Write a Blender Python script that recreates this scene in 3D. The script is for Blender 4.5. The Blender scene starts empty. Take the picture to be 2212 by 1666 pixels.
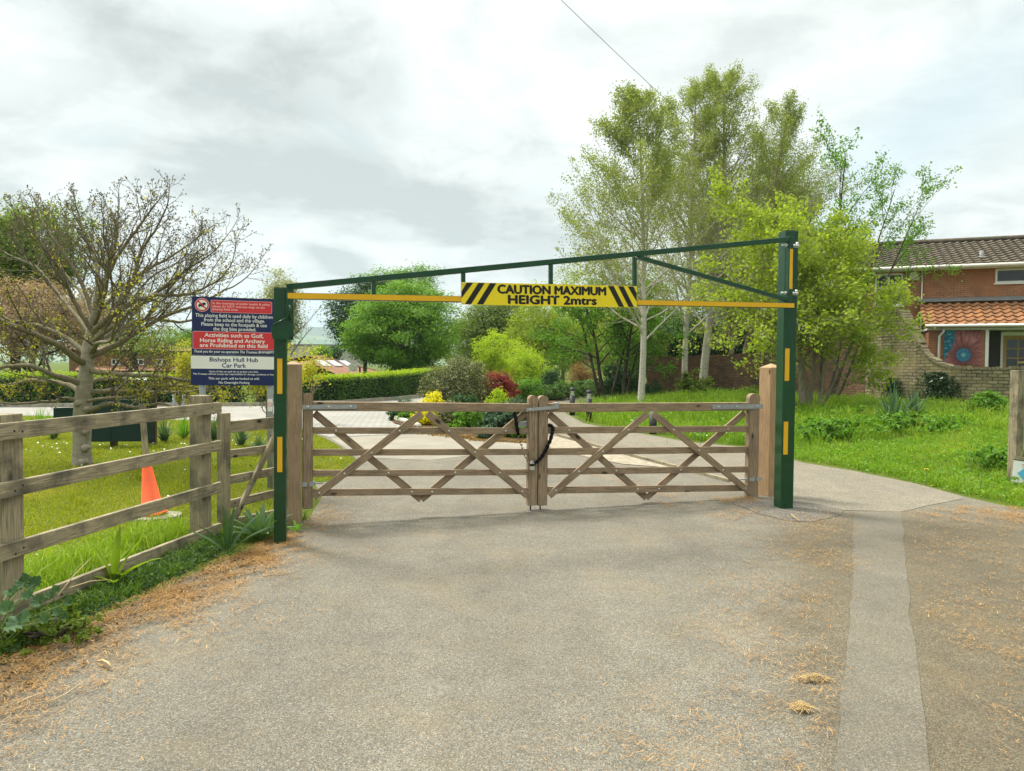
import bpy, bmesh, math, random
import numpy as np
from mathutils import Vector, Matrix

SC = bpy.context.scene
COL = SC.collection
R = math.radians
F = 1600.0; CU, CV = 1106.0, 833.0
EYE = Vector((0, 0, 1.55)); PITCH = R(1.61); ROLL = R(0.5)
_f = Vector((0, math.cos(PITCH), -math.sin(PITCH)))
_r0 = Vector((1, 0, 0)); _u0 = _r0.cross(_f)
_r = _r0 * math.cos(ROLL) + _u0 * math.sin(ROLL)
_u = _u0 * math.cos(ROLL) - _r0 * math.sin(ROLL)

def ray(u, v): return _f + _r * ((u - CU) / F) - _u * ((v - CV) / F)
def P(u, v, Y):
    d = ray(u, v); return EYE + d * (Y / d.y)
def G(u, v, z=0.0):
    d = ray(u, v); return EYE + d * ((z - EYE.z) / d.z)
def GX(u, Y):
    """ground point at depth Y under image column u"""
    d = ray(u, 900); p = EYE + d * (Y / d.y); return Vector((p.x, Y, 0))

class Frame:
    """vertical plane through two ground points: s along, z up, n towards the camera side"""
    def __init__(self, A, B):
        self.A = Vector((A[0], A[1], 0)); d = Vector((B[0] - A[0], B[1] - A[1], 0))
        self.L = d.length; self.d = d.normalized(); self.n = Vector((self.d.y, -self.d.x, 0))
    def sz(self, u, v, off=0.0):
        r = ray(u, v); q = self.A + self.n * off
        t = (q - EYE).dot(self.n) / r.dot(self.n); p = EYE + r * t
        return ((p - q).dot(self.d), p.z)
    def w(self, s, z, off=0.0):
        p = self.A + self.d * s + self.n * off; return Vector((p.x, p.y, z))
    def px(self, u, v, off=0.0):
        s, z = self.sz(u, v, off); return self.w(s, z, off)
    def M(self, s=0, z=0, off=0):
        m = Matrix(((self.d.x, -self.n.x, 0), (self.d.y, -self.n.y, 0), (0, 0, 1))).to_4x4()
        m.translation = self.w(s, z, off); return m

# ---------------------------------------------------------------- objects
WM = {}
def mesh_np(verts, faces_flat, counts, uvs=None, smooth=False):
    me = bpy.data.meshes.new('m')
    verts = np.asarray(verts, np.float32); faces_flat = np.asarray(faces_flat, np.int32); counts = np.asarray(counts, np.int32)
    me.vertices.add(len(verts)); me.vertices.foreach_set('co', verts.ravel())
    me.loops.add(len(faces_flat)); me.loops.foreach_set('vertex_index', faces_flat)
    me.polygons.add(len(counts))
    st = np.concatenate(([0], np.cumsum(counts)[:-1])).astype(np.int32)
    me.polygons.foreach_set('loop_start', st)
    try: me.polygons.foreach_set('loop_total', counts)
    except Exception: pass
    me.polygons.foreach_set('use_smooth', np.full(len(counts), smooth) if isinstance(smooth, (bool, int)) else np.asarray(smooth, bool))
    if uvs is not None:
        l = me.uv_layers.new(name='UVMap'); l.data.foreach_set('uv', np.asarray(uvs, np.float32).ravel())
    me.update(calc_edges=True); me.validate()
    return me

class MB:
    def __init__(s): s.sm = {}; s.v = []; s.f = []; s.c = []; s.uv = []; s.n = 0; s.hasuv = False
    def add(s, verts, faces, uvs=None):
        verts = np.asarray([tuple(x) for x in verts], np.float32)
        s.v.append(verts)
        for f in faces:
            s.f.extend([i + s.n for i in f]); s.c.append(len(f))
        if uvs is not None: s.hasuv = True; s.uv.extend(uvs)
        s.n += len(verts)
    def arr(s, verts, faces, k):
        s.v.append(np.asarray(verts, np.float32)); s.f.extend((np.asarray(faces).ravel() + s.n).tolist())
        s.c.extend([k] * (np.asarray(faces).size // k)); s.n += len(verts)
    def box(s, lo, hi, M=None):
        x0, y0, z0 = lo; x1, y1, z1 = hi
        v = [Vector(q) for q in ((x0,y0,z0),(x1,y0,z0),(x1,y1,z0),(x0,y1,z0),(x0,y0,z1),(x1,y0,z1),(x1,y1,z1),(x0,y1,z1))]
        if M is not None: v = [M @ q for q in v]
        s.add(v, [(0,3,2,1),(4,5,6,7),(0,1,5,4),(1,2,6,5),(2,3,7,6),(3,0,4,7)])
    def prism(s, poly, a, b, M=None):
        """poly of (x,z) extruded in y from a to b"""
        n = len(poly)
        v = [Vector((x, a, z)) for x, z in poly] + [Vector((x, b, z)) for x, z in poly]
        if M is not None: v = [M @ q for q in v]
        fs = [tuple(range(n)), tuple(range(2*n-1, n-1, -1))] + [(i, n+i, n+(i+1) % n, (i+1) % n) for i in range(n)]
        s.add(v, fs)
    def tube(s, pts, rad, k=6, cap=True):
        pts = np.asarray([tuple(p) for p in pts], float); n = len(pts)
        rad = np.full(n, rad, float) if np.isscalar(rad) else np.asarray(rad, float)
        t = np.gradient(pts, axis=0); t /= np.linalg.norm(t, axis=1)[:, None] + 1e-9
        a = np.array([1, 0, 0]) if abs(t[0][0]) < .8 else np.array([0, 0, 1.])
        x = np.cross(t[0], a); x /= np.linalg.norm(x)
        ang = np.arange(k) * 2 * np.pi / k; V = np.empty((n, k, 3))
        for i in range(n):
            x = x - t[i] * x.dot(t[i]); x /= np.linalg.norm(x) + 1e-9; y = np.cross(t[i], x)
            V[i] = pts[i] + rad[i] * (np.cos(ang)[:, None] * x + np.sin(ang)[:, None] * y)
        idx = np.arange(n * k).reshape(n, k); q = np.stack([idx[:-1], np.roll(idx, -1, 1)[:-1], np.roll(idx, -1, 1)[1:], idx[1:]], -1).reshape(-1, 4)
        base = s.n; c0 = len(s.c); s.arr(V.reshape(-1, 3), q, 4); s.sm[c0] = len(s.c)
        if cap:
            s.f.extend([base + i for i in range(k)][::-1]); s.c.append(k)
            s.f.extend([base + (n-1)*k + i for i in range(k)]); s.c.append(k)
    def lathe(s, prof, k=20, M=None):
        """prof of (r,z)"""
        v = []; n = len(prof)
        for r_, z in prof:
            for i in range(k):
                a = 2*math.pi*i/k; q = Vector((r_*math.cos(a), r_*math.sin(a), z)); v.append(M @ q if M is not None else q)
        fs = [(i*k+j, i*k+(j+1) % k, (i+1)*k+(j+1) % k, (i+1)*k+j) for i in range(n-1) for j in range(k)]
        c0 = len(s.c); ns = len(fs); fs += [tuple(range(k))[::-1], tuple((n-1)*k+i for i in range(k))]
        s.add(v, fs); s.sm[c0] = c0 + ns
    def mesh(s, smooth=False):
        if not smooth:
            smooth = np.zeros(len(s.c), bool)
            for a, b in s.sm.items(): smooth[a:b] = True
        v = np.concatenate(s.v) if s.v else np.zeros((0, 3))
        return mesh_np(v, s.f, s.c, s.uv if s.hasuv else None, smooth)

def link(name, me, mat, parent=None, M=None, smooth=None):
    """M None: vertices are in world space and the origin is moved under the mesh"""
    if isinstance(me, MB): me = me.mesh(bool(smooth))
    if M is None:
        n = len(me.vertices); co = np.empty(n * 3, np.float32); me.vertices.foreach_get('co', co); co = co.reshape(-1, 3)
        lo, hi = co.min(0), co.max(0); c = np.array([(lo[0]+hi[0])/2, (lo[1]+hi[1])/2, lo[2]], np.float32)
        me.vertices.foreach_set('co', (co - c).ravel()); M = Matrix.Translation(Vector([float(t) for t in c])); me.update()
    o = bpy.data.objects.new(name, me); COL.objects.link(o)
    if mat is not None: me.materials.append(mat)
    if parent is not None:
        o.parent = parent; o.matrix_local = WM[parent.name].inverted() @ M
    else: o.matrix_local = M
    WM[o.name] = M.copy(); return o

def tag(o, label=None, cat=None, group=None, kind=None):
    if label: o['label'] = label
    if cat: o['category'] = cat
    if group: o['group'] = group
    if kind: o['kind'] = kind
    return o
def thing(name, label, cat, loc, rz=0, group=None, M=None):
    o = bpy.data.objects.new(name, None); COL.objects.link(o); o.empty_display_size = .2
    if M is None: M = Matrix.Translation(Vector(loc)) @ Matrix.Rotation(rz, 4, 'Z')
    o.matrix_local = M; WM[o.name] = M.copy(); return tag(o, label, cat, group)
def copy_tree(o, parent=None, M=None):
    c = o.copy(); COL.objects.link(c)
    if parent is not None: c.parent = parent; c.matrix_local = o.matrix_local.copy(); WM[c.name] = WM[parent.name] @ c.matrix_local
    else: c.matrix_local = M; WM[c.name] = M.copy()
    for ch in list(o.children): copy_tree(ch, c)
    return c

def bevel_box(L, t, w, bev=.004, off=(0, 0, 0), round_top=0):
    bm = bmesh.new(); bmesh.ops.create_cube(bm, size=1)
    for v in bm.verts: v.co = Vector((v.co.x*L + off[0], v.co.y*t + off[1], v.co.z*w + off[2]))
    if bev: bmesh.ops.bevel(bm, geom=bm.edges[:], offset=bev, segments=2, affect='EDGES', profile=.6)
    me = bpy.data.meshes.new('b'); bm.to_mesh(me); bm.free(); return me
def axes(p, q, up):
    x = (q - p).normalized(); up = Vector(up); z = (up - x * up.dot(x)).normalized(); y = z.cross(x)
    m = Matrix((x, y, z)).transposed().to_4x4(); m.translation = p; return m
def beam(name, p, q, w, t, mat, parent=None, up=(0, 0, 1), bev=.004):
    """w: size along up, t: thickness across; local X runs along the beam"""
    L = (q - p).length; M = axes(p, q, up)
    return link(name, bevel_box(L, t, w, bev, (L/2, 0, 0)), mat, parent, M)

# ---------------------------------------------------------------- text
def text_me(s, bold=0.0, shear=0.0, ext=0.0):
    c = bpy.data.curves.new('t', 'FONT'); c.body = s; c.size = 1; c.offset = bold; c.shear = shear; c.extrude = ext; c.resolution_u = 3
    o = bpy.data.objects.new('t', c); COL.objects.link(o); bpy.context.view_layer.update()
    me = bpy.data.meshes.new_from_object(o.evaluated_get(bpy.context.evaluated_depsgraph_get()))
    bpy.data.objects.remove(o); bpy.data.curves.remove(c); return me
_cap = []
def lettering(s, x0, x1, base, cap, y, mat, parent, M, bold=.012, shear=0, name='lettering'):
    """lettering in the local XZ plane of M, facing -y"""
    if not _cap:
        m = text_me('H'); _cap.append(max(v.co.y for v in m.vertices)); bpy.data.meshes.remove(m)
    src = text_me(s, 0, shear); xs = [v.co.x for v in src.vertices]; a, b = min(xs), max(xs)
    kx = (x1 - x0) / (b - a); kz = cap / _cap[0]; mb = MB(); w = bold*cap*1.25
    fs = [tuple(f.vertices) for f in src.polygons]
    for i, (dx, dz) in enumerate(((0, 0), (w, 0), (-w, 0), (0, w*.7), (0, -w*.7)) if bold else ((0, 0),)):
        mb.add([(x0 + (v.co.x - a)*kx + dx, y - .00004*i, base + v.co.y*kz + dz) for v in src.vertices], fs)
    bpy.data.meshes.remove(src)
    return link(name, mb, mat, parent, M)

# ---------------------------------------------------------------- materials
def new_mat(name):
    m = bpy.data.materials.new(name); m.use_nodes = True; nt = m.node_tree; nt.nodes.clear(); return m, nt
class NT:
    def __init__(s, nt): s.nt = nt
    def n(s, t, ins=None, **kw):
        x = s.nt.nodes.new(t)
        for k, v in kw.items(): setattr(x, k, v)
        if ins:
            for k, v in ins.items(): s.set(x.inputs[k], v)
        return x
    def set(s, sock, v):
        if isinstance(v, bpy.types.NodeSocket): s.nt.links.new(v, sock)
        elif isinstance(v, bpy.types.Node): s.nt.links.new(v.outputs[0], sock)
        else:
            if sock.type == 'RGBA' and len(v) == 3: v = (*v, 1)
            sock.default_value = v
    def mix(s, fac, a, b, mode='MIX'):
        x = s.n('ShaderNodeMix', data_type='RGBA', blend_type=mode)
        s.set(x.inputs[0], fac); s.set(x.inputs[6], a); s.set(x.inputs[7], b); return x.outputs[2]
    def math(s, op, a, b=0.0, clamp=False):
        x = s.n('ShaderNodeMath', operation=op, use_clamp=clamp); s.set(x.inputs[0], a); s.set(x.inputs[1], b); return x.outputs[0]
    def ramp(s, fac, stops, interp='LINEAR'):
        x = s.n('ShaderNodeValToRGB'); x.color_ramp.interpolation = interp; e = x.color_ramp.elements
        while len(e) < len(stops): e.new(.5)
        for i, (p, c) in enumerate(stops): e[i].position = p; e[i].color = (*c, 1) if len(c) == 3 else c
        s.set(x.inputs[0], fac); return x.outputs[0]
    def noise(s, vec, scale, detail=3, rough=.55, dist=0.0):
        return s.n('ShaderNodeTexNoise', {'Vector': vec, 'Scale': scale, 'Detail': detail, 'Roughness': rough, 'Distortion': dist}).outputs[0]
    def mapv(s, vec, scale=(1, 1, 1), loc=(0, 0, 0), rot=(0, 0, 0)):
        return s.n('ShaderNodeMapping', {'Vector': vec, 'Scale': scale, 'Location': loc, 'Rotation': rot}).outputs[0]
    def obj(s): return s.n('ShaderNodeTexCoord').outputs['Object']
    def bump(s, h, strength=.3, dist=.01):
        return s.n('ShaderNodeBump', {'Height': h, 'Strength': strength, 'Distance': dist}).outputs[0]
    def out(s, col, rough=.7, metal=0.0, normal=None, spec=.4, coat=0.0):
        b = s.n('ShaderNodeBsdfPrincipled', {'Base Color': col, 'Roughness': rough, 'Metallic': metal, 'Specular IOR Level': spec, 'Coat Weight': coat})
        if normal is not None: s.set(b.inputs['Normal'], normal)
        s.n('ShaderNodeOutputMaterial', {'Surface': b.outputs[0]}); return b

def m_plain(name, c, rough=.6, metal=0.0, var=.15, scale=6.0, bump=0.0, spec=.4, bscale=80, dirt=None, dirtk=.0):
    m, nt = new_mat(name); t = NT(nt); o = t.obj()
    n = t.noise(o, scale, 4); lo = tuple(x*(1-var) for x in c); hi = tuple(min(x*(1+var), 1) for x in c)
    col = t.ramp(n, [(.3, lo), (.7, hi)])
    if dirt: col = t.mix(t.math('MULTIPLY', t.ramp(t.noise(o, scale*1.7, 5, .65), [(.5, (0,0,0)), (.75, (1,1,1))]), dirtk), col, dirt)
    nrm = t.bump(t.noise(o, bscale, 3), bump, .01) if bump else None
    t.out(col, rough, metal, nrm, spec); return m

def m_wood(name, light, mid, dark, grain=1.0, stain=.35, moss=0.0, knots=True):
    m, nt = new_mat(name); t = NT(nt); o = t.obj()
    rnd = t.n('ShaderNodeObjectInfo').outputs['Random']
    off = t.n('ShaderNodeCombineXYZ', {0: t.math('MULTIPLY', rnd, 37.0), 1: t.math('MULTIPLY', rnd, 11.0), 2: t.math('MULTIPLY', rnd, 5.0)})
    v = t.n('ShaderNodeVectorMath', {0: o, 1: off.outputs[0]}, operation='ADD').outputs[0]
    lv = t.mapv(v, (1.6, 14, 14)); 
    warp = t.noise(t.mapv(v, (2.2, 5, 5)), 1.0, 2)
    rings = t.math('FRACT', t.math('ADD', t.math('MULTIPLY', t.noise(lv, .8, 2), 9.0 * grain), t.math('MULTIPLY', warp, 3.0)))
    ring = t.ramp(rings, [(0, (0, 0, 0)), (.75, (.75,)*3), (.93, (1, 1, 1)), (1, (0, 0, 0))])
    fine = t.noise(t.mapv(v, (5, 160, 160)), 1.0, 3, .6)
    col = t.mix(t.math('MULTIPLY', ring, .55), light, mid)
    col = t.mix(t.ramp(fine, [(.42, (0,)*3), (.7, (.75,)*3)]), col, dark)
    blot = t.noise(v, 4.0, 4, .6)
    col = t.mix(t.math('MULTIPLY', t.ramp(blot, [(.48, (0,)*3), (.72, (1,)*3)]), stain), col, dark)
    if knots:
        k = t.n('ShaderNodeTexVoronoi', {'Vector': t.mapv(v, (2.6, 5.5, 5.5)), 'Scale': 1.0, 'Randomness': 1.0}).outputs['Distance']
        col = t.mix(t.ramp(k, [(.06, (1,)*3), (.13, (0,)*3)]), col, tuple(x*.45 for x in dark))
    if moss:
        mo = t.ramp(t.noise(v, 9.0, 5, .7), [(.5, (0,)*3), (.68, (1,)*3)])
        col = t.mix(t.math('MULTIPLY', mo, moss), col, (.17, .17, .085))
    h = t.math('ADD', t.math('MULTIPLY', fine, .6), t.math('MULTIPLY', ring, .5))
    t.out(col, .78, 0, t.bump(h, .35, .004), .25); return m

def m_leaf(name, c1, c2, c3=None, trans=.35, rough=.55, patch=None):
    m, nt = new_mat(name); t = NT(nt)
    r = t.n('ShaderNodeNewGeometry').outputs['Random Per Island']
    stops = [(0, c1), (1, c2)] if c3 is None else [(0, c1), (.72, c2), (1, c3)]
    col = t.ramp(r, stops)
    big = t.noise(t.obj(), 1.1, 3, .6)
    if patch:
        col = t.mix(t.ramp(big, [(.5, (.0,)*3), (.68, (.8,)*3)]), col, patch); col = t.mix(t.ramp(t.noise(t.mapv(t.obj(), (1, 1, 1), (5, 9, 2)), .45, 4, .6), [(.45, (0,)*3), (.65, (.55,)*3)]), col, c1)
    else: col = t.mix(t.ramp(big, [(.35, (.0,)*3), (.65, (.5,)*3)]), col, c2)
    b = t.n('ShaderNodeBsdfPrincipled', {'Base Color': col, 'Roughness': rough, 'Specular IOR Level': .35})
    tr = t.n('ShaderNodeBsdfTranslucent', {'Color': t.mix(1.0, col, (1.25, 1.3, .6), 'MULTIPLY')})
    mx = t.n('ShaderNodeMixShader', {0: trans, 1: b.outputs[0], 2: tr.outputs[0]})
    t.n('ShaderNodeOutputMaterial', {'Surface': mx.outputs[0]}); return m

def m_bark(name, c1, c2, scale=8, stretch=.35, bump=.5):
    m, nt = new_mat(name); t = NT(nt); o = t.obj()
    n = t.noise(t.mapv(o, (1, 1, stretch)), scale*2, 5, .65); n2 = t.noise(o, scale*.3, 3)
    col = t.mix(t.ramp(n, [(.35, (0,)*3), (.65, (1,)*3)]), c1, c2)
    col = t.mix(t.ramp(n2, [(.5, (0,)*3), (.7, (.5,)*3)]), col, (.16, .17, .09))
    t.out(col, .9, 0, t.bump(n, bump, .02), .15); return m

def m_birch(name, base=(.62, .58, .50)):
    m, nt = new_mat(name); t = NT(nt); o = t.obj()
    lent = t.noise(t.mapv(o, (4, 4, 26)), 1.0, 3, .6); n2 = t.noise(o, 2.2, 4, .6)
    col = t.ramp(n2, [(.3, tuple(x*.8 for x in base)), (.7, base)])
    col = t.mix(t.ramp(lent, [(.6, (0,)*3), (.68, (.75,)*3)]), col, (.12, .09, .07))
    z = t.n('ShaderNodeSeparateXYZ', {0: o}).outputs[2]
    up = t.ramp(t.math('DIVIDE', z, 14.0), [(.25, (0,)*3), (.75, (.55,)*3)])
    col = t.mix(up, col, (.22, .15, .10))
    t.out(col, .7, 0, t.bump(lent, .2, .01), .2); return m

def m_asphalt(name, dark, mid, lite, scale=105, smooth=False, warm=(.30, .22, .11), warmk=.25, zones=False):
    m, nt = new_mat(name); t = NT(nt); o = t.obj()
    jit = t.n('ShaderNodeVectorMath', {0: o, 1: t.n('ShaderNodeTexNoise', {'Vector': o, 'Scale': 60.0, 'Detail': 2.0}).outputs['Color']}, operation='ADD')
    wv = t.n('ShaderNodeMix', data_type='VECTOR'); t.set(wv.inputs[0], .012); t.set(wv.inputs[4], o); t.set(wv.inputs[5], jit.outputs[0])
    vo = t.n('ShaderNodeTexVoronoi', {'Vector': wv.outputs[1], 'Scale': scale, 'Randomness': 1.0})
    rv = t.n('ShaderNodeSeparateColor', {0: vo.outputs['Color']})
    col = t.ramp(rv.outputs[0], [(0, dark), (.35, mid), (.8, lite), (1, tuple(min(1, x*1.45) for x in lite))])
    tint = t.ramp(rv.outputs[1], [(0, (1.12, 1.0, .86)), (.5, (1, 1, 1)), (1, (.92, 1.0, 1.06))])
    col = t.mix(1.0, col, tint, 'MULTIPLY')
    gap = t.ramp(vo.outputs['Distance'], [(.42, (0,)*3), (.75, (.8,)*3)])
    col = t.mix(t.math('MULTIPLY', gap, .6), col, tuple(x*.7 for x in dark))
    big = t.noise(o, .55, 4, .6); col = t.mix(1.0, col, t.ramp(big, [(.3, (.92,)*3), (.7, (1.06,)*3)]), 'MULTIPLY')
    med = t.noise(o, 3.5, 5, .65); col = t.mix(1.0, col, t.ramp(med, [(.3, (.86,)*3), (.7, (1.08,)*3)]), 'MULTIPLY')
    trk = t.noise(t.mapv(o, (1.5, .13, 1), (2.3, 0, 0), (0, 0, R(6))), 1.0, 3, .5); col = t.mix(1.0, col, t.ramp(trk, [(.36, (.90, .90, .91)), (.62, (1.05,)*3)]), 'MULTIPLY')
    stn = t.noise(t.mapv(o, (1, 1, 1), (1, 8, 0)), 1.1, 6, .72); col = t.mix(t.ramp(stn, [(.58, (0,)*3), (.66, (.22,)*3)]), col, dark)
    wn = t.noise(t.mapv(o, (1, 1, 1), (7, 3, 0)), 1.4, 5, .7)
    col = t.mix(t.math('MULTIPLY', t.ramp(wn, [(.5, (0,)*3), (.75, (1,)*3)]), warmk), col, warm)
    if zones:  # untrafficked margins: darker, browner chippings
        s = t.n('ShaderNodeSeparateXYZ', {0: o}); X, Y = s.outputs[0], s.outputs[1]; e = t.math('MULTIPLY', t.math('SUBTRACT', t.noise(o, 1.6, 5, .65), .5), 1.6)
        rgt = t.math('ADD', t.math('SUBTRACT', X, t.math('ADD', .10, t.math('MULTIPLY', Y, .30))), e); lft = t.math('ADD', t.math('SUBTRACT', t.math('ADD', -2.35, t.math('MULTIPLY', Y, .12)), X), e)
        near = t.ramp(t.math('DIVIDE', Y, 10.0), [(.72, (1,)*3), (.9, (0,)*3)])
        mk = t.math('MULTIPLY', t.math('MAXIMUM', t.ramp(rgt, [(0, (0,)*3), (.55, (1,)*3)]), t.ramp(lft, [(.0, (0,)*3), (.7, (1,)*3)])), near)
        col = t.mix(mk, col, t.mix(1.0, col, (.74, .68, .57), 'MULTIPLY'))
    h = t.math('SUBTRACT', 1.0, vo.outputs['Distance'])
    t.out(col, .85, 0, t.bump(h, .35 if smooth else .8, .006), .25); return m

def m_brick(name, c1, c2, mortar, bw=.225, bh=.075, mort=.01, dirt=None, dirtk=.5, bump=.6, rough_edges=0.0, c3=None):
    m, nt = new_mat(name); t = NT(nt); uv = t.n('ShaderNodeUVMap').outputs[0]
    v = uv
    if rough_edges:
        nz = t.n('ShaderNodeTexNoise', {'Vector': uv, 'Scale': 6.0, 'Detail': 3.0}).outputs['Color']
        sub = t.n('ShaderNodeVectorMath', {0: nz, 1: (.5, .5, .5)}, operation='SUBTRACT')
        sc = t.n('ShaderNodeVectorMath', {0: sub.outputs[0], 3: rough_edges}, operation='SCALE')
        v = t.n('ShaderNodeVectorMath', {0: uv, 1: sc.outputs[0]}, operation='ADD').outputs[0]
    b = t.n('ShaderNodeTexBrick', {'Vector': v, 'Color1': c1, 'Color2': c2, 'Mortar': mortar, 'Scale': 1.0, 'Mortar Size': mort, 'Mortar Smooth': .3,
                                   'Bias': 0.0, 'Brick Width': bw, 'Row Height': bh})
    col = b.outputs[0]
    ng = t.noise(uv, 3.0, 5, .65)
    col = t.mix(1.0, col, t.ramp(ng, [(.3, (.7,)*3), (.7, (1.15,)*3)]), 'MULTIPLY')
    fine = t.noise(uv, 45, 4, .7); col = t.mix(1.0, col, t.ramp(fine, [(.3, (.75,)*3), (.7, (1.18,)*3)]), 'MULTIPLY')
    if c3: col = t.mix(t.ramp(t.noise(uv, .9, 3), [(.45, (0,)*3), (.65, (.65,)*3)]), col, c3)
    if dirt: col = t.mix(t.math('MULTIPLY', t.ramp(t.noise(uv, 1.6, 6, .7), [(.45, (0,)*3), (.7, (1,)*3)]), dirtk), col, dirt)
    h = t.math('ADD', t.math('MULTIPLY', b.outputs[1], -1.0), t.math('MULTIPLY', fine, .35))
    t.out(col, .9, 0, t.bump(h, bump, .012), .2); return m

def m_glass(name, c=(.03, .035, .04)):
    m, nt = new_mat(name); t = NT(nt); t.out(c, .08, 0, None, .6); return m

def m_ground():
    m, nt = new_mat('lawn_ground'); t = NT(nt); o = t.obj()
    a = t.noise(o, .35, 4, .6); b = t.noise(o, 3.0, 5, .7); c = t.noise(o, 45, 3, .7)
    col = t.ramp(a, [(.3, (.075, .125, .016)), (.7, (.125, .165, .022))])
    col = t.mix(t.ramp(b, [(.4, (0,)*3), (.7, (.6,)*3)]), col, (.16, .17, .035))
    col = t.mix(t.ramp(c, [(.35, (.7,)*3), (.6, (0,)*3)]), col, (.035, .06, .008))
    t.out(col, .95, 0, t.bump(c, .8, .03), .1); return m

def m_soil(name, c1=(.05, .035, .022), c2=(.14, .085, .045)):
    m, nt = new_mat(name); t = NT(nt); o = t.obj()
    n = t.noise(o, 28, 5, .75); n2 = t.noise(o, 2, 3)
    col = t.ramp(n, [(.35, c1), (.6, c2), (.75, tuple(x*1.9 for x in c2))]); col = t.mix(1.0, col, t.ramp(n2, [(.3, (.75,)*3), (.7, (1.2,)*3)]), 'MULTIPLY')
    t.out(col, .95, 0, t.bump(n, 1.0, .03), .1); return m

# ---------------------------------------------------------------- foliage
def nrm(a): return a / (np.linalg.norm(a, axis=-1, keepdims=True) + 1e-9)
def leaf_arrays(rng, c, n, size, aspect=.55, fold=.18):
    N = len(c); t = nrm(np.cross(n, rng.normal(size=(N, 3)))); b = np.cross(n, t)
    s = np.asarray(size).reshape(-1, 1) * np.ones((N, 1)); V = np.empty((N, 4, 3))
    V[:, 0] = c - t * s * .5; V[:, 2] = c + t * s * .5
    V[:, 1] = c + b * s * aspect * .5 + n * s * fold - t * s * .06; V[:, 3] = c - b * s * aspect * .5 + n * s * fold - t * s * .06
    i = np.arange(N)[:, None] * 4; Fc = np.concatenate([i + np.array([[0, 3, 2]]), i + np.array([[0, 2, 1]])], 1).reshape(-1, 3)
    return V.reshape(-1, 3), Fc
def leaf_mesh(rng, c, n, size, aspect=.55, fold=.18):
    V, Fc = leaf_arrays(rng, c, n, size, aspect, fold)
    return mesh_np(V, Fc.ravel(), np.full(len(Fc), 3))
def lump_fn(rng, k=7, amp=.28):
    D = nrm(rng.normal(size=(k, 3))); A = rng.uniform(.3, 1, k) * amp; W = rng.uniform(3, 9, k)
    def f(d): return 1 + (A * np.exp(W * (d @ D.T - 1))).sum(1) - amp * .35
    return f
def crown(rng, c, r, nclump, per, crad, size, shell=.45, amp=.28, lumps=8, upb=.45, squash_bottom=0.0, zmin=None, jitter=.8, flat=.42):
    c = np.asarray(c, float); r = np.asarray(r, float); d = nrm(rng.normal(size=(nclump, 3)))
    rad = rng.uniform(0, 1, nclump) ** shell
    f = lump_fn(rng, lumps, amp)(d)
    pos = d * r * (rad * f)[:, None]
    if squash_bottom: pos[:, 2] = np.where(pos[:, 2] < 0, pos[:, 2] * (1 - squash_bottom), pos[:, 2])
    cs = crad * rng.uniform(.6, 1.35, nclump)
    loc = rng.normal(size=(nclump, per, 3)) * cs[:, None, None] * np.array([.6, .6, flat])
    pts = (c + pos[:, None] + loc).reshape(-1, 3)
    outd = nrm(pos / r)[:, None].repeat(per, 1).reshape(-1, 3)
    n = nrm(outd * .5 + nrm(loc.reshape(-1, 3)) * .35 + np.array([0, 0, upb]) + rng.normal(size=pts.shape) * jitter * .6)
    if zmin is not None: k = pts[:, 2] > zmin; pts, n = pts[k], n[k]
    sz = size * rng.uniform(.65, 1.3, len(pts))
    return pts, n, sz
def rot_away(rng, d, ang):
    a = np.cross(d, rng.normal(size=3)); a /= np.linalg.norm(a) + 1e-9
    return d * math.cos(ang) + a * math.sin(ang)
def grow(rng, p, d, L, r, lvl, S, out, sites):
    n = max(3, int(S['seg'][lvl])); p = np.array(p, float); d = np.array(d, float); d /= np.linalg.norm(d)
    pts = [p]; step = L / n; dirs = [d]
    for i in range(n):
        d = d + rng.normal(size=3) * S['wig'][lvl] + np.array([0, 0, 1.]) * S['up'][lvl]
        d /= np.linalg.norm(d); p = p + d * step; pts.append(p); dirs.append(d)
    pts = np.array(pts); rad = r * (1 - np.linspace(0, 1, n + 1) * (1 - S.get('tip', .25)))
    out.append((pts, rad, lvl))
    if lvl + 1 < len(S['seg']):
        k = S['n'][lvl]; t0 = S['t0'][lvl]
        for j in range(k):
            t = t0 + (1 - t0) * (j + rng.uniform(.1, .9)) / k; x = t * n; i = min(int(x), n - 1); q = pts[i] + (pts[i+1] - pts[i]) * (x - i)
            a = R(S['ang'][lvl]) * rng.uniform(.7, 1.3); cd = rot_away(rng, dirs[i], a)
            cl = L * S['len'][lvl] * rng.uniform(.7, 1.2) * (1 - S.get('tl', .55) * (t - t0) / (1 - t0 + 1e-6))
            grow(rng, q, cd, cl, max(rad[i] * S['rr'][lvl], S.get('rmin', .004)), lvl + 1, S, out, sites)
    if lvl >= S['leaf']:
        m = S['leafn']; tt = rng.uniform(.25, 1, m) * n; ii = np.minimum(tt.astype(int), n - 1)
        sites.append(pts[ii] + (pts[ii+1] - pts[ii]) * (tt - ii)[:, None])
def branches_mb(out, sides=(8, 6, 4, 3, 3)):
    b = MB()
    for pts, rad, lvl in out: b.tube(pts, rad, sides[min(lvl, len(sides)-1)], cap=False)
    return b
def leaves_at(rng, sites, spread, size, upb=.3, per=1):
    c = np.concatenate(sites); c = np.repeat(c, per, 0); c = c + rng.normal(size=c.shape) * spread
    n = nrm(rng.normal(size=c.shape) + np.array([0, 0, upb])); return c, n, size * rng.uniform(.6, 1.35, len(c))

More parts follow.
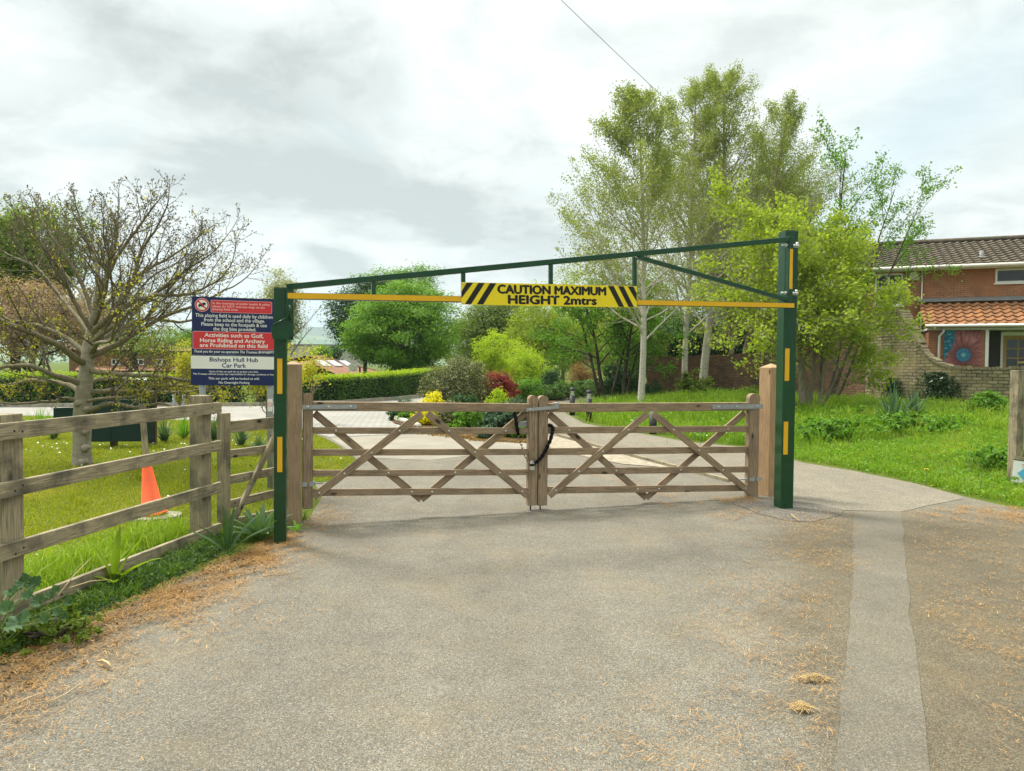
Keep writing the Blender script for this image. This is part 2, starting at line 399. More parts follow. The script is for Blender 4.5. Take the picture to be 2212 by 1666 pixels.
def blades(rng, xy, h, w, lean=.35, z=-.01, curl=.5):
    """grass blades: 5 vertices each, quad + tip"""
    N = len(xy); h = h * rng.uniform(.5, 1.25, N); a = rng.uniform(0, 2*np.pi, N); s = np.stack([np.cos(a), np.sin(a)], 1)
    b = rng.uniform(0, 2*np.pi, N); ld = np.stack([np.cos(b), np.sin(b)], 1) * (rng.uniform(.1, 1, N) * lean)[:, None]
    V = np.zeros((N, 5, 3)); w = w * rng.uniform(.7, 1.3, N)
    zz = z if np.isscalar(z) else np.asarray(z)
    base = np.concatenate([xy, np.full((N, 1), 0.) + np.reshape(zz, (-1, 1))], 1)
    V[:, 0] = base; V[:, 0, :2] -= s * w[:, None] / 2; V[:, 1] = base; V[:, 1, :2] += s * w[:, None] / 2
    mid = base.copy(); mid[:, :2] += ld * h[:, None] * .4; mid[:, 2] += h * .62
    V[:, 2] = mid; V[:, 2, :2] += s * w[:, None] * .38; V[:, 3] = mid; V[:, 3, :2] -= s * w[:, None] * .38
    tip = base.copy(); tip[:, :2] += ld * h[:, None] * (1 + curl * .5); tip[:, 2] += h * (1 - curl * .35 * np.minimum(1, np.linalg.norm(ld, axis=1) * 2))
    V[:, 4] = tip
    i = np.arange(N)[:, None] * 5
    fl = np.concatenate([i + np.array([[0, 1, 2, 3]]), i + np.array([[3, 2, 4]])], 1).ravel()
    return V.reshape(-1, 3), fl, np.tile([4, 3], N)
def in_poly(xy, poly):
    x, y = xy[:, 0], xy[:, 1]; k = np.zeros(len(xy), bool); n = len(poly)
    for i in range(n):
        x1, y1 = poly[i]; x2, y2 = poly[(i+1) % n]
        c = ((y1 > y) != (y2 > y)) & (x < (x2-x1)*(y-y1)/(y2-y1+1e-12)+x1); k ^= c
    return k
def scatter(rng, poly, n):
    p = np.array(poly); lo, hi = p.min(0), p.max(0); out = []
    tot = 0
    while tot < n:
        q = rng.uniform(lo, hi, (n, 2)); q = q[in_poly(q, poly)]; out.append(q); tot += len(q)
        if len(q) == 0: break
    return np.concatenate(out)[:n]
def sheet(name, poly, z, mat, kind='structure', sub=None):
    poly = poly if sum(a[0]*b[1]-b[0]*a[1] for a, b in zip(poly, poly[1:]+poly[:1])) > 0 else poly[::-1]
    P_ = [Vector((x, y)) for x, y in poly]; idx = list(range(len(poly))); tris = []
    def cr(a, b, c): return (b.x-a.x)*(c.y-a.y) - (b.y-a.y)*(c.x-a.x)
    while len(idx) > 3:
        best = None
        for k in range(len(idx)):
            i, j, l = idx[k-1], idx[k], idx[(k+1) % len(idx)]
            if cr(P_[i], P_[j], P_[l]) <= 1e-12: continue
            if any(m not in (i, j, l) and cr(P_[i], P_[j], P_[m]) >= 0 and cr(P_[j], P_[l], P_[m]) >= 0 and cr(P_[l], P_[i], P_[m]) >= 0 for m in idx): continue
            q = (P_[i]-P_[l]).length
            if best is None or q < best[0]: best = (q, k, (i, j, l))
        if best is None: print('EAR FAIL', name); break
        tris.append(best[2]); idx.pop(best[1])
    tris.append(tuple(idx[:3])); me = mesh_np([(x, y, z) for x, y in poly], [i for t_ in tris for i in t_], [3]*len(tris)); o = link(name, me, mat, None, Matrix()); o['kind'] = kind; return o
rng = np.random.default_rng(7); random.seed(7)
# ---------------------------------------------------------------- shared materials
M_GATE = m_wood('gate_timber', (.39, .29, .19), (.245, .172, .11), (.10, .072, .05), 1.0, .45)
M_FENCE = m_wood('old_fence_timber', (.40, .34, .22), (.25, .205, .135), (.055, .05, .042), .8, .9, moss=.4)
M_POST = m_wood('new_post_timber', (.48, .325, .185), (.35, .22, .115), (.20, .125, .065), .8, .25)
M_POSTG = m_wood('greyed_post_timber', (.42, .30, .185), (.30, .21, .125), (.14, .10, .065), .8, .35, moss=.12)
M_GREEN = m_plain('barrier_green_paint', (.0022, .047, .014), .26, 0, .06, 3, 0, .5, dirt=(.05, .075, .045), dirtk=.35)
M_TAPE = m_plain('amber_tape', (.74, .41, .010), .5, 0, .06, 8, 0, .4)
M_YEL = m_plain('caution_yellow', (.82, .65, .012), .4, 0, .03, 4, dirt=(.45, .36, .05), dirtk=.25)
M_BLACK = m_plain('black_vinyl', (.008, .008, .009), .5, 0, .1)
M_GALV = m_plain('galvanised_steel', (.36, .38, .39), .55, .35, .15, 22, .05)
M_ZINC = m_plain('bright_zinc', (.60, .61, .60), .35, .8, .1, 30)
M_GREYPAINT = m_plain('grey_post_steel', (.33, .35, .37), .5, .4, .1, 9)
M_NAVY = m_plain('navy_panel', (.008, .018, .095), .38, 0, .06, 2)
M_RED = m_plain('red_panel', (.62, .035, .045), .4, 0, .05, 3)
M_WHITE = m_plain('white_vinyl', (.78, .78, .76), .5, 0, .03)
M_NAVYTXT = m_plain('navy_lettering', (.012, .02, .13), .5, 0, .03)
M_PINKISH = m_plain('pale_red_border', (.80, .52, .52), .5, 0, .03)

# ---------------------------------------------------------------- ground
M_GROUND = m_ground()
def ground():
    me = bpy.data.meshes.new('ground'); bm = bmesh.new(); S = 6000
    bm.faces.new([bm.verts.new(p) for p in ((-S, -S, -.006), (S, -S, -.006), (S, S, -.006), (-S, S, -.006))]); bm.to_mesh(me); bm.free()
    o = link('ground', me, M_GROUND, None, Matrix()); o['kind'] = 'structure'
ground()
M_ASPH = m_asphalt('asphalt_chippings', (.115, .105, .084), (.178, .164, .134), (.242, .226, .19), 165, zones=True)
M_PATH = m_asphalt('path_tarmac', (.10, .09, .07), (.19, .17, .135), (.27, .245, .20), 150, True, warmk=.15)
M_PATCH = m_asphalt('fresh_tarmac', (.06, .055, .05), (.12, .112, .10), (.20, .19, .165), 120, True, warmk=.08)
M_STRIP = m_asphalt('trench_tarmac', (.10, .09, .071), (.14, .127, .102), (.178, .163, .133), 180, True, warmk=.12)
LEFT_EDGE = [(-3.6, -3), (-3.15, 1.5), (-2.75, 3.1), (-2.62, 3.8), (-2.5, 4.4), (-2.40, 4.9), (-2.30, 5.5), (-2.14, 6.05), (-2.1, 6.6), (-2.02, 7.4), (-2.2, 8.6), (-2.5, 9.4), (-2.24, 10.1), (-2.28, 11.1), (-2.56, 12.1), (-3.2, 13.8), (-3.9, 15.4), (-5, 17.2), (-8, 19.3), (-12, 20.4), (-40, 21.5)]
RIGHT_EDGE = [(60, 60), (30, 44), (12, 38), (6.5, 36), (4, 34.4), (2.4, 28.8), (1.74, 24), (1.93, 19.8), (2.5, 18.2), (3.1, 16.6), (3.6, 15.2), (4.45, 14.3), (4.7, 13), (4.75, 12), (5.15, 11.1), (5.45, 9.9), (5.5, 8.9), (5.6, 8.3), (6.2, 6.5), (7, 3), (7.5, -3)]
sheet('road', LEFT_EDGE + [(-40, 27), (-16, 24.6), (-9.4, 26.2), (-6.6, 28.4), (-4.9, 32), (-3.9, 36), (-3.0, 44), (-1, 52), (20, 60)] + RIGHT_EDGE, 0.0, M_ASPH)
sheet('footpath', [(.98, 16.2), (1.95, 13), (2.90, 9.9), (3.12, 8.5), (3.62, 8.0), (4.22, 7.95), (4.75, 8.35), (5.35, 8.75), (5.46, 8.95), (5.42, 9.9), (5.12, 11.1), (4.72, 12), (4.66, 13), (4.4, 14.3), (3.55, 15.2), (3.05, 16.6), (2.45, 18.2), (1.88, 19.8), (1.70, 24), (2.35, 28.8), (3.9, 34.4), (6.4, 35.9), (12, 37.9), (12, 40), (6.4, 38.2), (3.5, 36.6), (2.45, 34), (1.75, 30), (.82, 22)], .004, M_PATH)
jit = random.Random(3)
def wob(a, b, n, k): return [(a[0]+(b[0]-a[0])*i/n + jit.uniform(-k, k), a[1]+(b[1]-a[1])*i/n) for i in range(n+1)]
sheet('trench_strip', wob((3.70, 7.96), (2.29, 4.92), 14, .012) + wob((2.25, 4.85), (-.02, .2), 20, .012) + wob((.33, .2), (2.63, 4.85), 20, .012) + wob((2.67, 4.92), (4.22, 7.96), 14, .012), .003, M_STRIP)
sheet('tarmac_patch', [(2.50, 8.35), (2.62, 7.75), (2.78, 7.42), (3.0, 7.36), (3.45, 7.72), (3.62, 8.0), (3.45, 8.4), (3.2, 8.62), (2.85, 8.6)], .0045, M_PATCH)
# pale cobbled car park and a worn concrete apron beyond the gate
def m_cobble():
    m, nt = new_mat('cobble_setts'); t = NT(nt); o = t.obj()
    v = t.mapv(o, (1, 1, 1), (0, 0, 0), (0, 0, R(28)))
    b = t.n('ShaderNodeTexBrick', {'Vector': v, 'Color1': (.31, .30, .275), 'Color2': (.26, .25, .23), 'Mortar': (.19, .18, .165), 'Scale': 1.0, 'Mortar Size': .018, 'Brick Width': .22, 'Row Height': .15})
    n = t.noise(o, .6, 4, .6); col = t.mix(1.0, b.outputs[0], t.ramp(n, [(.3, (.85,)*3), (.7, (1.15,)*3)]), 'MULTIPLY')
    t.out(col, .7, 0, t.bump(t.math('MULTIPLY', b.outputs[1], -1.0), .4, .01), .4); return m
sheet('car_park', [(-3.82, 15.5), (-2.35, 16.3), (-2.4, 17.6), (-3.0, 19), (-3.5, 20.8), (-3.5, 29), (-2.7, 37), (-3.6, 37), (-4.6, 32), (-6.4, 28.3), (-9.2, 26.1), (-16, 24.5), (-40, 26.8), (-40, 21.6), (-12, 20.6), (-8, 19.4), (-5, 17.3)], .004, m_cobble())
sheet('concrete_apron', [(-2.5, 12.15), (-3.75, 15.3), (-2.3, 16.15), (-1.75, 16.2), (-.55, 14.8), (.4, 14.55), (.3, 13.6), (-1.3, 11.9)], .004, m_plain('pale_worn_tarmac', (.255, .235, .195), .9, 0, .14, 1.2, .2, .2, 150))
sheet('sand_patch', [(.55, 15.8), (.98, 16.0), (1.9, 12.95), (2.45, 11.2), (1.75, 11.6), (1.35, 12.3), (.75, 13.6)], .008, m_plain('sandy_stone', (.31, .27, .21), .95, 0, .3, 9, .9, .1, 40))
# timber path edging
edge = MB()
for a, b in (((1.0, 16.3), (1.96, 13)), ((1.96, 13), (2.93, 9.9))):
    p, q = Vector((*a, .02)), Vector((*b, .02)); m = axes(p, q, (0, 0, 1)); L = (q-p).length; edge.box((0, -.025, -.02), (L, .025, .022), m)
tag(link('path_edging', edge, M_FENCE, None, None), 'thin timber edging board set along the left side of the footpath', 'edging')
# kerb at the hedge
M_KERB = m_plain('kerb_stone', (.36, .33, .27), .9, 0, .25, 5, .4)
kb = MB(); kp = [(-40, 27), (-16, 24.6), (-9.4, 26.2), (-6.6, 28.4), (-4.9, 32), (-3.9, 36)]
for a, b in zip(kp[:-1], kp[1:]):
    n = max(1, int(math.dist(a, b) / .9))
    for i in range(n):
        p = Vector((a[0]+(b[0]-a[0])*i/n, a[1]+(b[1]-a[1])*i/n, 0)); q = Vector((a[0]+(b[0]-a[0])*(i+.985)/n, a[1]+(b[1]-a[1])*(i+.985)/n, 0))
        kb.box((0, 0, -.01), ((q-p).length, .14, .125), axes(p, q, (0, 0, 1)))
link('kerb', kb, M_KERB, None, Matrix())['kind'] = 'structure'

# ---------------------------------------------------------------- height barrier
def bolt(parent, p, n, r=.011, h=.008, mat=None, name='bolt'):
    z = Vector(n).normalized(); M = z.to_track_quat('Z', 'Y').to_matrix().to_4x4(); M.translation = p
    b = MB(); b.lathe([(r, 0), (r, h*.45), (r*.75, h*.85), (r*.3, h)], 10); return link(name, b, mat or M_ZINC, parent, M, True)
YAW = R(10)
def yaw_frame(u, Y, yaw):
    p = GX(u, Y); return Frame((p.x, p.y), (p.x + math.cos(yaw), p.y + math.sin(yaw)))
def barrier():
    root = thing('height_barrier', 'green steel height barrier with yellow caution board across the road', 'barrier', GX(1150, 7.0))
    # left post (front left edge at u 592), right post (front left edge at u 1690)
    fl = yaw_frame(591.5, 6.3, YAW); fr = yaw_frame(1690, 8.05, YAW)
    zl = fl.sz(600, 622)[1]; zr = fr.sz(1720, 499)[1]
    for f, w, ztop, nm in ((fl, .1, zl, 'left'), (fr, .15, zr, 'right')):
        M = f.M(w/2, 0, -w/2)
        post = link('post', bevel_box(w, w, ztop + .3, .008 if nm == 'right' else .006, (0, 0, (ztop - .3)/2)), M_GREEN, root, M)
        cap = link('post_cap', bevel_box(w - .004, w - .004, .006, .002, (0, 0, ztop + .003)), M_GREEN, root, M)
        # amber reflective strips on the front face
        bands = ((775, 851), (944, 1020)) if nm == 'left' else ((753, 823), (911, 982))
        for a, b in bands:
            z1, z0 = f.sz(605 if nm == 'left' else 1705, a)[1], f.sz(605 if nm == 'left' else 1705, b)[1]
            s0 = .028 if nm == 'left' else .018
            sw = .042 if nm == 'left' else .052
            mb = MB(); mb.box((s0, -.0025, z0), (s0 + sw, -.0005, z1)); link('reflective_strip', mb, M_TAPE, root, f.M())
    # arm: vertical plane in front of the posts
    A = P(621, 640, 6.24); B = P(1709, 660, 7.96); f = Frame((A.x, A.y), (B.x, B.y)); T = .055
    def seg(name, a, b, w, t, off=0, mat=M_GREEN, bev=.004, parent=root):
        p = f.px(*a, off); q = f.px(*b, off); up = f.d if abs((q-p).normalized().z) > .9 else (0, 0, 1)
        return beam(name, p, q, w, t, mat, parent, up, bev)
    arm = seg('top_rail', (619, 620.5), (1704, 517.5), .05, .05)
    low = seg('lower_rail', (630, 640), (1711, 660.5), .055, .05, 0, M_GREEN, .0015)
    pq = [f.px(621, 639.5), f.px(1000, 646.7), f.px(1374, 654), f.px(1712, 660.5)]
    for a, b in ((pq[0], pq[1]), (pq[2], pq[3])):
        m = axes(a, b, (0, 0, 1)); mb = MB(); mb.box((0, -.0285, -.0235), ((b-a).length, -.0255, .0235), m); link('amber_strip', mb, M_TAPE, root, Matrix())
    for u, v0, v1 in ((807, 608, 636), (1000.5, 588, 640), (1189.5, 571, 646), (1370.5, 556, 650)):
        a, b = f.px(u, v0), f.px(u, v1); seg('strut', (u, v0), (u, v1), .036, .036)
    seg('diagonal_brace', (1378, 556), (1706, 650), .042, .042)
    # hinge upright at the right end
    s, _ = f.sz(1704.5, 600); zt = f.sz(1704, 511)[1]; zb = f.sz(1704, 655)[1]
    up = beam('hinge_upright', f.w(s, zb - .02), f.w(s, zt), .055, .05, M_GREEN, root, f.d)
    z1, z0 = f.sz(1708, 539)[1], f.sz(1708, 625)[1]
    mb = MB(); mb.box((s - .018, -.0285, z0), (s + .022, -.0255, z1)); link('amber_strip', mb, M_TAPE, root, f.M())
    for v in (531, 634):
        z = f.sz(1712, v)[1]
        e = MB(); p = f.w(s + .03, z, .0); e.tube([p, f.w(s + .115, z, .0)], .012, 10); e.tube([f.w(s + .045, z), f.w(s + .066, z)], .019, 6); e.tube([f.w(s + .078, z), f.w(s + .112, z)], .021, 6)
        e.tube([f.w(s + .098, z), f.w(s + .098, z + .04)], .013, 8); e.tube([f.w(s + .098, z + .02), f.w(s + .098, z + .03)], .018, 6)
        e2 = MB(); e2.tube([f.w(s - .1, z), f.w(s - .028, z)], .011, 8); e2.tube([f.w(s - .05, z), f.w(s - .03, z)], .019, 6); link('hinge_bolt', e2, M_ZINC, root, None)
        e.tube([f.w(s + .098, z, 0), f.w(s + .098, z, -.06)], .012, 8)
        link('hinge_bolt', e, M_ZINC, root, None)
    # latch end at the left
    s, zt = f.sz(626, 613.5); zb = f.sz(626, 734)[1]
    beam('latch_upright', f.w(s, zb + .005), f.w(s, zt), .058, .05, M_GREEN, root, f.d, .005)
    fo = Frame((f.w(0, 0, .03).x, f.w(0, 0, .03).y), (f.w(f.L, 0, .03).x, f.w(f.L, 0, .03).y))
    poly = [fo.sz(*q) for q in ((586, 707), (589, 703), (620, 686.5), (633, 686.5), (633, 735), (588, 732.5))]
    mb = MB(); mb.prism(poly, 0, .012); link('latch_plate', mb, M_GREEN, root, fo.M())
    lip = MB(); a, b = fo.w(*poly[1]), fo.w(*poly[2]); lip.tube([a + f.n*.02, b + f.n*.02], .006, 8); link('latch_lip', lip, M_GREEN, root, None)
    h = MB(); h.tube([fo.px(627, 690, .03), fo.px(627, 668, .03), fo.px(626.5, 662, .024), fo.px(625, 660, .0)], [.012, .012, .011, .008], 10)
    h.tube([fo.px(624, 692, .02), fo.px(632, 693, .02)], .008, 8); link('latch_handle', h, M_GREEN, root, None, True)
    bolt(root, fo.px(628.5, 728, .002), f.n, .011, .008, M_BLACK)
    # caution board
    fb = Frame((f.w(0, 0, .034).x, f.w(0, 0, .034).y), (f.w(f.L, 0, .034).x, f.w(f.L, 0, .034).y))
    c = [fb.sz(996.5, 609.5), fb.sz(1376, 618.5), fb.sz(1376, 664.5), fb.sz(996.5, 658)]
    bd = MB(); bd.prism([c[3], c[2], c[1], c[0]], 0, .003); board = link('caution_board', bd, M_YEL, root, fb.M())
    # map from zoomed photo pixels of the board to the board plane
    def Z(x, y): return fb.sz((1800 + x/2.38)*.54216, (1000 + y/2.38)*.54216)
    s0, s1 = c[0][0], c[1][0]; Lb = s1 - s0; x0, x1 = 93, 1757
    def top(k): return c[0][1] + (c[1][1]-c[0][1])*k
    def bot(k): return c[3][1] + (c[2][1]-c[3][1])*k
    def pt(x, y): k = (x - x0)/(x1 - x0); return (s0 + k*Lb, bot(k) + (top(k) - bot(k))*(1 - y))
    e = .02
    def stripe(poly): 
        mb = MB(); mb.prism([pt(*q) for q in poly], -.0012, -.0004); link('stripe', mb, M_BLACK, board, fb.M())
    stripe([(95, .98), (95, .36), (140, .02), (192, .02), (95, .70)][::-1][1:] + []) if False else None
    stripe([(95, .42), (140, e), (197, e), (95, .72)])
    stripe([(125, 1-e), (243, e), (300, e), (180, 1-e)])
    stripe([(230, 1-e), (345, e), (402, e), (287, 1-e)])
    stripe([(1462, e), (1520, e), (1628, 1-e), (1574, 1-e)])
    stripe([(1564, e), (1620, e), (1728, 1-e), (1674, 1-e)])
    stripe([(1662, e), (1720, e), (1755, .33), (1755, .72)])
    tilt = math.atan2(top(1) - top(0), Lb)
    Mb = fb.M(s0, bot(0), 0) @ Matrix.Rotation(-tilt, 4, 'Y'); H = (top(0) - bot(0))
    k = Lb/(x1 - x0)
    lettering('CAUTION MAXIMUM', (420-x0)*k, (1443-x0)*k, H*.535, H*.375, -.001, M_BLACK, board, Mb, .075)
    lettering('HEIGHT 2mtrs', (515-x0)*k, (1348-x0)*k, H*.075, H*.375, -.001, M_BLACK, board, Mb, .075)
    for x, y in ((112, .07), (112, .93), (940, .55), (1738, .07), (1738, .93)):
        q = pt(x, y); bolt(board, fb.w(q[0], q[1], .0005), f.n, .007, .004, M_ZINC, 'screw')
barrier()

# ---------------------------------------------------------------- gates and their posts
gA, gB = P(653, 880, 7.10), P(1640, 880, 8.82); GF = Frame((gA.x, gA.y), (gB.x, gB.y))
def field_gate(label, cfg):
    f = GF; root = thing('field_gate', label, 'gate', f.w(f.sz(cfg['mid'], 1000)[0], 0))
    def mk(name, u0, v0, u1, v1, w, t, off=0, bev=.004):
        p, q = f.px(u0, v0, 0), f.px(u1, v1, 0); p += f.n*off; q += f.n*off
        up = f.d if abs((q-p).normalized().z) > .9 else (0, 0, 1); return beam(name, p, q, w, t, M_GATE, root, up, bev), p, q
    def z2(u, va, vb): return abs(f.sz(u, va)[1] - f.sz(u, vb)[1])
    parts = []
    for (ua, ub, va0, va1, vb0, vb1), t in zip(cfg['rails'], (.07, .03, .03, .03, .03)):
        w = (z2(ua, va0, va1) + z2(ub, vb0, vb1))/2
        parts.append(mk('top_rail' if t > .05 else 'rail', ua, (va0+va1)/2, ub, (vb0+vb1)/2, w*.97, t, 0, .007 if t > .05 else .004))
    for nm, (uc, hw, vt, vb) in (('hinge_stile', cfg['hinge']), ('meeting_stile', cfg['meet'])):
        s, zt = f.sz(uc, vt); zb = f.sz(uc, vb)[1]; w = abs(f.sz(uc+hw, 900)[0] - f.sz(uc-hw, 900)[0])
        # rounded head stile, extruded across the gate
        n = 14; poly = [(-w/2, zb), (w/2, zb)] + [(w/2*math.cos(math.pi*i/n), zt - w*.42 + w*.42*math.sin(math.pi*i/n)) for i in range(n+1)]
        m2 = MB(); zc = 0
        # local X along the stile so the grain runs up it
        M = axes(f.w(s, zb), f.w(s, zt), f.d); m2.prism([(z - zb, -x) for x, z in poly][::-1], -.038, .038)
        me = m2.mesh(); bm = bmesh.new(); bm.from_mesh(me); bmesh.ops.recalc_face_normals(bm, faces=bm.faces[:]); bmesh.ops.bevel(bm, geom=[e for e in bm.edges if e.is_manifold and e.calc_face_angle(0) > .6], offset=.005, segments=2, affect='EDGES'); bm.to_mesh(me); bm.free()
        # Z of the local frame is +d, poly used -x: flip so the outline sits right
        link(nm, me, M_GATE, root, M)
    br = []
    for (a, b) in cfg['front']: br.append(mk('brace', *a, *b, .072, .028, .031))
    for (a, b) in cfg['rear']: mk('brace', *a, *b, .072, .028, -.031)
    # bolts where braces cross rails
    def cross(p, q, a, b):
        P1, P2 = f.sz(*p), f.sz(*q); Q1, Q2 = f.sz(*a), f.sz(*b)
        d1 = (P2[0]-P1[0], P2[1]-P1[1]); d2 = (Q2[0]-Q1[0], Q2[1]-Q1[1]); den = d1[0]*d2[1]-d1[1]*d2[0]
        t = ((Q1[0]-P1[0])*d2[1]-(Q1[1]-P1[1])*d2[0])/den; return (P1[0]+d1[0]*t, P1[1]+d1[1]*t), t
    for lst, off, isf in ((cfg['front'], .0455, True), (cfg['rear'], .0155, False)):
        for k, (a, b) in enumerate(lst):
            for i in range(1, 5):
                ua, ub, va0, va1, vb0, vb1 = cfg['rails'][i]
                (s, z), t = cross(a, b, (ua, (va0+va1)/2), (ub, (vb0+vb1)/2))
                if .03 < t < .97 and not (not isf and i == 2): bolt(br[k][0] if isf else parts[i][0], f.w(s, z, off), f.n, .012, .008)
    # strap hinge and lower clamp
    u0, u1, v0, v1 = cfg['strap']; a, b = f.sz(u0, (v0+v1)/2), f.sz(u1, (v0+v1)/2); h = z2(u0, v0, v1)/2; far = cfg['far']
    pts = [(a[0], a[1]-h), (b[0]-h*.6, a[1]-h), (b[0], a[1]-h*.3), (b[0], a[1]+h*.3), (b[0]-h*.6, a[1]+h), (a[0], a[1]+h)] if far > 0 else [(a[0], a[1]-h*.3), (a[0]+h*.6, a[1]-h), (b[0], a[1]-h), (b[0], a[1]+h), (a[0]+h*.6, a[1]+h), (a[0], a[1]+h*.3)]
    mb = MB(); mb.prism(pts, -.047, -.0395); st = link('strap_hinge', mb, M_GALV, root, f.M())
    for k in (.12, .48, .88): bolt(st, f.w(a[0]+(b[0]-a[0])*k, a[1], .0475), f.n, .012, .008)
    uc, hw, _, _ = cfg['hinge']; s, z = f.sz(uc, cfg['clamp']); w = abs(f.sz(uc+hw, 900)[0]-f.sz(uc-hw, 900)[0])
    mb = MB(); mb.box((s-w*.56, -.046, z-.022), (s-w*.08, -.0395, z+.022)); mb.box((s+w*.12, -.046, z-.022), (s+w*.56, -.0395, z+.022))
    mb.box((s-w*.58, -.044, z-.02), (s-w*.51, .05, z+.02)); mb.box((s+w*.51, -.044, z-.02), (s+w*.58, .05, z+.02)); mb.tube([(s-w*.9*far, .0, z), (s+w*1.5*far, .0, z)], .008, 8); mb.tube([(s+w*.62*far, 0, z), (s+w*.72*far, 0, z)], .017, 6)
    link('lower_hinge', mb, M_GALV, root, f.M())
    uc = cfg['bolt_u']; s, z = f.sz(uc, 1085); mb = MB(); mb.tube([(s, .0, -.02), (s, .0, z)], .008, 8); mb.tube([(s, .06, .2), (s, .06, .62)], .008, 8); link('drop_bolt', mb, M_BLACK, root, f.M())
    return root
L = field_gate('wooden field gate leaf on the left, hung beside the greyed timber post', dict(mid=905, far=1, bolt_u=1146, clamp=1045,
    rails=[(676, 1141, 867.7, 887.4, 871.4, 890.6), (676, 1141, 923.4, 937, 923.8, 938), (676, 1141, 970.6, 984.5, 969.2, 983.3), (676, 1141, 1015.6, 1029.5, 1013.3, 1026.8), (676, 1141, 1056.8, 1071.3, 1053.2, 1067.8)],
    hinge=(664.8, 10.9, 849.2, 1098), meet=(1150.3, 9.6, 853.9, 1091),
    front=[((677, 1073), (910, 893)), ((922, 893), (1137, 1070))], rear=[((679, 893), (911, 1080)), ((911, 1080), (1136, 894))], strap=(650, 770, 874.5, 884)))
Rg = field_gate('wooden field gate leaf on the right, hung beside the orange timber post', dict(mid=1400, far=-1, bolt_u=1167, clamp=1034.5,
    rails=[(1182, 1616, 871.2, 891, 869.2, 886.8), (1182, 1616, 922, 937.3, 919.8, 933.3), (1182, 1616, 968.3, 983.3, 964.2, 978.6), (1182, 1616, 1011, 1025.6, 1006.8, 1020.9), (1182, 1616, 1051.5, 1066.2, 1046.5, 1061.2)],
    hinge=(1626.6, 11, 850, 1075), meet=(1172, 10, 854.5, 1091),
    front=[((1184, 1070), (1396, 893)), ((1408, 893), (1619, 1065))], rear=[((1187, 894), (1399, 1076)), ((1399, 1076), (1611, 892))], strap=(1533, 1643, 874, 884)))
# throw-over loop and latch on the right leaf
f = GF; a, b = f.sz(1133, 884.5), f.sz(1203, 878); mb = MB(); M = axes(f.w(*a, .055), f.w(*b, .055), (0, 0, 1)); Ld = math.dist(a, b)
mb.box((0, -.006, -.02), (Ld, .004, .014), M); mb.box((Ld-.03, -.004, -.02), (Ld, .1, .045), M); mb.box((0, -.004, -.02), (.008, .11, .014), M)
lp = link('throw_over_loop', mb, M_GALV, Rg, Matrix()); bolt(lp, f.w(a[0]+.04, a[1]+.003, .061), f.n, .01, .006)
a = f.sz(1121, 922); b = f.sz(1140, 911); mb = MB(); mb.box((a[0], .02, a[1]), (b[0], .05, b[1])); mb.box((a[0]-.03, .03, a[1]+.02), (a[0], .04, a[1]+.035)); link('latch_box', mb, M_GALV, L, f.M())
# ---- chain
M_SLEEVE = m_plain('black_fabric_sleeve', (.010, .010, .011), .95, 0, .3, 60, .8, .1, 120); M_LINK = m_plain('old_chain_steel', (.30, .25, .18), .5, .7, .3, 40)
ch = thing('security_chain', 'steel chain in a black fabric sleeve looped round the gate meeting stiles', 'chain', f.px(1150, 1000, .08))
def smooth_path(px, n=40):
    c = np.array([tuple(f.px(u, v, o)) for u, v, o in px]); t = np.linspace(0, len(c)-1, n); out = []
    for x in t:
        i = min(int(x), len(c)-2); k = x - i; p0, p1, p2, p3 = c[max(i-1, 0)], c[i], c[i+1], c[min(i+2, len(c)-1)]
        out.append(.5*((2*p1) + (-p0+p2)*k + (2*p0-5*p1+4*p2-p3)*k*k + (-p0+3*p1-3*p2+p3)*k**3))
    return np.array(out)
def sleeve(px, n):
    pts = smooth_path(px, n); r = .0185 + .004*np.sin(np.arange(n)*1.9) + np.random.default_rng(2).uniform(-.002, .002, n); r[0] = r[-1] = .008
    b = MB(); b.tube(pts, r, 10); link('sleeve', b, M_SLEEVE, ch, None, True)
sleeve([(1111, 896, -.05), (1112, 895, .03), (1114, 903, .06), (1116.5, 922, .065), (1120, 941, .06)], 22)
sleeve([(1154, 1002, .075), (1163, 995, .078), (1173, 983, .075), (1182, 966, .07), (1189, 950, .065), (1193, 934, .055), (1194, 924, .03), (1188, 919, .0), (1184, 921, -.05)], 46)
def torus_link(M, L_=.036, W=.02, r=.0042):
    b = MB(); n = 16; pts = []
    for i in range(n+1):
        a = 2*math.pi*i/n; x = math.cos(a)*W/2; z = math.sin(a)*W/2 + (L_/2-W/2)*(1 if math.sin(a) >= 0 else -1); pts.append(M @ Vector((x, 0, z)))
    b.tube(pts, r, 6, False); return b
cp = smooth_path([(1119, 938, .055), (1124, 953, .06), (1130, 972, .07), (1137, 990, .078), (1143.5, 1000, .08)], 12)
for i in range(11):
    p, q = Vector(cp[i]), Vector(cp[i+1]); z = (q-p).normalized(); Mx = z.to_track_quat('Z', 'Y').to_matrix().to_4x4() @ Matrix.Rotation(R(90*(i % 2)+20), 4, 'Z'); Mx.translation = (p+q)/2
    link('chain_link', torus_link(Mx, (q-p).length + .013), M_LINK, ch, None, True)
pdk = thing('padlock', 'small silver padlock with black body hanging from the gate chain', 'padlock', f.px(1143, 1013, .085))
mb = MB(); a = f.sz(1138.5, 1013); b = f.sz(1147.5, 1005); mb.box((a[0], -.098, a[1]), (b[0], -.076, b[1])); link('body', mb, M_ZINC, pdk, f.M())
a2 = f.sz(1147.5, 1000.5); mb = MB(); mb.box((a[0]+.001, -.0975, b[1]), (b[0]-.001, -.0765, a2[1])); link('sleeve', mb, M_BLACK, pdk, f.M())
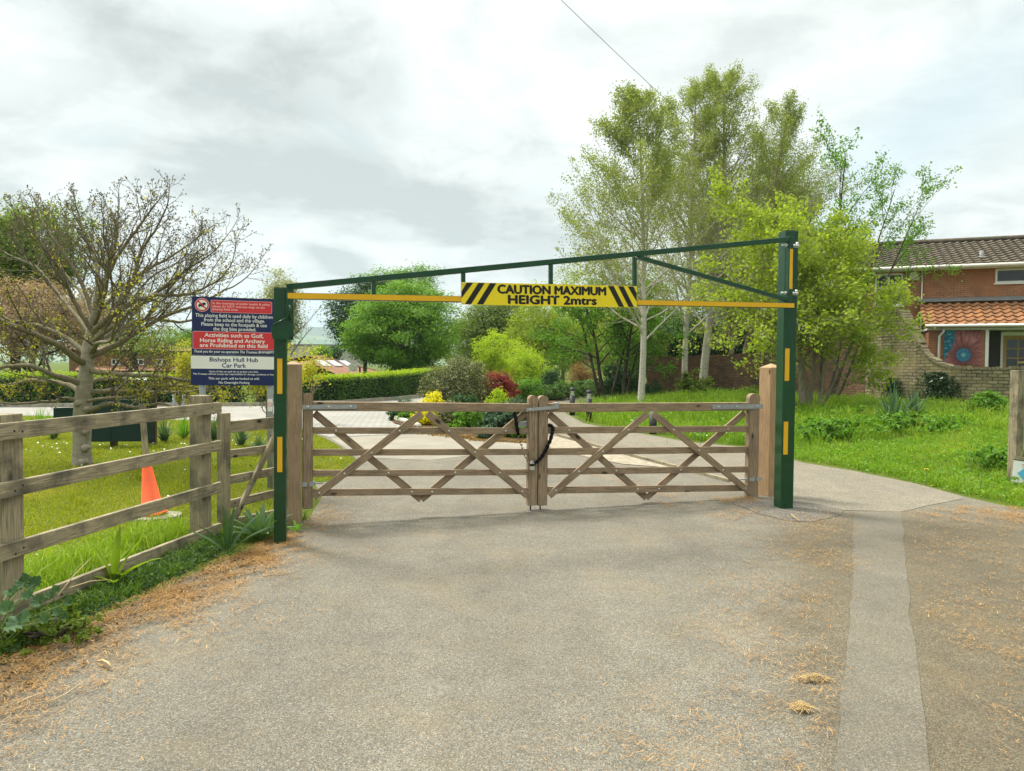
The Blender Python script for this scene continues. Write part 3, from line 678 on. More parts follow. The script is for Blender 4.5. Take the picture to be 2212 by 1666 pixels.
s0, s1, zz = a[0]+.009, b[0]-.009, a2[1]; mb = MB(); mb.tube([(s0, -.087, zz), (s0, -.087, zz+.02), ((s0+s1)/2, -.087, zz+.034), (s1, -.087, zz+.02), (s1, -.087, zz)], .0045, 8); link('shackle', mb, M_ZINC, pdk, f.M(), True)
mb = MB(); mb.tube([f.px(1145, 1001, .09), f.px(1156, 1001, .085)], .006, 8); link('connecting_link', mb, M_ZINC, ch, None)

def timber_post(label, u0, Y, w, vtop, um, mat, yaw, name='gate_post', rise=.035, lean=0.0):
    f = yaw_frame(u0, Y, yaw); zt = f.sz(um, vtop)[1]
    root = thing(name, label, 'post', f.w(w/2, 0, -w/2))
    M = axes(f.w(w/2, -.25, -w/2), f.w(w/2 + lean, zt - rise, -w/2), f.d)
    link('shaft', bevel_box(zt - rise + .25, w, w, .006, ((zt - rise + .25)/2, 0, 0)), mat, root, M)
    if rise:
        mb = MB(); h = w/2 - .004; z = zt - rise; v = [(w/2-h+lean, w/2-h, z), (w/2+h+lean, w/2-h, z), (w/2+h+lean, w/2+h, z), (w/2-h+lean, w/2+h, z), (w/2+lean, w/2, zt)]
        mb.add(v, [(0,1,4),(1,2,4),(2,3,4),(3,0,4),(3,2,1,0)]); link('pointed_top', mb, mat, root, f.M())
    return root
timber_post('greyed square timber gate post with a pointed top behind the left barrier post', 613.5, 7.0, .165, 779, 628, M_POSTG, R(16))
timber_post('orange brown square timber gate post with pointed top beside the right barrier post', 1660, 8.72, .175, 785, 1668, M_POST, R(24)) if False else None
fp = yaw_frame(1644.5, 8.95, R(-38))
def right_post():
    # rotated about 40 degrees: one narrow lit face on the left, one broad face on the right
    p = P(1660, 1073, 8.80); a = R(24); w = .19
    f = Frame((p.x, p.y), (p.x + math.cos(a), p.y + math.sin(a))); zt = f.sz(1665, 785)[1]; rise = .05
    root = thing('gate_post', 'orange brown square timber gate post with pointed top beside the right barrier post', 'post', f.w(w/2, 0, -w/2))
    M = axes(f.w(w/2, -.25, -w/2), f.w(w/2, zt - rise, -w/2), f.d)
    link('shaft', bevel_box(zt - rise + .25, w, w, .006, ((zt - rise + .25)/2, 0, 0)), M_POST, root, M)
    mb = MB(); z = zt - rise; e = .003; v = [(e, e, z), (w-e, e, z), (w-e, w-e, z), (e, w-e, z), (w/2, w/2, zt)]; mb.add(v, [(0,1,4),(1,2,4),(2,3,4),(3,0,4),(3,2,1,0)]); link('pointed_top', mb, M_POST, root, f.M())
right_post()

# ---------------------------------------------------------------- post and rail fence on the left
FF = Frame((-2.93, 4.2), (-2.60, 6.6))
fence = thing('post_and_rail_fence', 'weathered grey four rail timber fence along the left verge', 'fence', FF.w(1.2, 0))
def fpost(uc, vt, w, off, t=.11, parent=fence, slope=0):
    s, zt = FF.sz(uc, vt, off + t/2); p, q = FF.w(s, -.2, off), FF.w(s, zt, off); return beam('post', p, q, w, t, M_FENCE, parent, FF.d, .008)
for (va, vb, wr) in ((934.5, 880.5, .098), (1062.5, 962, .092), (1194, 1052, .094), (1322, 1141, .096)):
    (s0, z0), (s1, z1) = FF.sz(2, va), FF.sz(475, vb); k = (z1-z0)/(s1-s0)
    beam('rail', FF.w(s0-2.9, z0-k*1.2), FF.w(s1, z1), wr, .036, M_FENCE, fence, (0, 0, 1), .005)
sP1 = FF.sz(28, 1000, -.02)[0]; sP2 = FF.sz(447, 950, -.02)[0]
for s, zt, w in ((sP1, 1.235, .16), (sP2, 1.262, .15), (sP1-2.2, 1.23, .16)):
    beam('post', FF.w(s, -.2, -.08), FF.w(s, zt, -.08), w, .12, M_FENCE, fence, FF.d, .01)
for zc in (1.148, .81, .44):
    for s in (sP1-.03, sP1+.03, sP2+.02): 
        b = bolt(fence, FF.w(s, zc + random.uniform(-.025, .025) + (.0 if s > 1 else .0), .0185), FF.n, .007, .003, M_BLACK, 'nail')
# small old gate closing the gap to the barrier
pA, pB = GX(470, 6.72), GX(597, 7.5); SF = Frame((pA.x, pA.y), (pB.x, pB.y))
sg = thing('small_gate', 'narrow weathered timber side gate with one diagonal brace behind the left barrier post', 'gate', SF.w(.4, 0))
def sgm(name, u0, v0, u1, v1, w, t, off=0):
    p, q = SF.px(u0, v0), SF.px(u1, v1); up = SF.d if abs((q-p).normalized().z) > .93 else (0, 0, 1); return beam(name, p + SF.n*off, q + SF.n*off, w, t, M_FENCE, sg, up, .005)
for (a0, a1, b0, b1) in ((911.6, 936, 901.8, 924), (973.5, 990.6, 958.6, 977.8), (1030, 1047.5, 1009.9, 1026), (1083, 1100, 1057.7, 1074), (1124, 1140, 1100.5, 1117.5)):
    w = SF.sz(540, a0)[1] - SF.sz(540, a1)[1]; sgm('rail', 486, (a0+a1)/2, 593, (b0+b1)/2, w*1.02, .04)
sgm('hanging_stile', 479.5, 892, 479.5, 1150, .09, .08, .02); sgm('latch_stile', 600, 893, 600, 1118, .07, .07)
bb = sgm('brace', 497, 1124, 592, 930, .06, .03, .04)
for (u, v) in ((508, 1086), (528, 1034), (541, 1006), (585, 942)): bolt(bb, SF.px(u, v, .056), SF.n, .008, .005, M_BLACK)

# far right post, finger board
def rpost():
    p = P(2193, 1045, 9.95); a = R(18); w = .125; f = Frame((p.x, p.y), (p.x+math.cos(a), p.y+math.sin(a))); zt = f.sz(2195, 800)[1]
    o = beam('fence_post', f.w(w/2, -.2, -w/2), f.w(w/2+.01, zt, -w/2), w, w, M_FENCE, None, f.d, .008)
    tag(o, 'tall weathered square post standing in the grass at the right edge', 'post')
    # small notice leaning on its foot
    q = P(2184, 1036, 9.7); f2 = Frame((q.x, q.y), (q.x+math.cos(R(-6)), q.y+math.sin(R(-6)))); s0, zb = f2.sz(2184, 1036); _, z1 = f2.sz(2188, 984)
    root = thing('notice_board', 'small low white notice with a blue arrow beside the right hand post', 'sign', f2.w(.2, 0))
    M = f2.M(0, 0.02, 0) @ Matrix.Rotation(R(8), 4, 'Y') @ Matrix.Rotation(R(-8), 4, 'X'); h = z1 - .02; W = .52
    mb = MB(); mb.box((0, 0, .03), (W, .02, h)); link('board', mb, M_FENCE, root, M)
    mb = MB(); mb.box((.005, -.006, .05), (W-.01, -.001, h-.06)); sh = link('sheet', mb, M_WHITE, root, M)
    mb = MB(); y = h*.44; mb.prism([(.06, y), (.15, y+.085), (.15, y+.04), (.34, y+.04), (.34, y-.04), (.15, y-.04), (.15, y-.085)], -.0085, -.007); link('arrow', mb, m_plain('cyan_print', (.10, .42, .68), .5), sh, M)
    lettering('To', .10, .19, h-.145, .05, -.0085, m_plain('pale_print', (.45, .42, .36), .6), sh, M, .01)
    mb = MB(); mb.box((0, -.012, h-.045), (W, -.001, h)); link('top_batten', mb, M_FENCE, root, M)
    for x in (.04, W-.08): mb = MB(); mb.box((x, .021, -.25), (x+.045, .06, h-.05)); link('leg', mb, M_FENCE, root, M)
rpost()

# ---------------------------------------------------------------- car park sign
def park_sign():
    a, b = P(414.6, 740, 8.80), P(592, 740, 9.02); f = Frame((a.x, a.y), (b.x, b.y)); k = 182/ (.19526*932) * (f.sz(592, 740)[0] - f.sz(414.6, 740)[0]) / (592-414.6) * .19526
    cx = (646-180)*k; zc0 = f.sz(505, 646)[1]; y0 = 254
    def X(zx): return (zx-646)*k
    def Zz(zy): return -(zy - y0)*k
    root = thing('car_park_sign', 'large navy and red car park rules sign on two grey posts behind the fence', 'sign', f.w(cx, 0))
    M = f.M(cx, zc0, 0) @ Matrix.Rotation(R(.35), 4, 'Y')
    def rect(name, x0, x1, ya, yb, y, th, mat, parent, rad=0):
        if rad:
            pts = []; xa, xb, za, zb = X(x0), X(x1), Zz(yb), Zz(ya); r = rad*k
            for cxx, czz, a0 in ((xb-r, zb-r, 0), (xa+r, zb-r, 90), (xa+r, za+r, 180), (xb-r, za+r, 270)):
                for i in range(7): a = R(a0 + i*15); pts.append((cxx + r*math.cos(a), czz + r*math.sin(a)))
            pts = pts[::-1]
        else: pts = [(X(x0), Zz(yb)), (X(x1), Zz(yb)), (X(x1), Zz(ya)), (X(x0), Zz(ya))]
        mb = MB(); mb.prism(pts, y, y+th); o = link(name, mb, mat, parent, M); return o
    up = rect('rules_panel', 181, 1111, 240, 912, 0, .004, M_NAVY, root); lo = rect('name_panel', 173, 1117, 914, 1266, -.003, .005, M_NAVY, root)
    def ln(s, x0, x1, base, cap, par, mat=M_WHITE, bold=.016, sh=0, y=-.0022): lettering(s, X(x0), X(x1), Zz(base), cap*k, y, mat, par, M, bold, sh)
    rect('red_band', 386, 1066, 274, 418, -.0012, .001, M_PINKISH, up, 14); rect('red_band', 390, 1062, 278, 414, -.0017, .001, M_RED, up, 12)
    ln('In the interests of public health & safety', 407, 1045, 321, 24, up, M_PINKISH, .025); ln('please do NOT exercise dogs on the', 407, 985, 357, 24, up, M_PINKISH, .025); ln('playing field area.', 407, 687, 391, 24, up, M_PINKISH, .025)
    # no dogs roundel
    def disc(name, r, y, mat, par, inner=0):
        n = 40; mb = MB(); c = [(X(292)+r*k*math.cos(2*math.pi*i/n), Zz(335)+r*k*math.sin(2*math.pi*i/n)) for i in range(n)][::-1]
        if not inner: mb.prism(c, y, y+.0006)
        else:
            ci = [(X(292)+inner*k*math.cos(2*math.pi*i/n), Zz(335)+inner*k*math.sin(2*math.pi*i/n)) for i in range(n)][::-1]
            v = [(x, y, z) for x, z in c] + [(x, y, z) for x, z in ci]; mb.add(v, [(i, (i+1) % n, n+(i+1) % n, n+i) for i in range(n)])
        link(name, mb, mat, par, M)
    disc('roundel', 79, -.0012, M_PINKISH, up); disc('roundel_ring', 74, -.002, M_RED, up, 0); disc('roundel_face', 58, -.0026, M_WHITE, up)
    dog = [(248, 355), (252, 335), (262, 325), (268, 322), (300, 322), (312, 312), (318, 305), (322, 314), (336, 320), (335, 330), (318, 334), (316, 345), (322, 362), (314, 362), (306, 346), (280, 345), (268, 352), (262, 366), (252, 366), (256, 350), (252, 346), (250, 358)]
    mb = MB(); v = [(X(x), -.0031, Zz(y)) for x, y in dog]; bm = bmesh.new(); bm.faces.new([bm.verts.new(q) for q in v]); bmesh.ops.triangulate(bm, faces=bm.faces[:]); me = bpy.data.meshes.new('d'); bm.to_mesh(me); bm.free(); link('dog_symbol', me, M_BLACK, up, M)
    mb = MB(); mb.prism([(X(292)+(x*k), Zz(335)+(z*k)) for x, z in ((-49, 38), (-38, 49), (49, -38), (38, -49))], -.0036, -.0032); link('red_bar', mb, M_RED, up, M)
    ln('This playing field is used daily by children', 220, 1073, 474, 40, up); ln('from the school and the village.', 312, 985, 524, 40, up); ln('Please keep to the footpath & use', 285, 1008, 575, 40, up); ln('the dog bins provided.', 415, 888, 627, 40, up)
    rect('red_band', 191, 1101, 640, 846, -.0012, .001, M_PINKISH, up, 14); rect('red_band', 195, 1097, 644, 842, -.0017, .001, M_RED, up, 12)
    ln('Activities such as Golf,', 320, 970, 703, 44, up, M_WHITE, .03); ln('Horse Riding and Archery', 272, 988, 765, 44, up, M_WHITE, .03); ln('are Prohibited on this field', 270, 1018, 822, 44, up, M_WHITE, .03)
    ln('Thank you for your co-operation The Trustees BHVH&PFT', 207, 1096, 888, 29, up, M_WHITE, .02, .25)
    rect('white_band', 173, 1117, 925, 1075, -.0042, .001, M_WHITE, lo)
    ln('Bishops Hull Hub', 378, 912, 990, 48, lo, M_NAVYTXT, .03, 0, -.0048); ln('Car Park', 513, 778, 1058, 48, lo, M_NAVYTXT, .03, 0, -.0048)
    ln('Users of this car park do so at their own Risk.', 373, 918, 1115, 19, lo, M_WHITE, .022, 0, -.0038); ln('The Trustees will not accept any responsibility for damage, accidents or loss.', 197, 1096, 1145, 19, lo, M_WHITE, .022, 0, -.0038)
    ln('This car park will be locked at will.', 363, 930, 1199, 25, lo, M_WHITE, .022, 0, -.0038); ln('No Overnight Parking', 477, 818, 1247, 25, lo, M_WHITE, .022, 0, -.0038)
    for u in (436, 583):
        s = f.sz(u, 850)[0]; ztop = zc0 - .04; mb = MB(); mb.tube([f.w(s, -.3, -.05), f.w(s, ztop, -.05)], .037, 16)
        po = link('post', mb, M_GREYPAINT, root, None, True)
        if u > 500:
            z0, z1 = f.sz(583, 889)[1], f.sz(583, 862)[1]; mb = MB(); 
            for i in range(8): pass
            n = 8; v = []; 
            for i in range(n+1):
                a = R(-90 - 48 + 96*i/n)
                for z in (z0, z1): q = f.w(s, z, -.05) + f.d*.0385*math.cos(a) - Vector((f.n.x, f.n.y, 0))*.0385*math.sin(a); v.append(q)
            mb.add(v, [(2*i, 2*i+2, 2*i+3, 2*i+1) for i in range(n)]); st = link('sticker', mb, M_WHITE, po, None)
            zc = z0 + (z1-z0)*.55; pts = [f.w(s + .022*math.cos(2*math.pi*i/20), zc + .024*math.sin(2*math.pi*i/20), -.05 + .0395*math.cos(.022*math.cos(2*math.pi*i/20)/.0385)) for i in range(21)]
            mb = MB(); mb.tube(pts, .0028, 5, False); mb.tube([f.w(s-.015, zc+.016, -.013), f.w(s+.015, zc-.016, -.013)], .0025, 5); link('red_roundel', mb, M_RED, po, None)
park_sign()

# ---------------------------------------------------------------- cone, stake, notice boards
def cone():
    base = G(330, 1117); root = thing('traffic_cone', 'orange traffic cone leaning slightly on a flat grey slab', 'cone', base)
    tilt = Matrix.Translation(base + Vector((0, 0, .03))) @ Matrix.Rotation(R(-5), 4, 'Y') @ Matrix.Rotation(R(3), 4, 'X')
    m = m_plain('orange_plastic', (.80, .10, .012), .5, 0, .08, 4, .0, .4, dirt=(.35, .07, .02), dirtk=.4)
    b = MB(); b.lathe([(.138, .005), (.14, .018), (.128, .026), (.105, .03), (.028, .60), (.024, .605)], 28); link('body', b, m, root, tilt, True)
    p = G(332, 1119); b = MB(); rr = random.Random(5); n = 18
    prof = [(.255*(1+.06*rr.uniform(-1, 1))*math.cos(2*math.pi*i/n), .22*(1+.06*rr.uniform(-1, 1))*math.sin(2*math.pi*i/n)) for i in range(n)]
    v = [(x, y, -.02) for x, y in prof] + [(x, y, .028) for x, y in prof]; b.add(v, [tuple(range(n))[::-1], tuple(range(n, 2*n))] + [(i, (i+1) % n, n+(i+1) % n, n+i) for i in range(n)])
    tag(link('paving_slab', b, m_plain('grey_slab', (.27, .25, .20), .95, 0, .2, 8, .4), None, Matrix.Translation(p) @ Matrix.Rotation(R(15), 4, 'Z')), 'flat grey stone slab lying on the lawn under the orange cone', 'slab')
    t = tilt @ Vector((0, 0, .58)); top = P(306.5, 873, t.y + .02)
    tag(beam('wooden_stake', t + (t-top)*.3, top, .045, .045, M_FENCE, None, (1, 0, 0), .003), 'square weathered stake sticking up out of the orange cone', 'stake')
cone()
def notice():
    f = Frame((P(193, 900, 13.3).x, 13.3), (P(331, 900, 13.5).x, 13.5)); root = thing('notice_board', 'dark green double noticeboard on wooden posts behind the bare tree', 'noticeboard', f.w(.6, 0))
    mg = m_plain('dark_green_board', (.006, .030, .026), .45, 0, .2, 3)
    s1 = f.sz(331, 900)[0]; zt, zb = f.sz(260, 863)[1], f.sz(260, 954)[1]; sm = f.sz(240.5, 900)[0]
    for a, b in ((0, sm-.004), (sm+.004, s1)): link('panel', bevel_box(b-a, .05, zt-zb, .004, ((a+b)/2, 0, (zt+zb)/2)), mg, root, f.M())
    b = MB(); b.box((-.55, 0, f.sz(150, 903)[1]), (-.06, .05, f.sz(150, 880)[1])); link('side_panel', b, mg, root, f.M() @ Matrix.Rotation(R(20), 4, 'Z'))
    for u, v in ((242.5, 852), (311, 848), (328, 848)):
        s = f.sz(u, 900)[0]; beam('post', f.w(s, -.2, -.09), f.w(s, f.sz(u, v)[1], -.09), .11, .1, m_plain('brown_post', (.10, .06, .035), .9, 0, .25, 9, .3), root, f.d, .006)
notice()
# ================================================================ house
HF = Frame((13.98, 28.9), (18.66, 27.0))
M_HBRICK = m_brick('house_brick', (.42, .18, .095), (.31, .125, .07), (.36, .27, .20), .225, .075, .009, dirt=(.14, .09, .06), dirtk=.25, bump=.4, c3=(.36, .15, .075))
M_OLD = m_brick('old_wall_brick', (.38, .33, .22), (.22, .185, .125), (.10, .085, .06), .27, .10, .016, dirt=(.17, .165, .06), dirtk=.6, bump=1.0, rough_edges=.085, c3=(.40, .33, .17))
M_OLDR = m_brick('old_red_brick', (.34, .17, .095), (.18, .105, .07), (.11, .09, .065), .26, .095, .015, dirt=(.075, .07, .05), dirtk=.7, bump=1.0, rough_edges=.03, c3=(.09, .07, .05))
M_UPVC = m_plain('white_plastic', (.76, .76, .74), .4, 0, .03); M_GLASS = m_glass('dark_window_glass')
M_GUT = m_plain('off_white_gutter', (.62, .60, .55), .5, 0, .08)
M_DOOR = m_wood('varnished_door', (.50, .33, .13), (.40, .25, .09), (.25, .15, .05), .6, .1, knots=False)
def m_tile(name, c1, c2, dirt):
    m, nt = new_mat(name); t = NT(nt); o = t.obj(); r = t.n('ShaderNodeTexVoronoi', {'Vector': t.mapv(o, (3.33, 3.0, .01)), 'Scale': 1.0, 'Randomness': .35}); rv = t.n('ShaderNodeSeparateColor', {0: r.outputs['Color']})
    col = t.ramp(rv.outputs[0], [(0, c1), (1, c2)]); col = t.mix(t.math('MULTIPLY', t.ramp(t.noise(o, 7, 6, .7), [(.45, (0,)*3), (.7, (1,)*3)]), .7), col, dirt)
    t.out(col, .9, 0, t.bump(t.noise(o, 60, 3), .3, .01), .15); return m
def tiles(name, M, W, Ls, mat, parent, tw=.3, rh=.32, amp=.026):
    nx = int(W/tw*8)+1; rows = int(Ls/rh); xs = np.linspace(0, W, nx); ys = []; st = []
    for i in range(rows):
        for f in (0, .5, .985): ys.append((i+f)*rh); st.append(.045*(1-f))
    ys = np.array(ys); st = np.array(st); ph = xs/tw*2*np.pi; prof = amp*np.where(np.sin(ph) > 0, np.sin(ph), .45*np.sin(ph))
    X, Y = np.meshgrid(xs, ys); Zm = prof[None, :] + st[:, None] + np.random.default_rng(1).normal(0, .002, X.shape)
    idx = np.arange(X.size).reshape(X.shape); q = np.stack([idx[:-1, :-1], idx[:-1, 1:], idx[1:, 1:], idx[1:, :-1]], -1).reshape(-1, 4)
    me = mesh_np(np.stack([X, Y, Zm], -1).reshape(-1, 3), q.ravel(), np.full(len(q), 4)); return link(name, me, mat, parent, M)
def wall_uv(mb, f, s0, s1, z0, z1, off, holes=(), depth=.09):
    S = sorted({s0, s1, *[h[0] for h in holes], *[h[1] for h in holes]}); Zs = sorted({z0, z1, *[h[2] for h in holes], *[h[3] for h in holes]})
    for a, b in zip(S[:-1], S[1:]):
        for c, d in zip(Zs[:-1], Zs[1:]):
            if any(h[0]-1e-6 <= a and b <= h[1]+1e-6 and h[2]-1e-6 <= c and d <= h[3]+1e-6 for h in holes): continue
            mb.add([f.w(a, c, off), f.w(b, c, off), f.w(b, d, off), f.w(a, d, off)], [(0, 1, 2, 3)], [(a, c), (b, c), (b, d), (a, d)])
    for h in holes:
        a, b, c, d = h
        for p, q in (((a, c), (a, d)), ((b, d), (b, c)), ((a, d), (b, d)), ((b, c), (a, c))):
            mb.add([f.w(p[0], p[1], off), f.w(q[0], q[1], off), f.w(q[0], q[1], off-depth), f.w(p[0], p[1], off-depth)], [(3, 2, 1, 0)], [(p[0], p[1]), (q[0], q[1]), (q[0]+.07, q[1]), (p[0]+.07, p[1])])
def house():
    f = HF; root = thing('brick_house', 'red brick house with dark pantile roof and orange tiled porch behind the garden wall', 'house', f.w(4, 0), M=f.M(0, 0, 0))
    ze = f.sz(2000, 577)[1]; sl = -1.0; sr = 11.0; D = 7.4
    zr = f.sz(2080, 521, -D/2)[1]
    wl = [f.sz(1890, 600)[0], f.sz(1951, 600)[0], f.sz(1951, 660)[1], f.sz(1951, 590)[1]]; wr = [f.sz(2150, 600)[0], f.sz(2150, 600)[0]+1.55, f.sz(2150, 612)[1], f.sz(2150, 581)[1]]
    mb = MB(); wall_uv(mb, f, sl, sr, -.3, ze, 0, (tuple(wl), tuple(wr)))
    # side and back
    for s in (sl, sr):
        p = [(s, 0), (s, -D)]; a, b = f.w(s, -.3, 0), f.w(s, -.3, -D); c, d, e = f.w(s, ze, -D), f.w(s, zr-.05, -D/2), f.w(s, ze, 0)
        mb.add([a, b, c, d, e], [(0, 1, 2, 3, 4) if s > 0 else (4, 3, 2, 1, 0)], [(0, -.3), (D, -.3), (D, ze), (D/2, zr), (0, ze)] if s > 0 else [(0, ze), (D/2, zr), (D, ze), (D, -.3), (0, -.3)])
    mb.add([f.w(sl, -.3, -D), f.w(sr, -.3, -D), f.w(sr, ze, -D), f.w(sl, ze, -D)], [(3, 2, 1, 0)], [(0, 3), (12, 3), (12, 0), (0, 0)])
    wall = link('wall', mb, M_HBRICK, root, None)
    mt = m_tile('dark_pantiles', (.12, .10, .08), (.085, .072, .06), (.20, .17, .11)); ov = .35
    slope = math.atan2(zr-ze, D/2); Ls = (D/2+ov)/math.cos(slope)
    Mr = f.M(sl-.2, ze - ov*math.tan(slope), ov) @ Matrix.Rotation(slope, 4, 'X'); rf = tiles('roof', Mr, sr-sl+.4, Ls, mt, root)
    Mb = f.M(sr+.2, ze - ov*math.tan(slope), -D-ov) @ Matrix.Rotation(math.pi, 4, 'Z') @ Matrix.Rotation(slope, 4, 'X'); tiles('roof', Mb, sr-sl+.4, Ls, mt, root)
    b = MB(); b.tube([f.w(sl-.2, zr+.03, -D/2), f.w(sr+.2, zr+.03, -D/2)], .11, 10); link('ridge', b, mt, rf, None)
    b = MB(); pu = f.sz(2120, 556, -1.2); b.tube([f.w(pu[0], pu[1]-.25, -1.2), f.w(pu[0], f.sz(2120, 542, -1.2)[1], -1.2)], .07, 10); b.lathe([(.22, 0), (.2, .03), (.1, .06)], 12, Matrix.Translation(f.w(pu[0], pu[1]-.02, -1.2))); link('vent_pipe', b, m_plain('lead_grey', (.25, .26, .27), .6), rf, None)
    b = MB(); ch = f.sz(1840, 555, -3)[0]; b.box((ch-.5, 2.6, zr-.7), (ch+.1, 3.2, zr+.55)); b.box((ch-.55, 2.55, zr+.55), (ch+.15, 3.25, zr+.65)); link('chimney', b, m_plain('chimney_brick', (.20, .09, .055), .9, 0, .2, 12), rf, f.M())
    b = MB(); b.tube([f.w(sl-.2, ze-.06, ov+.02), f.w(sr, ze-.06, ov+.02)], .075, 10); b.box((0, 0, 0), (.001, .001, .001)) if False else None; link('gutter', b, M_GUT, root, None)
    b = MB(); b.box((sl-.1, -ov+.05, ze-.14), (sr, -.001, ze-.1)); b.box((sl-.1, -ov+.02, ze-.16), (sr, -ov+.05, ze+.0)); link('fascia', b, M_GUT, root, f.M())
    for (a, b_, c, d), cols, rows in ((wl, 2, (.55,)), (wr, 1, ())):
        fr = MB(); t = .07
        fr.box((a, .02, c), (b_, .07, c+t)); fr.box((a, .02, d-t), (b_, .07, d)); fr.box((a, .02, c+t), (a+t, .07, d-t)); fr.box((b_-t, .02, c+t), (b_, .07, d-t))
        if cols == 2: m_ = (a+b_)/2; fr.box((m_-t/2, .02, c+t), (m_+t/2, .07, d-t))
        for r in rows: z = c+(d-c)*r; fr.box((a+t, .021, z-t/2), ((a+b_)/2-t/2, .071, z+t/2)); fr.box(((a+b_)/2+t/2, .021, z-t/2), (b_-t, .071, z+t/2))
        fr.box((a-.05, -.05, c-.05), (b_+.05, .02, c)); w_ = link('window', fr, M_UPVC, root, f.M()); g = MB(); g.box((a+.02, .05, c+.02), (b_-.02, .06, d-.02)); link('pane', g, M_GLASS, w_, f.M())
    s, z0 = f.sz(1992, 582); z1 = f.sz(1988, 775)[1]; b = MB(); b.tube([f.w(s, ze-.1, .05), f.w(s, z1-1.2, .05)], .022, 8); link('cable_pipe', b, M_UPVC, root, None)
    s, z = f.sz(1974, 597); b = MB(); b.prism([(s-.19, z-.15), (s+.19, z-.15), (s+.1, z+.15), (s-.1, z+.15)][::1], -.1, -.01); link('alarm_box', b, m_plain('cream_plastic', (.62, .58, .48), .5), root, f.M())
    # lean-to porch
    po = 1.6; p = Frame(tuple(f.w(0, 0, po).xy), tuple(f.w(f.L, 0, po).xy)); s0 = p.sz(2003, 705)[0]; zt = f.sz(2000, 651)[1]; zb = p.sz(2003, 704)[1]
    sl2 = math.atan2(zt-zb, po+.25); Ls = (po+.25)/math.cos(sl2); mo = m_tile('orange_pantiles', (.36, .165, .075), (.24, .115, .06), (.15, .115, .07))
    pr = tiles('porch_roof', f.M(s0-.12, zb, po+.25) @ Matrix.Rotation(sl2, 4, 'X'), sr-s0, Ls, mo, root, .3, .31, .045)
    b = MB(); b.box((s0-.15, -.35, zt-.03), (sr, -.01, zt+.10), ) if False else b.prism([(s0-.15, zt-.02), (sr, zt-.02), (sr, zt+.12), (s0-.15, zt+.12)], -.03, -.005); m2 = f.M(s0-.15, zt+.06, .02) @ Matrix.Rotation(sl2, 4, 'X'); b.box((0, -.3, .03), (sr-s0, .0, .05), f.M().inverted() @ m2); link('flashing', b, m_plain('lead', (.18, .19, .20), .6, .2), pr, f.M())
    b = MB(); b.tube([f.w(s0-.1, zb-.02, po+.28), f.w(sr, zb-.02, po+.28)], .06, 10); link('porch_gutter', b, M_UPVC, root, None)
    zc = zb-.1; sa = p.sz(2128, 750)[0]; sb = p.sz(2134, 750)[0]; sd = p.sz(2137, 750)[0]
    mb = MB(); wall_uv(mb, p, s0+.05, sa, -.3, zc, 0); a_, b2 = f.w(s0+.05, 0, 0), p.w(s0+.05, 0)
    mb.add([f.w(s0+.05, -.3, 0), p.w(s0+.05, -.3), p.w(s0+.05, zc), f.w(s0+.05, zc, 0)], [(0, 1, 2, 3)], [(0, 0), (po, 0), (po, 3), (0, 3)]); link('porch_wall', mb, M_HBRICK, root, None)
    b = MB(); b.box((s0+.0, -.02, zc-.06), (sr, po, zc+.02)); link('soffit', b, M_UPVC, root, p.M())
    b = MB(); b.box((sa, -.03, -.2), (sb+.02, .06, zc-.06)); link('porch_post', b, M_UPVC, root, p.M())
    s2 = p.sz(2028, 750)[0]; b = MB(); b.tube([p.w(s2+.12, zb-.08, .14), p.w(s2+.12, zb-.22, .12), p.w(s2, zb-.38, .06), p.w(s2, -.2, .06)], .042, 10); link('downpipe', b, M_UPVC, root, None)
    # flower print panel on the porch wall
    ma, mb_ = p.sz(2040, 714), p.sz(2118, 788); W = mb_[0]-ma[0]; Hh = ma[1]-mb_[1]
    b = MB(); b.box((0, -.04, 0), (W, -.012, Hh)); pan = link('flower_panel', b, flower_mat(W, Hh), root, p.M(ma[0], mb_[1], 0))
    # recessed entrance
    q = Frame(tuple(f.w(0, 0, .75).xy), tuple(f.w(f.L, 0, .75).xy)); 
    def dz(v): return q.sz(2180, v)[1]
    e0 = q.sz(2137, 750)[0]; e1 = q.sz(2161, 750)[0]; e2 = q.sz(2166, 750)[0]; e3 = e2 + 1.25
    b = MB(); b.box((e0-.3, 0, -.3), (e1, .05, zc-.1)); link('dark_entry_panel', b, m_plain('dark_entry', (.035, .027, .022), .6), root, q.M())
    b = MB(); b.box((e1, -.05, -.3), (e2, .06, zc-.1)); b.box((e2, -.04, dz(725)), (sr, .06, zc-.1)); b.box((e3, -.05, -.3), (e3+.08, .06, dz(725))); link('door_frame', b, M_UPVC, root, q.M())
    b = MB(); b.box((e2, 0, -.3), (e3, .045, dz(725))); dr = link('door', b, M_DOOR, root, q.M()); zt2 = dz(729); cw = .33
    for i in range(3):
        for j in range(3):
            xa = e2+.12+i*(cw+.04); za = zt2-.18-(j+1)*.30-j*.04 + .1
            g = MB(); g.box((xa, -.006, za), (xa+cw, -.002, za+.30)); link('pane', g, M_GLASS, dr, q.M())
    g = MB(); zz = dz(785); g.box((e2+.45, -.02, zz), (e2+.75, -.002, zz+.07)); link('letter_plate', g, m_plain('brass', (.5, .36, .12), .35, .8), dr, q.M())
    mb = MB(); wall_uv(mb, p, e3+1.2, sr, -.3, zc-.1, 0); link('porch_wall', mb, M_HBRICK, root, None)
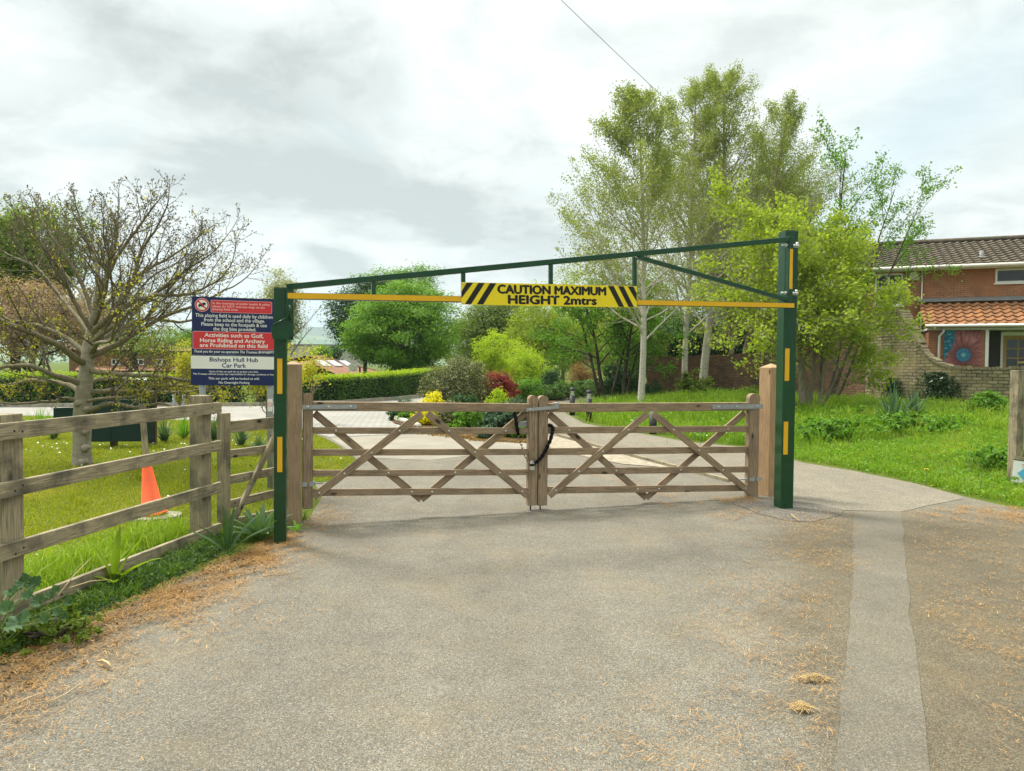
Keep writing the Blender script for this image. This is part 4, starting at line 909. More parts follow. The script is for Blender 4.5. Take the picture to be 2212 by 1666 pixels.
def flower_mat(W, H):
    m, nt = new_mat('flower_print'); t = NT(nt); o = t.obj(); s = t.n('ShaderNodeSeparateXYZ', {0: o}); x = t.math('DIVIDE', s.outputs[0], W); y = t.math('DIVIDE', s.outputs[2], H)
    dx = t.math('SUBTRACT', x, .53); dy = t.math('SUBTRACT', y, .28); r = t.math('SQRT', t.math('ADD', t.math('MULTIPLY', dx, dx), t.math('MULTIPLY', dy, dy))); an = t.math('ARCTAN2', dy, dx)
    pv = t.n('ShaderNodeCombineXYZ', {0: t.math('MULTIPLY', an, 3.5), 1: t.math('MULTIPLY', r, 1.2), 2: 0.0}).outputs[0]; st = t.noise(pv, 2.6, 5, .6)
    pet = t.ramp(st, [(.3, (.12, .03, .035)), (.55, (.34, .13, .13)), (.75, (.55, .32, .31))]); pet = t.mix(t.ramp(r, [(.12, (1,)*3), (.45, (0,)*3)]), pet, (.08, .02, .025))
    bg = t.ramp(t.noise(t.mapv(o, (6, 6, 10)), 1.5, 4), [(.4, (.01, .09, .15)), (.6, (.03, .26, .36)), (.7, (.4, .5, .5))])
    edge = t.math('ADD', t.math('SUBTRACT', y, .35), t.math('MULTIPLY', t.math('SUBTRACT', .34, x), 1.7)); edge = t.math('ADD', edge, t.math('MULTIPLY', t.math('SUBTRACT', st, .5), .7))
    corner = t.math('MULTIPLY', t.ramp(edge, [(.3, (0,)*3), (.42, (1,)*3)]), t.ramp(x, [(.22, (1,)*3), (.36, (0,)*3)]))
    col = t.mix(corner, pet, bg)
    cn = t.noise(t.n('ShaderNodeCombineXYZ', {0: t.math('MULTIPLY', an, 7.0), 1: t.math('MULTIPLY', r, 14.0), 2: 0.0}).outputs[0], 1.6, 2)
    ctr = t.mix(t.ramp(cn, [(.4, (0,)*3), (.6, (1,)*3)]), (.015, .035, .16), (.06, .30, .42)); rr = t.math('ADD', r, t.math('MULTIPLY', t.math('SUBTRACT', cn, .5), .14))
    col = t.mix(t.ramp(rr, [(.19, (1,)*3), (.215, (0,)*3)]), col, ctr); col = t.mix(t.ramp(r, [(.045, (1,)*3), (.07, (0,)*3)]), col, (.16, .40, .33))
    t.out(col, .6, 0, None, .3); return m
house()

# ================================================================ old garden wall
def garden_wall():
    px = [(1397, 36, 1.95), (1480, 35.2, 2.05), (1560, 34.4, 2.1), (1640, 33, 2.2), (1720, 31, 2.5), (1790, 29, 2.9), (1850, 27, 3.25), (1905, 25.4, 3.45), (1935, 24.6, 3.4), (1958, 24.1, 2.75), (1975, 23.8, 2.3), (2000, 23.5, 1.9), (2025, 23.2, 1.67), (2050, 22.9, 1.56), (2140, 22.2, 1.53), (2230, 21.6, 1.52), (2420, 20.2, 1.52)]
    pts = [(GX(u, Y), h) for u, Y, h in px]; rr = random.Random(2); fine = []
    for (a, ha), (b, hb) in zip(pts[:-1], pts[1:]):
        n = max(1, int((b-a).length/.5))
        for i in range(n): k = i/n; fine.append((a.lerp(b, k), ha+(hb-ha)*k + rr.uniform(-.02, .02)))
    fine.append(pts[-1]); s = 0; V = []; T = .34
    root = thing('garden_wall', 'old mossy brick garden wall stepping down in front of the house', 'wall', fine[len(fine)//2][0])
    def build(seq, mat, s0, name):
        mb = MB(); s = s0; rows = 8
        for i in range(len(seq)-1):
            (a, ha), (b, hb) = seq[i], seq[i+1]; d = (b-a).normalized(); n = Vector((d.y, -d.x, 0)); L = (b-a).length
            for off, flip in ((0, False), (-T, True)):
                for r in range(rows):
                    z0a, z1a = -.2+(ha+.2)*r/rows, -.2+(ha+.2)*(r+1)/rows; z0b, z1b = -.2+(hb+.2)*r/rows, -.2+(hb+.2)*(r+1)/rows
                    v = [a+n*off+Vector((0, 0, z0a)), b+n*off+Vector((0, 0, z0b)), b+n*off+Vector((0, 0, z1b)), a+n*off+Vector((0, 0, z1a))]
                    mb.add(v, [(0, 1, 2, 3) if not flip else (3, 2, 1, 0)], [(s, z0a), (s+L, z0b), (s+L, z1b), (s, z1a)] if not flip else [(s, z1a), (s+L, z1b), (s+L, z0b), (s, z0a)])
            mb.add([a+Vector((0, 0, ha)), b+Vector((0, 0, hb)), b-n*T+Vector((0, 0, hb)), a-n*T+Vector((0, 0, ha))], [(0, 1, 2, 3)], [(s, 0), (s+L, 0), (s+L, T), (s, T)]); s += L
        a, ha = seq[0]; d = (seq[1][0]-a).normalized(); n = Vector((d.y, -d.x, 0))
        mb.add([a-n*T+Vector((0, 0, -.2)), a+Vector((0, 0, -.2)), a+Vector((0, 0, ha)), a-n*T+Vector((0, 0, ha))], [(0, 1, 2, 3)], [(0, -.2), (T, -.2), (T, ha), (0, ha)])
        link(name, mb, mat, root, None); return s
    k = next(i for i, (p, h) in enumerate(fine) if p.x > GX(1800, 29).x)
    s = build(fine[:k+1], M_OLDR, 0, 'red_brick_length'); build(fine[k:], M_OLD, s, 'stone_brick_length')
    cop = MB(); mc = m_plain('coping_brick', (.26, .22, .145), .95, 0, .3, 7, .6, .15, 50, dirt=(.12, .12, .05), dirtk=.7)
    for i in range(len(fine)-1):
        (a, ha), (b, hb) = fine[i], fine[i+1]; d = (b-a); L = Vector((d.x, d.y, hb-ha)).length; n = max(1, round(L/.1))
        if a.x < GX(1790, 29).x: continue
        for j in range(n):
            k0, k1 = j/n, (j+.88)/n; p = a.lerp(b, k0) + Vector((0, 0, ha+(hb-ha)*k0)); q = a.lerp(b, k1) + Vector((0, 0, ha+(hb-ha)*k1)); h = rr.uniform(.05, .115)
            m = axes(p, q, (0, 0, 1)); cop.box((0, -.02 + rr.uniform(-.012, .012), -.004), ((q-p).length, T+.03 + rr.uniform(-.012, .012), h), m)
    link('coping', cop, mc, root, None)
    return fine
WALLPTS = garden_wall()

# ================================================================ foliage materials
L_HORN = m_leaf('hornbeam_leaf', (.085, .215, .008), (.16, .32, .010), (.28, .44, .02), .33); L_DARK = m_leaf('dark_leaf', (.022, .07, .02), (.05, .125, .033), trans=.3)
L_LIME = m_leaf('lime_leaf', (.26, .38, .018), (.38, .50, .025), (.48, .58, .05), .5); L_MAPLE = m_leaf('maple_leaf', (.20, .285, .025), (.30, .38, .04), (.41, .46, .075), .48)
L_BIRCH = m_leaf('birch_leaf', (.18, .225, .055), (.27, .32, .085), (.37, .42, .14), .48); L_OLIVE = m_leaf('olive_leaf', (.10, .16, .02), (.17, .24, .03), (.24, .31, .05), .4)
L_YEL = m_leaf('yellow_leaf', (.58, .52, .008), (.74, .68, .012), (.80, .76, .05), .45); L_BUD = m_leaf('young_gold_leaf', (.30, .31, .025), (.46, .44, .035), (.56, .52, .07), .45)
L_HEDGE = m_leaf('hedge_leaf', (.035, .105, .012), (.07, .17, .018), (.14, .26, .025), .3); L_HTOP = m_leaf('hedge_new_leaf', (.24, .36, .018), (.36, .46, .025), None, .45)
L_PALE = m_leaf('willow_leaf', (.22, .24, .09), (.32, .33, .13), (.40, .40, .18), .4); L_COP = m_leaf('copper_leaf', (.26, .17, .13), (.38, .27, .22), (.42, .33, .18), .4)
L_RED = m_leaf('red_acer_leaf', (.16, .018, .018), (.33, .05, .04), (.42, .10, .06), .35); L_VAR = m_leaf('variegated_leaf', (.05, .085, .025), (.16, .18, .07), (.55, .50, .28), .25)
L_GREEN = m_leaf('fresh_green_leaf', (.08, .20, .015), (.15, .31, .025), (.24, .40, .05), .4); L_BLUE = m_leaf('blue_green_leaf', (.05, .11, .06), (.10, .18, .10), None, .25)
L_PURP = m_leaf('purple_leaf', (.035, .03, .05), (.09, .075, .11), None, .2); L_JUN = m_leaf('juniper_leaf', (.06, .14, .03), (.12, .22, .045), (.19, .30, .07), .25); L_RUST = m_leaf('rust_leaf', (.20, .10, .04), (.30, .20, .06), None, .3)
L_IVY = m_leaf('ivy_leaf', (.012, .035, .010), (.03, .065, .018), (.06, .10, .03), .15, .35)
B_GREY = m_bark('grey_bark', (.20, .17, .13), (.30, .265, .20)); B_DARK = m_bark('dark_bark', (.035, .028, .022), (.085, .068, .05)); B_TWIG = m_bark('pale_twig_bark', (.17, .14, .095), (.27, .235, .165), 14); B_FINE = m_bark('backlit_twig_bark', (.10, .083, .062), (.175, .15, .112), 14)  # B_FINE: backlit look of the bare tree's twigs put into a darker bark
B_BIRCH = m_birch('birch_bark'); B_BIRCH2 = m_birch('tan_birch_bark', (.42, .33, .23))
VR = np.array
RE = VR(RIGHT_EDGE)[::-1]
def bank_z(xy):
    xy = np.atleast_2d(xy); d = np.full(len(xy), 1e9)
    for a, b in zip(RE[:-1], RE[1:]):
        e = b-a; t = np.clip(((xy-a) @ e)/(e @ e), 0, 1); d = np.minimum(d, np.linalg.norm(xy-a-e*t[:, None], axis=1))
    k = np.clip((d-.15)/5.5, 0, 1); k = k*k*(3-2*k); g = np.clip((xy[:, 0]-3.4)/3.0, 0, 1)
    return (.36*k*g + .035*np.sin(xy[:, 0]*2.1)*np.sin(xy[:, 1]*1.7)*np.clip(d-.3, 0, 1)*g)
def onbank(b): return Vector((b.x, b.y, float(bank_z([[b.x, b.y]])[0]) if b.x > 3.5 and b.y < 24 else 0.0))
def dome_tree(label, u, Y, vc, ru, rv, leafm, bark, seed, n=320, per=70, crad=.5, size=.13, cat='tree', name='tree', base=0.0, trunk_r=.16, group=None, amp=.3, shell=.42, squash=.15, cu=None, flat=.42, upb=.45, jitter=.8):
    rg = np.random.default_rng(seed); b = GX(u, Y); c = P(cu or u, vc, Y); rx, rz = ru*Y/F, rv*Y/F
    root = thing(name, label, cat, (b.x, b.y, base), group=group)
    pts, nn, sz = crown(rg, (c.x, c.y, c.z), (rx, rx*.9, rz), n, per, crad, size, shell, amp, 10, upb, squash, None, jitter, flat)
    k = pts[:, 2] > base + .1; link('crown', leaf_mesh(rg, pts[k], nn[k], sz[k]), leafm, root, None)
    out = []; top = c.z + rz*.35
    S = dict(seg=(7, 5, 4), wig=(.05, .12, .15), up=(.02, .06, .05), n=(9, 5), t0=(.22, .3), ang=(52, 40), len=(.55, .5), rr=(.5, .5), leaf=9, leafn=1, tip=.3, rmin=.012)
    grow(rg, (b.x, b.y, base-.1), (c.x-b.x, c.y-b.y, (top-base)), max(top-base, .5), trunk_r, 0, S, out, [])
    link('trunk', branches_mb(out, (8, 5, 4)), bark, root, None); return root

dome_tree('big rounded bright green tree behind the long clipped hedge', 866, 43, 716, 104, 92, L_HORN, B_GREY, 11, 430, 120, .62, .15, trunk_r=.25, amp=.45, shell=.22, flat=.26, upb=1.0, jitter=.5)
dome_tree('taller green tree showing above and behind the big rounded tree', 872, 52, 640, 72, 66, L_HORN, B_GREY, 10, 220, 100, .6, .16, trunk_r=.2, amp=.6, shell=.35, flat=.28, upb=1.0, jitter=.5)
dome_tree('dark green tree with ragged edge just left of the rounded tree', 786, 50, 692, 64, 88, L_DARK, B_DARK, 12, 260, 95, .6, .17, amp=.5, shell=.3, flat=.28, upb=.9, jitter=.5)
dome_tree('dark olive tree behind the lime shrub left of the caution board', 1075, 56, 705, 78, 66, L_OLIVE, B_DARK, 13, 240, 90, .7, .19, amp=.5, flat=.28, upb=.9, jitter=.55)
dome_tree('olive tree with open crown behind the young lime tree', 1030, 62, 745, 60, 60, L_OLIVE, B_DARK, 14, 200, 60, .6, .18)
dome_tree('small lime green tree among the garden bed shrubs', 1063, 38, 772, 50, 60, L_LIME, B_DARK, 15, 170, 34, .24, .10, trunk_r=.05, amp=.6, shell=.7, flat=.4)
dome_tree('yellow green tree under the caution board with a light crown', 1170, 50, 720, 72, 88, L_MAPLE, B_GREY, 16, 300, 60, .55, .15, amp=.45, shell=.55)
dome_tree('pale lime tree in the park beyond the low junipers', 1130, 44, 795, 55, 38, L_LIME, B_GREY, 17, 170, 55, .4, .12, trunk_r=.05, amp=.4)
dome_tree('soft green tree behind the dark multi stemmed tree', 1255, 54, 720, 75, 90, L_MAPLE, B_GREY, 18, 300, 60, .6, .16, amp=.4, shell=.55)
dome_tree('tall dark ivy clad tree behind the birches and maple', 1685, 44, 500, 82, 190, L_OLIVE, B_DARK, 19, 420, 70, .6, .15, trunk_r=.3, amp=.45, shell=.5)
dome_tree('dark evergreen behind the brick wall between the birch trunks', 1465, 42, 745, 95, 62, L_DARK, B_DARK, 20, 300, 70, .55, .15, amp=.4)
dome_tree('dark evergreen behind the brick wall near the orange post', 1610, 41, 725, 90, 75, L_DARK, B_DARK, 21, 320, 70, .55, .15, amp=.4)
dome_tree('dark green shrubby tree at the wall end behind the white birch', 1375, 40, 770, 60, 52, L_OLIVE, B_DARK, 22, 230, 65, .5, .14, amp=.4)
dome_tree('green sapling thicket by the wall corner under the maple', 1800, 31, 700, 80, 90, L_OLIVE, B_GREY, 23, 260, 60, .45, .12, amp=.4, shell=.6)
dome_tree('large dark green tree at the far left edge of the field', 30, 33, 565, 125, 108, L_OLIVE, B_DARK, 24, 420, 75, .5, .15, trunk_r=.25, amp=.4)
dome_tree('pinkish copper leaved tree at the left behind the bare tree', 60, 29, 690, 150, 82, L_COP, B_DARK, 25, 420, 60, .4, .11, amp=.35, shell=.5)
dome_tree('olive scrub tree behind the bare tree crown', 300, 40, 735, 120, 34, L_OLIVE, B_DARK, 26, 90, 45, .5, .13, amp=.5, shell=.7)
dome_tree('rounded green tree beyond the school roof on the left', 425, 52, 745, 45, 28, L_HORN, B_DARK, 27, 130, 60, .5, .15)
dome_tree('dark tree against the sky behind the school on the left', 215, 60, 700, 70, 50, L_DARK, B_DARK, 28, 190, 60, .7, .2, amp=.5)
dome_tree('pale drooping willow like tree behind the left barrier post', 612, 40, 668, 38, 92, L_PALE, B_GREY, 29, 240, 50, .4, .11, trunk_r=.12, amp=.4, shell=.6)
dome_tree('golden leaved young tree beside the greyed gate post', 665, 19, 800, 40, 42, L_BUD, B_TWIG, 30, 46, 20, .22, .07, trunk_r=.025, amp=.5, shell=.8)
dome_tree('golden shrub tree seen behind the car park sign', 575, 17, 800, 52, 72, L_BUD, B_TWIG, 31, 150, 26, .25, .075, trunk_r=.03, amp=.5, shell=.8)
dome_tree('yellow blossoming bush against the school wall left of the sign', 405, 24, 800, 25, 62, L_BUD, B_TWIG, 32, 110, 28, .25, .075, trunk_r=.03, amp=.5, shell=.8)
dome_tree('distant yellow green tree beyond the red school roof', 694, 105, 765, 18, 14, L_HORN, B_DARK, 33, 90, 40, .6, .3, amp=.2, base=-3)
dome_tree('distant dark tree next to the rounded yellow green one', 722, 110, 762, 11, 14, L_DARK, B_DARK, 34, 70, 40, .6, .3, amp=.2, base=-3)
dome_tree('small dark conifer by the far lawn beyond the bollards', 1192, 41, 826, 22, 26, L_DARK, B_DARK, 35, 90, 50, .25, .09, trunk_r=.05)
dome_tree('thin pale tree with rusty leaves behind the low junipers', 1262, 43, 815, 34, 24, L_RUST, B_GREY, 36, 110, 45, .3, .09, trunk_r=.05, shell=.7)

dome_tree('fresh green tree filling the gap behind the dark stemmed tree', 1325, 50, 735, 78, 72, L_MAPLE, B_GREY, 37, 260, 60, .55, .15, amp=.4, shell=.5)
dome_tree('tall pale green tree behind the white birch trunk', 1400, 58, 690, 85, 95, L_OLIVE, B_GREY, 38, 260, 60, .6, .17, amp=.45, shell=.6)
dome_tree('yellow green park tree between the lime tree and dark stems', 1215, 58, 745, 60, 60, L_LIME, B_GREY, 39, 170, 60, .5, .15, amp=.4, shell=.5)
# hedges
def hedge(label, path, h, w, seed, dens=620, hs=None):
    rg = np.random.default_rng(seed); a = VR(path, float); core = MB(); C = []; N = []; S = []; Lm = []
    for i in range(len(a)-1):
        p, q = a[i], a[i+1]; d = (q-p); L = np.linalg.norm(d); d = d/L; n = VR([d[1], -d[0]]); ha, hb = (hs[i], hs[i+1]) if hs else (h, h)
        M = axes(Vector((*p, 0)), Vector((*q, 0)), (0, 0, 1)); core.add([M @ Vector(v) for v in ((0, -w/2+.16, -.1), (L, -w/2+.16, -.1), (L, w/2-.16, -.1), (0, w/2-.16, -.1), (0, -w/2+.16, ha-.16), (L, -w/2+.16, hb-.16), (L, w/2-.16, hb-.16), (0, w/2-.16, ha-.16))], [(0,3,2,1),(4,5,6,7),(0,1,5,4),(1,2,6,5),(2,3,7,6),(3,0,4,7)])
        for kind, area in (('f', L*ha), ('b', L*ha*.4), ('t', L*w*1.3)):
            m = int(area*dens); s = rg.uniform(-.3, L+.3, m); hh = ha+(hb-ha)*s/L
            if kind == 't': o = rg.uniform(-w/2, w/2, m); z = hh - .02 + rg.normal(0, .05, m) + np.abs(rg.normal(0, .03, m)); nn = VR([0, 0, 1.])[None]*.8 + rg.normal(size=(m, 3))*.5
            else:
                sg = 1 if kind == 'f' else -1; o = sg*(w/2 - .1 + rg.normal(0, .055, m) + .05*np.sin(s*2.1)*np.sin(s*.7)); z = rg.uniform(0, 1, m)*hh; nn = np.concatenate([np.tile(n*sg*.7, (m, 1)), np.full((m, 1), .35)], 1) + rg.normal(size=(m, 3))*.45
            xy = p + d*s[:, None] + n*o[:, None]; C.append(np.concatenate([xy, z[:, None]], 1)); N.append(nrm(nn)); S.append(.085*rg.uniform(.7, 1.3, m)); Lm.append(np.full(m, kind == 't'))
    C, N, S, Lm = map(np.concatenate, (C, N, S, Lm)); root = thing('hedge', label, 'hedge', (*a.mean(0), 0))
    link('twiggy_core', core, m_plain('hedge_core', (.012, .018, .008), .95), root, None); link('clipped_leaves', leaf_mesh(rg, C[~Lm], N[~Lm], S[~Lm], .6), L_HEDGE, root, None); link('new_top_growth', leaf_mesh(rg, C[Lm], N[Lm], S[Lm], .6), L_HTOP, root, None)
hedge('long neatly clipped green hedge curving along the far side of the car park', [(-9.3, 27.2), (-6.9, 28.9), (-5.5, 32), (-4.5, 36.2), (-3.7, 42)], 1.1, .9, 41, 560, [.98, 1.0, 1.08, 1.2, 1.25])
hedge('darker hedge behind the noticeboard and bare tree on the left', [(-22, 23.6), (-16, 25.4), (-9.9, 27.0)], 1.05, .9, 42, 420)

# ================================================================ birches
def birch(label, u, Y, H, r, seed, lean=(0, 0), nb=46, bark=B_BIRCH, leaf=L_BIRCH, t0=.22, blen=.34, leafn=9, per=2, size=.068, group='birch trees in front of the brick wall', sp=.11):
    rg = np.random.default_rng(seed); b = GX(u, Y); root = thing('birch_tree', label, 'tree', b, group=group); out = []; sites = []
    S = dict(seg=(16, 8, 5, 4), wig=(.022, .07, .14, .2), up=(.02, .03, .0, -.08), n=(nb, 11, 3), t0=(t0, .15, .2), ang=(50, 42, 45), len=(blen, .36, .6), rr=(.34, .45, .6), leaf=2, leafn=leafn, tip=.12, rmin=.005, tl=.84)
    grow(rg, (b.x, b.y, -.1), (lean[0], lean[1], 1), H, r, 0, S, out, sites)
    link('trunk', branches_mb(out, (10, 5, 3, 3)), bark, root, None)
    c, n, s = leaves_at(rg, sites, sp, size, .2, per); link('crown', leaf_mesh(rg, c, n, s, .75), leaf, root, None)
birch('white trunked birch standing nearest, left of the other birches', 1384, 27.5, 11.5, .135, 51, (.03, 0), 84, blen=.50, leafn=6)
birch('slim white birch with a dark forked top, second from the left', 1477, 33.8, 13.6, .15, 52, (.03, 0), 66, blen=.50, leafn=6)
birch('tallest white birch with a thick trunk, right of the slim one', 1514, 34.4, 14.8, .21, 53, (.085, 0), 84, blen=.50, leafn=6)
birch('tan barked birch leaning left at its foot by the brick wall', 1590, 35.6, 9.5, .13, 54, (-.12, 0), 36, B_BIRCH2, leafn=6)
birch('thick tan barked birch next to the orange gate post', 1592, 36.0, 13.6, .21, 55, (.10, 0), 62, B_BIRCH2, blen=.50, leafn=6)

# ================================================================ maple and rowan beside the right post
def maple():
    rg = np.random.default_rng(61); b = GX(1745, 20.5); root = thing('maple_tree', 'multi stemmed lime green maple spreading behind the right barrier post', 'tree', b); out = []; sites = []
    S = dict(seg=(9, 6, 5, 4), wig=(.07, .12, .16, .2), up=(.05, .01, -.01, 0), n=(11, 7, 4), t0=(.25, .2, .2), ang=(58, 45, 42), len=(.52, .5, .5), rr=(.5, .5, .55), leaf=2, leafn=4, tip=.2, rmin=.006, tl=.5)
    for dx, dy, H, r in ((-.42, .1, 5.6, .07), (-.16, -.1, 6.3, .08), (.03, .12, 6.0, .06), (.14, .1, 5.2, .07), (.36, -.05, 5.0, .06), (-.1, .3, 5.4, .05), (.55, .1, 4.2, .05)):
        grow(rg, (b.x+dx*.35, b.y+dy, -.1), (dx*.75, dy*.4, 1), H, r, 0, S, out, sites)
    link('trunk', branches_mb(out, (8, 5, 4, 3)), B_GREY, root, None)
    c, n, s = leaves_at(rg, sites, .10, .08, .9, 3)
    k = c[:, 2] > .7; link('crown', leaf_mesh(rg, c[k], n[k], s[k], .95, .1), L_MAPLE, root, None)
maple()
def rowan():
    rg = np.random.default_rng(62); b = GX(1775, 25.5); root = thing('rowan_tree', 'open branched rowan reaching up to the right above the house roof', 'tree', b); out = []; sites = []
    S = dict(seg=(10, 7, 5), wig=(.05, .1, .16), up=(.015, .03, .02), n=(9, 8), t0=(.45, .25), ang=(34, 40), len=(.33, .38), rr=(.5, .5), leaf=2, leafn=7, tip=.18, rmin=.007, tl=.4)
    for dx, H, r in ((.0, 8.5, .08), (.30, 8.0, .07), (.58, 7.8, .065), (.16, 6.9, .06)): grow(rg, (b.x+dx*.4, b.y, -.1), (dx*.9, 0, 1), H, r, 0, S, out, sites)
    link('trunk', branches_mb(out, (8, 5, 3)), B_DARK, root, None); c, n, s = leaves_at(rg, sites, .08, .085, .4, 4); link('crown', leaf_mesh(rg, c, n, s, .6), L_GREEN, root, None)
rowan()
def multistem():
    rg = np.random.default_rng(63); root = thing('garden_tree', 'dark stemmed spreading tree beside the path behind the bollards', 'tree', GX(1300, 32.5)); out = []; sites = []
    S = dict(seg=(8, 6, 5, 4), wig=(.06, .12, .15, .2), up=(.0, .02, 0, 0), n=(9, 7, 3), t0=(.3, .2, .2), ang=(52, 45, 40), len=(.6, .5, .5), rr=(.5, .5, .55), leaf=2, leafn=5, tip=.25, rmin=.008, tl=.4)
    for u, dx, H, r in ((1302, -.55, 4.2, .09), (1306, -.15, 4.6, .10), (1318, .30, 4.2, .07), (1345, .0, 4.7, .10), (1347, .35, 3.8, .06)):
        b = GX(u, 32.5); grow(rg, (b.x, b.y, -.1), (dx, rg.uniform(-.2, .2), 1), H, r, 0, S, out, sites)
    link('trunk', branches_mb(out, (8, 5, 4, 3)), B_DARK, root, None); c, n, s = leaves_at(rg, sites, .10, .12, .5, 2); link('crown', leaf_mesh(rg, c, n, s, .7), L_GREEN, root, None)
multistem()
def bare_far():
    rg = np.random.default_rng(64); b = GX(1030, 66); root = thing('bare_tree', 'faint leafless tree showing between the rounded tree and olive tree', 'tree', b); out = []
    S = dict(seg=(8, 6, 5, 4), wig=(.05, .1, .15, .2), up=(.03, .06, .03, 0), n=(12, 9, 5), t0=(.3, .2, .2), ang=(35, 35, 40), len=(.5, .5, .5), rr=(.45, .5, .6), leaf=9, leafn=1, tip=.2, rmin=.014, tl=.4)
    grow(rg, (b.x, b.y, -1), (0, 0, 1), 7.0, .2, 0, S, out, []); link('trunk', branches_mb(out, (6, 4, 3, 3)), B_TWIG, root, None)
bare_far()

# ================================================================ near bare tree on the lawn
def bare_tree():
    rg = np.random.default_rng(71); Y0 = 11.0; root = thing('budding_tree', 'nearly bare grey barked tree with yellow buds on the lawn behind the fence', 'tree', GX(178, Y0)); out = []; sites = []
    S = dict(seg=(9, 8, 6, 4), wig=(.05, .09, .13, .16), up=(.02, .05, .05, .04), n=(9, 7, 4), t0=(.25, .15, .2), ang=(48, 42, 40), len=(.5, .48, .5), rr=(.55, .55, .65), leaf=1, leafn=7, tip=.22, rmin=.0035, tl=.45)
    def limb(px, r0, r1, dz=None, kids=9, sub=.40):
        c = np.array([tuple(P(u, v, Y0 + y)) for u, v, y in px]); n = 6*(len(c)-1); tt = np.linspace(0, len(c)-1, n+1); pts = []
        for x in tt:
            i = min(int(x), len(c)-2); k = x-i; p0, p1, p2, p3 = c[max(i-1, 0)], c[i], c[i+1], c[min(i+2, len(c)-1)]
            pts.append(.5*((2*p1)+(-p0+p2)*k+(2*p0-5*p1+4*p2-p3)*k*k+(-p0+3*p1-3*p2+p3)*k**3))
        pts = np.array(pts) + rg.normal(0, .006, (n+1, 3)); rad = np.linspace(r0, r1, n+1); out.append((pts, rad, 0))
        L = np.linalg.norm(np.diff(pts, axis=0), axis=1).sum()
        for j in range(kids):
            t = .22 + .78*(j+rg.uniform(.1, .9))/kids; i = min(int(t*n), n-1); d = pts[i+1]-pts[i]; d /= np.linalg.norm(d)
            cd = rot_away(rg, d, R(rg.uniform(28, 58))) + VR([0, 0, .35]); grow(rg, pts[i], cd, max(.35, L*sub*(1.15-.6*t)*rg.uniform(.7, 1.2)), max(rad[i]*.5, .006), 1, S, out, sites)
        grow(rg, pts[-1], pts[-1]-pts[-2], L*.3, r1, 1, S, out, sites)
    # trunk with a small flare and burrs
    tp = [(178, 1012, 0), (177, 960, 0), (178, 900, 0), (181, 850, 0), (187, 800, 0), (192, 745, .02), (201, 695, .03), (209, 650, .03), (214, 600, .0), (203, 545, .0), (196, 505, 0)]
    c = np.array([tuple(P(u, v, Y0+y)) for u, v, y in tp]); tt = np.linspace(0, len(c)-1, 44); pts = np.array([[np.interp(x, range(len(c)), c[:, k]) for k in range(3)] for x in tt])
    rr_ = np.interp(tt, [0, .4, 1, 2, 3, 4, 5, 6, 7, 8, 10], [.155, .135, .122, .128, .115, .10, .082, .062, .045, .03, .012]); b = MB(); b.tube(pts, rr_, 14, False)
    for u, v, r in ((187, 933, .05), (186, 968, .06), (170, 872, .055), (190, 884, .05), (180, 1000, .07)):
        p = P(u, v, Y0-.10); bm = bmesh.new(); bmesh.ops.create_icosphere(bm, subdivisions=2, radius=r); me = [tuple(p + w_.co*(1+.25*math.sin(9*w_.co.x/r+5*w_.co.z/r))) for w_ in bm.verts]; fs = [tuple(x.index for x in f_.verts) for f_ in bm.faces]; b.add(me, fs); bm.free()
    trunkmb = b
    limb([(196, 760, 0), (222, 715, -.1), (252, 665, -.25), (285, 612, -.4), (305, 545, -.5), (340, 490, -.6)], .06, .014, kids=12)
    limb([(212, 620, 0), (205, 560, .1), (180, 500, .2), (165, 450, .3)], .035, .010, kids=10)
    limb([(205, 670, 0), (232, 590, .2), (250, 520, .3), (255, 460, .4)], .04, .010, kids=11)
    limb([(200, 720, 0), (160, 650, -.2), (120, 570, -.35), (70, 500, -.5)], .042, .010, kids=12)
    limb([(192, 770, 0), (150, 735, .2), (90, 705, .3), (20, 690, .4), (-60, 650, .5)], .045, .010, kids=11)
    limb([(188, 790, 0), (130, 748, -.5), (60, 715, -.9), (0, 692, -1.1), (-70, 660, -1.2)], .055, .014, kids=7)
    limb([(184, 830, 0), (120, 812, -.3), (60, 790, -.5), (-10, 795, -.7), (-90, 785, -.8)], .05, .012, kids=6)
    limb([(180, 850, 0), (140, 830, .4), (70, 822, .7), (-10, 835, .9), (-100, 815, 1.0)], .045, .011, kids=6)
    limb([(178, 880, 0), (150, 862, -.1), (100, 868, -.3), (30, 872, -.5), (-70, 860, -.6)], .038, .009, kids=5)
    limb([(200, 745, 0), (250, 715, .3), (320, 690, .6), (400, 695, .8), (470, 680, 1.0)], .05, .011, kids=11)
    limb([(202, 715, 0), (260, 668, -.5), (330, 640, -.9), (410, 635, -1.1), (480, 600, -1.3)], .045, .010, kids=12)
    limb([(196, 770, 0), (260, 740, .0), (340, 690, .1), (420, 660, .2), (510, 615, .3)], .05, .010, kids=12)
    limb([(192, 800, 0), (250, 808, -.4), (330, 812, -.7), (400, 822, -.9), (480, 828, -1.0)], .045, .010, kids=6)
    limb([(190, 825, 0), (240, 818, .5), (320, 828, .8), (400, 835, 1.1), (470, 850, 1.3)], .04, .010, kids=6)
    limb([(188, 850, 0), (240, 845, .1), (310, 846, .2), (400, 848, .3), (440, 840, .3)], .045, .010, kids=5)
    limb([(186, 868, 0), (225, 860, -.4), (280, 858, -.6), (330, 848, -.8), (365, 838, -.9)], .028, .007, kids=4)
    limb([(188, 893, 0), (215, 878, -.2), (250, 872, -.3), (290, 880, -.35), (345, 872, -.5), (395, 885, -.6)], .046, .012, kids=6)
    limb([(205, 700, 0), (225, 640, -.7), (235, 570, -1.2), (225, 520, -1.5)], .035, .009, kids=10)
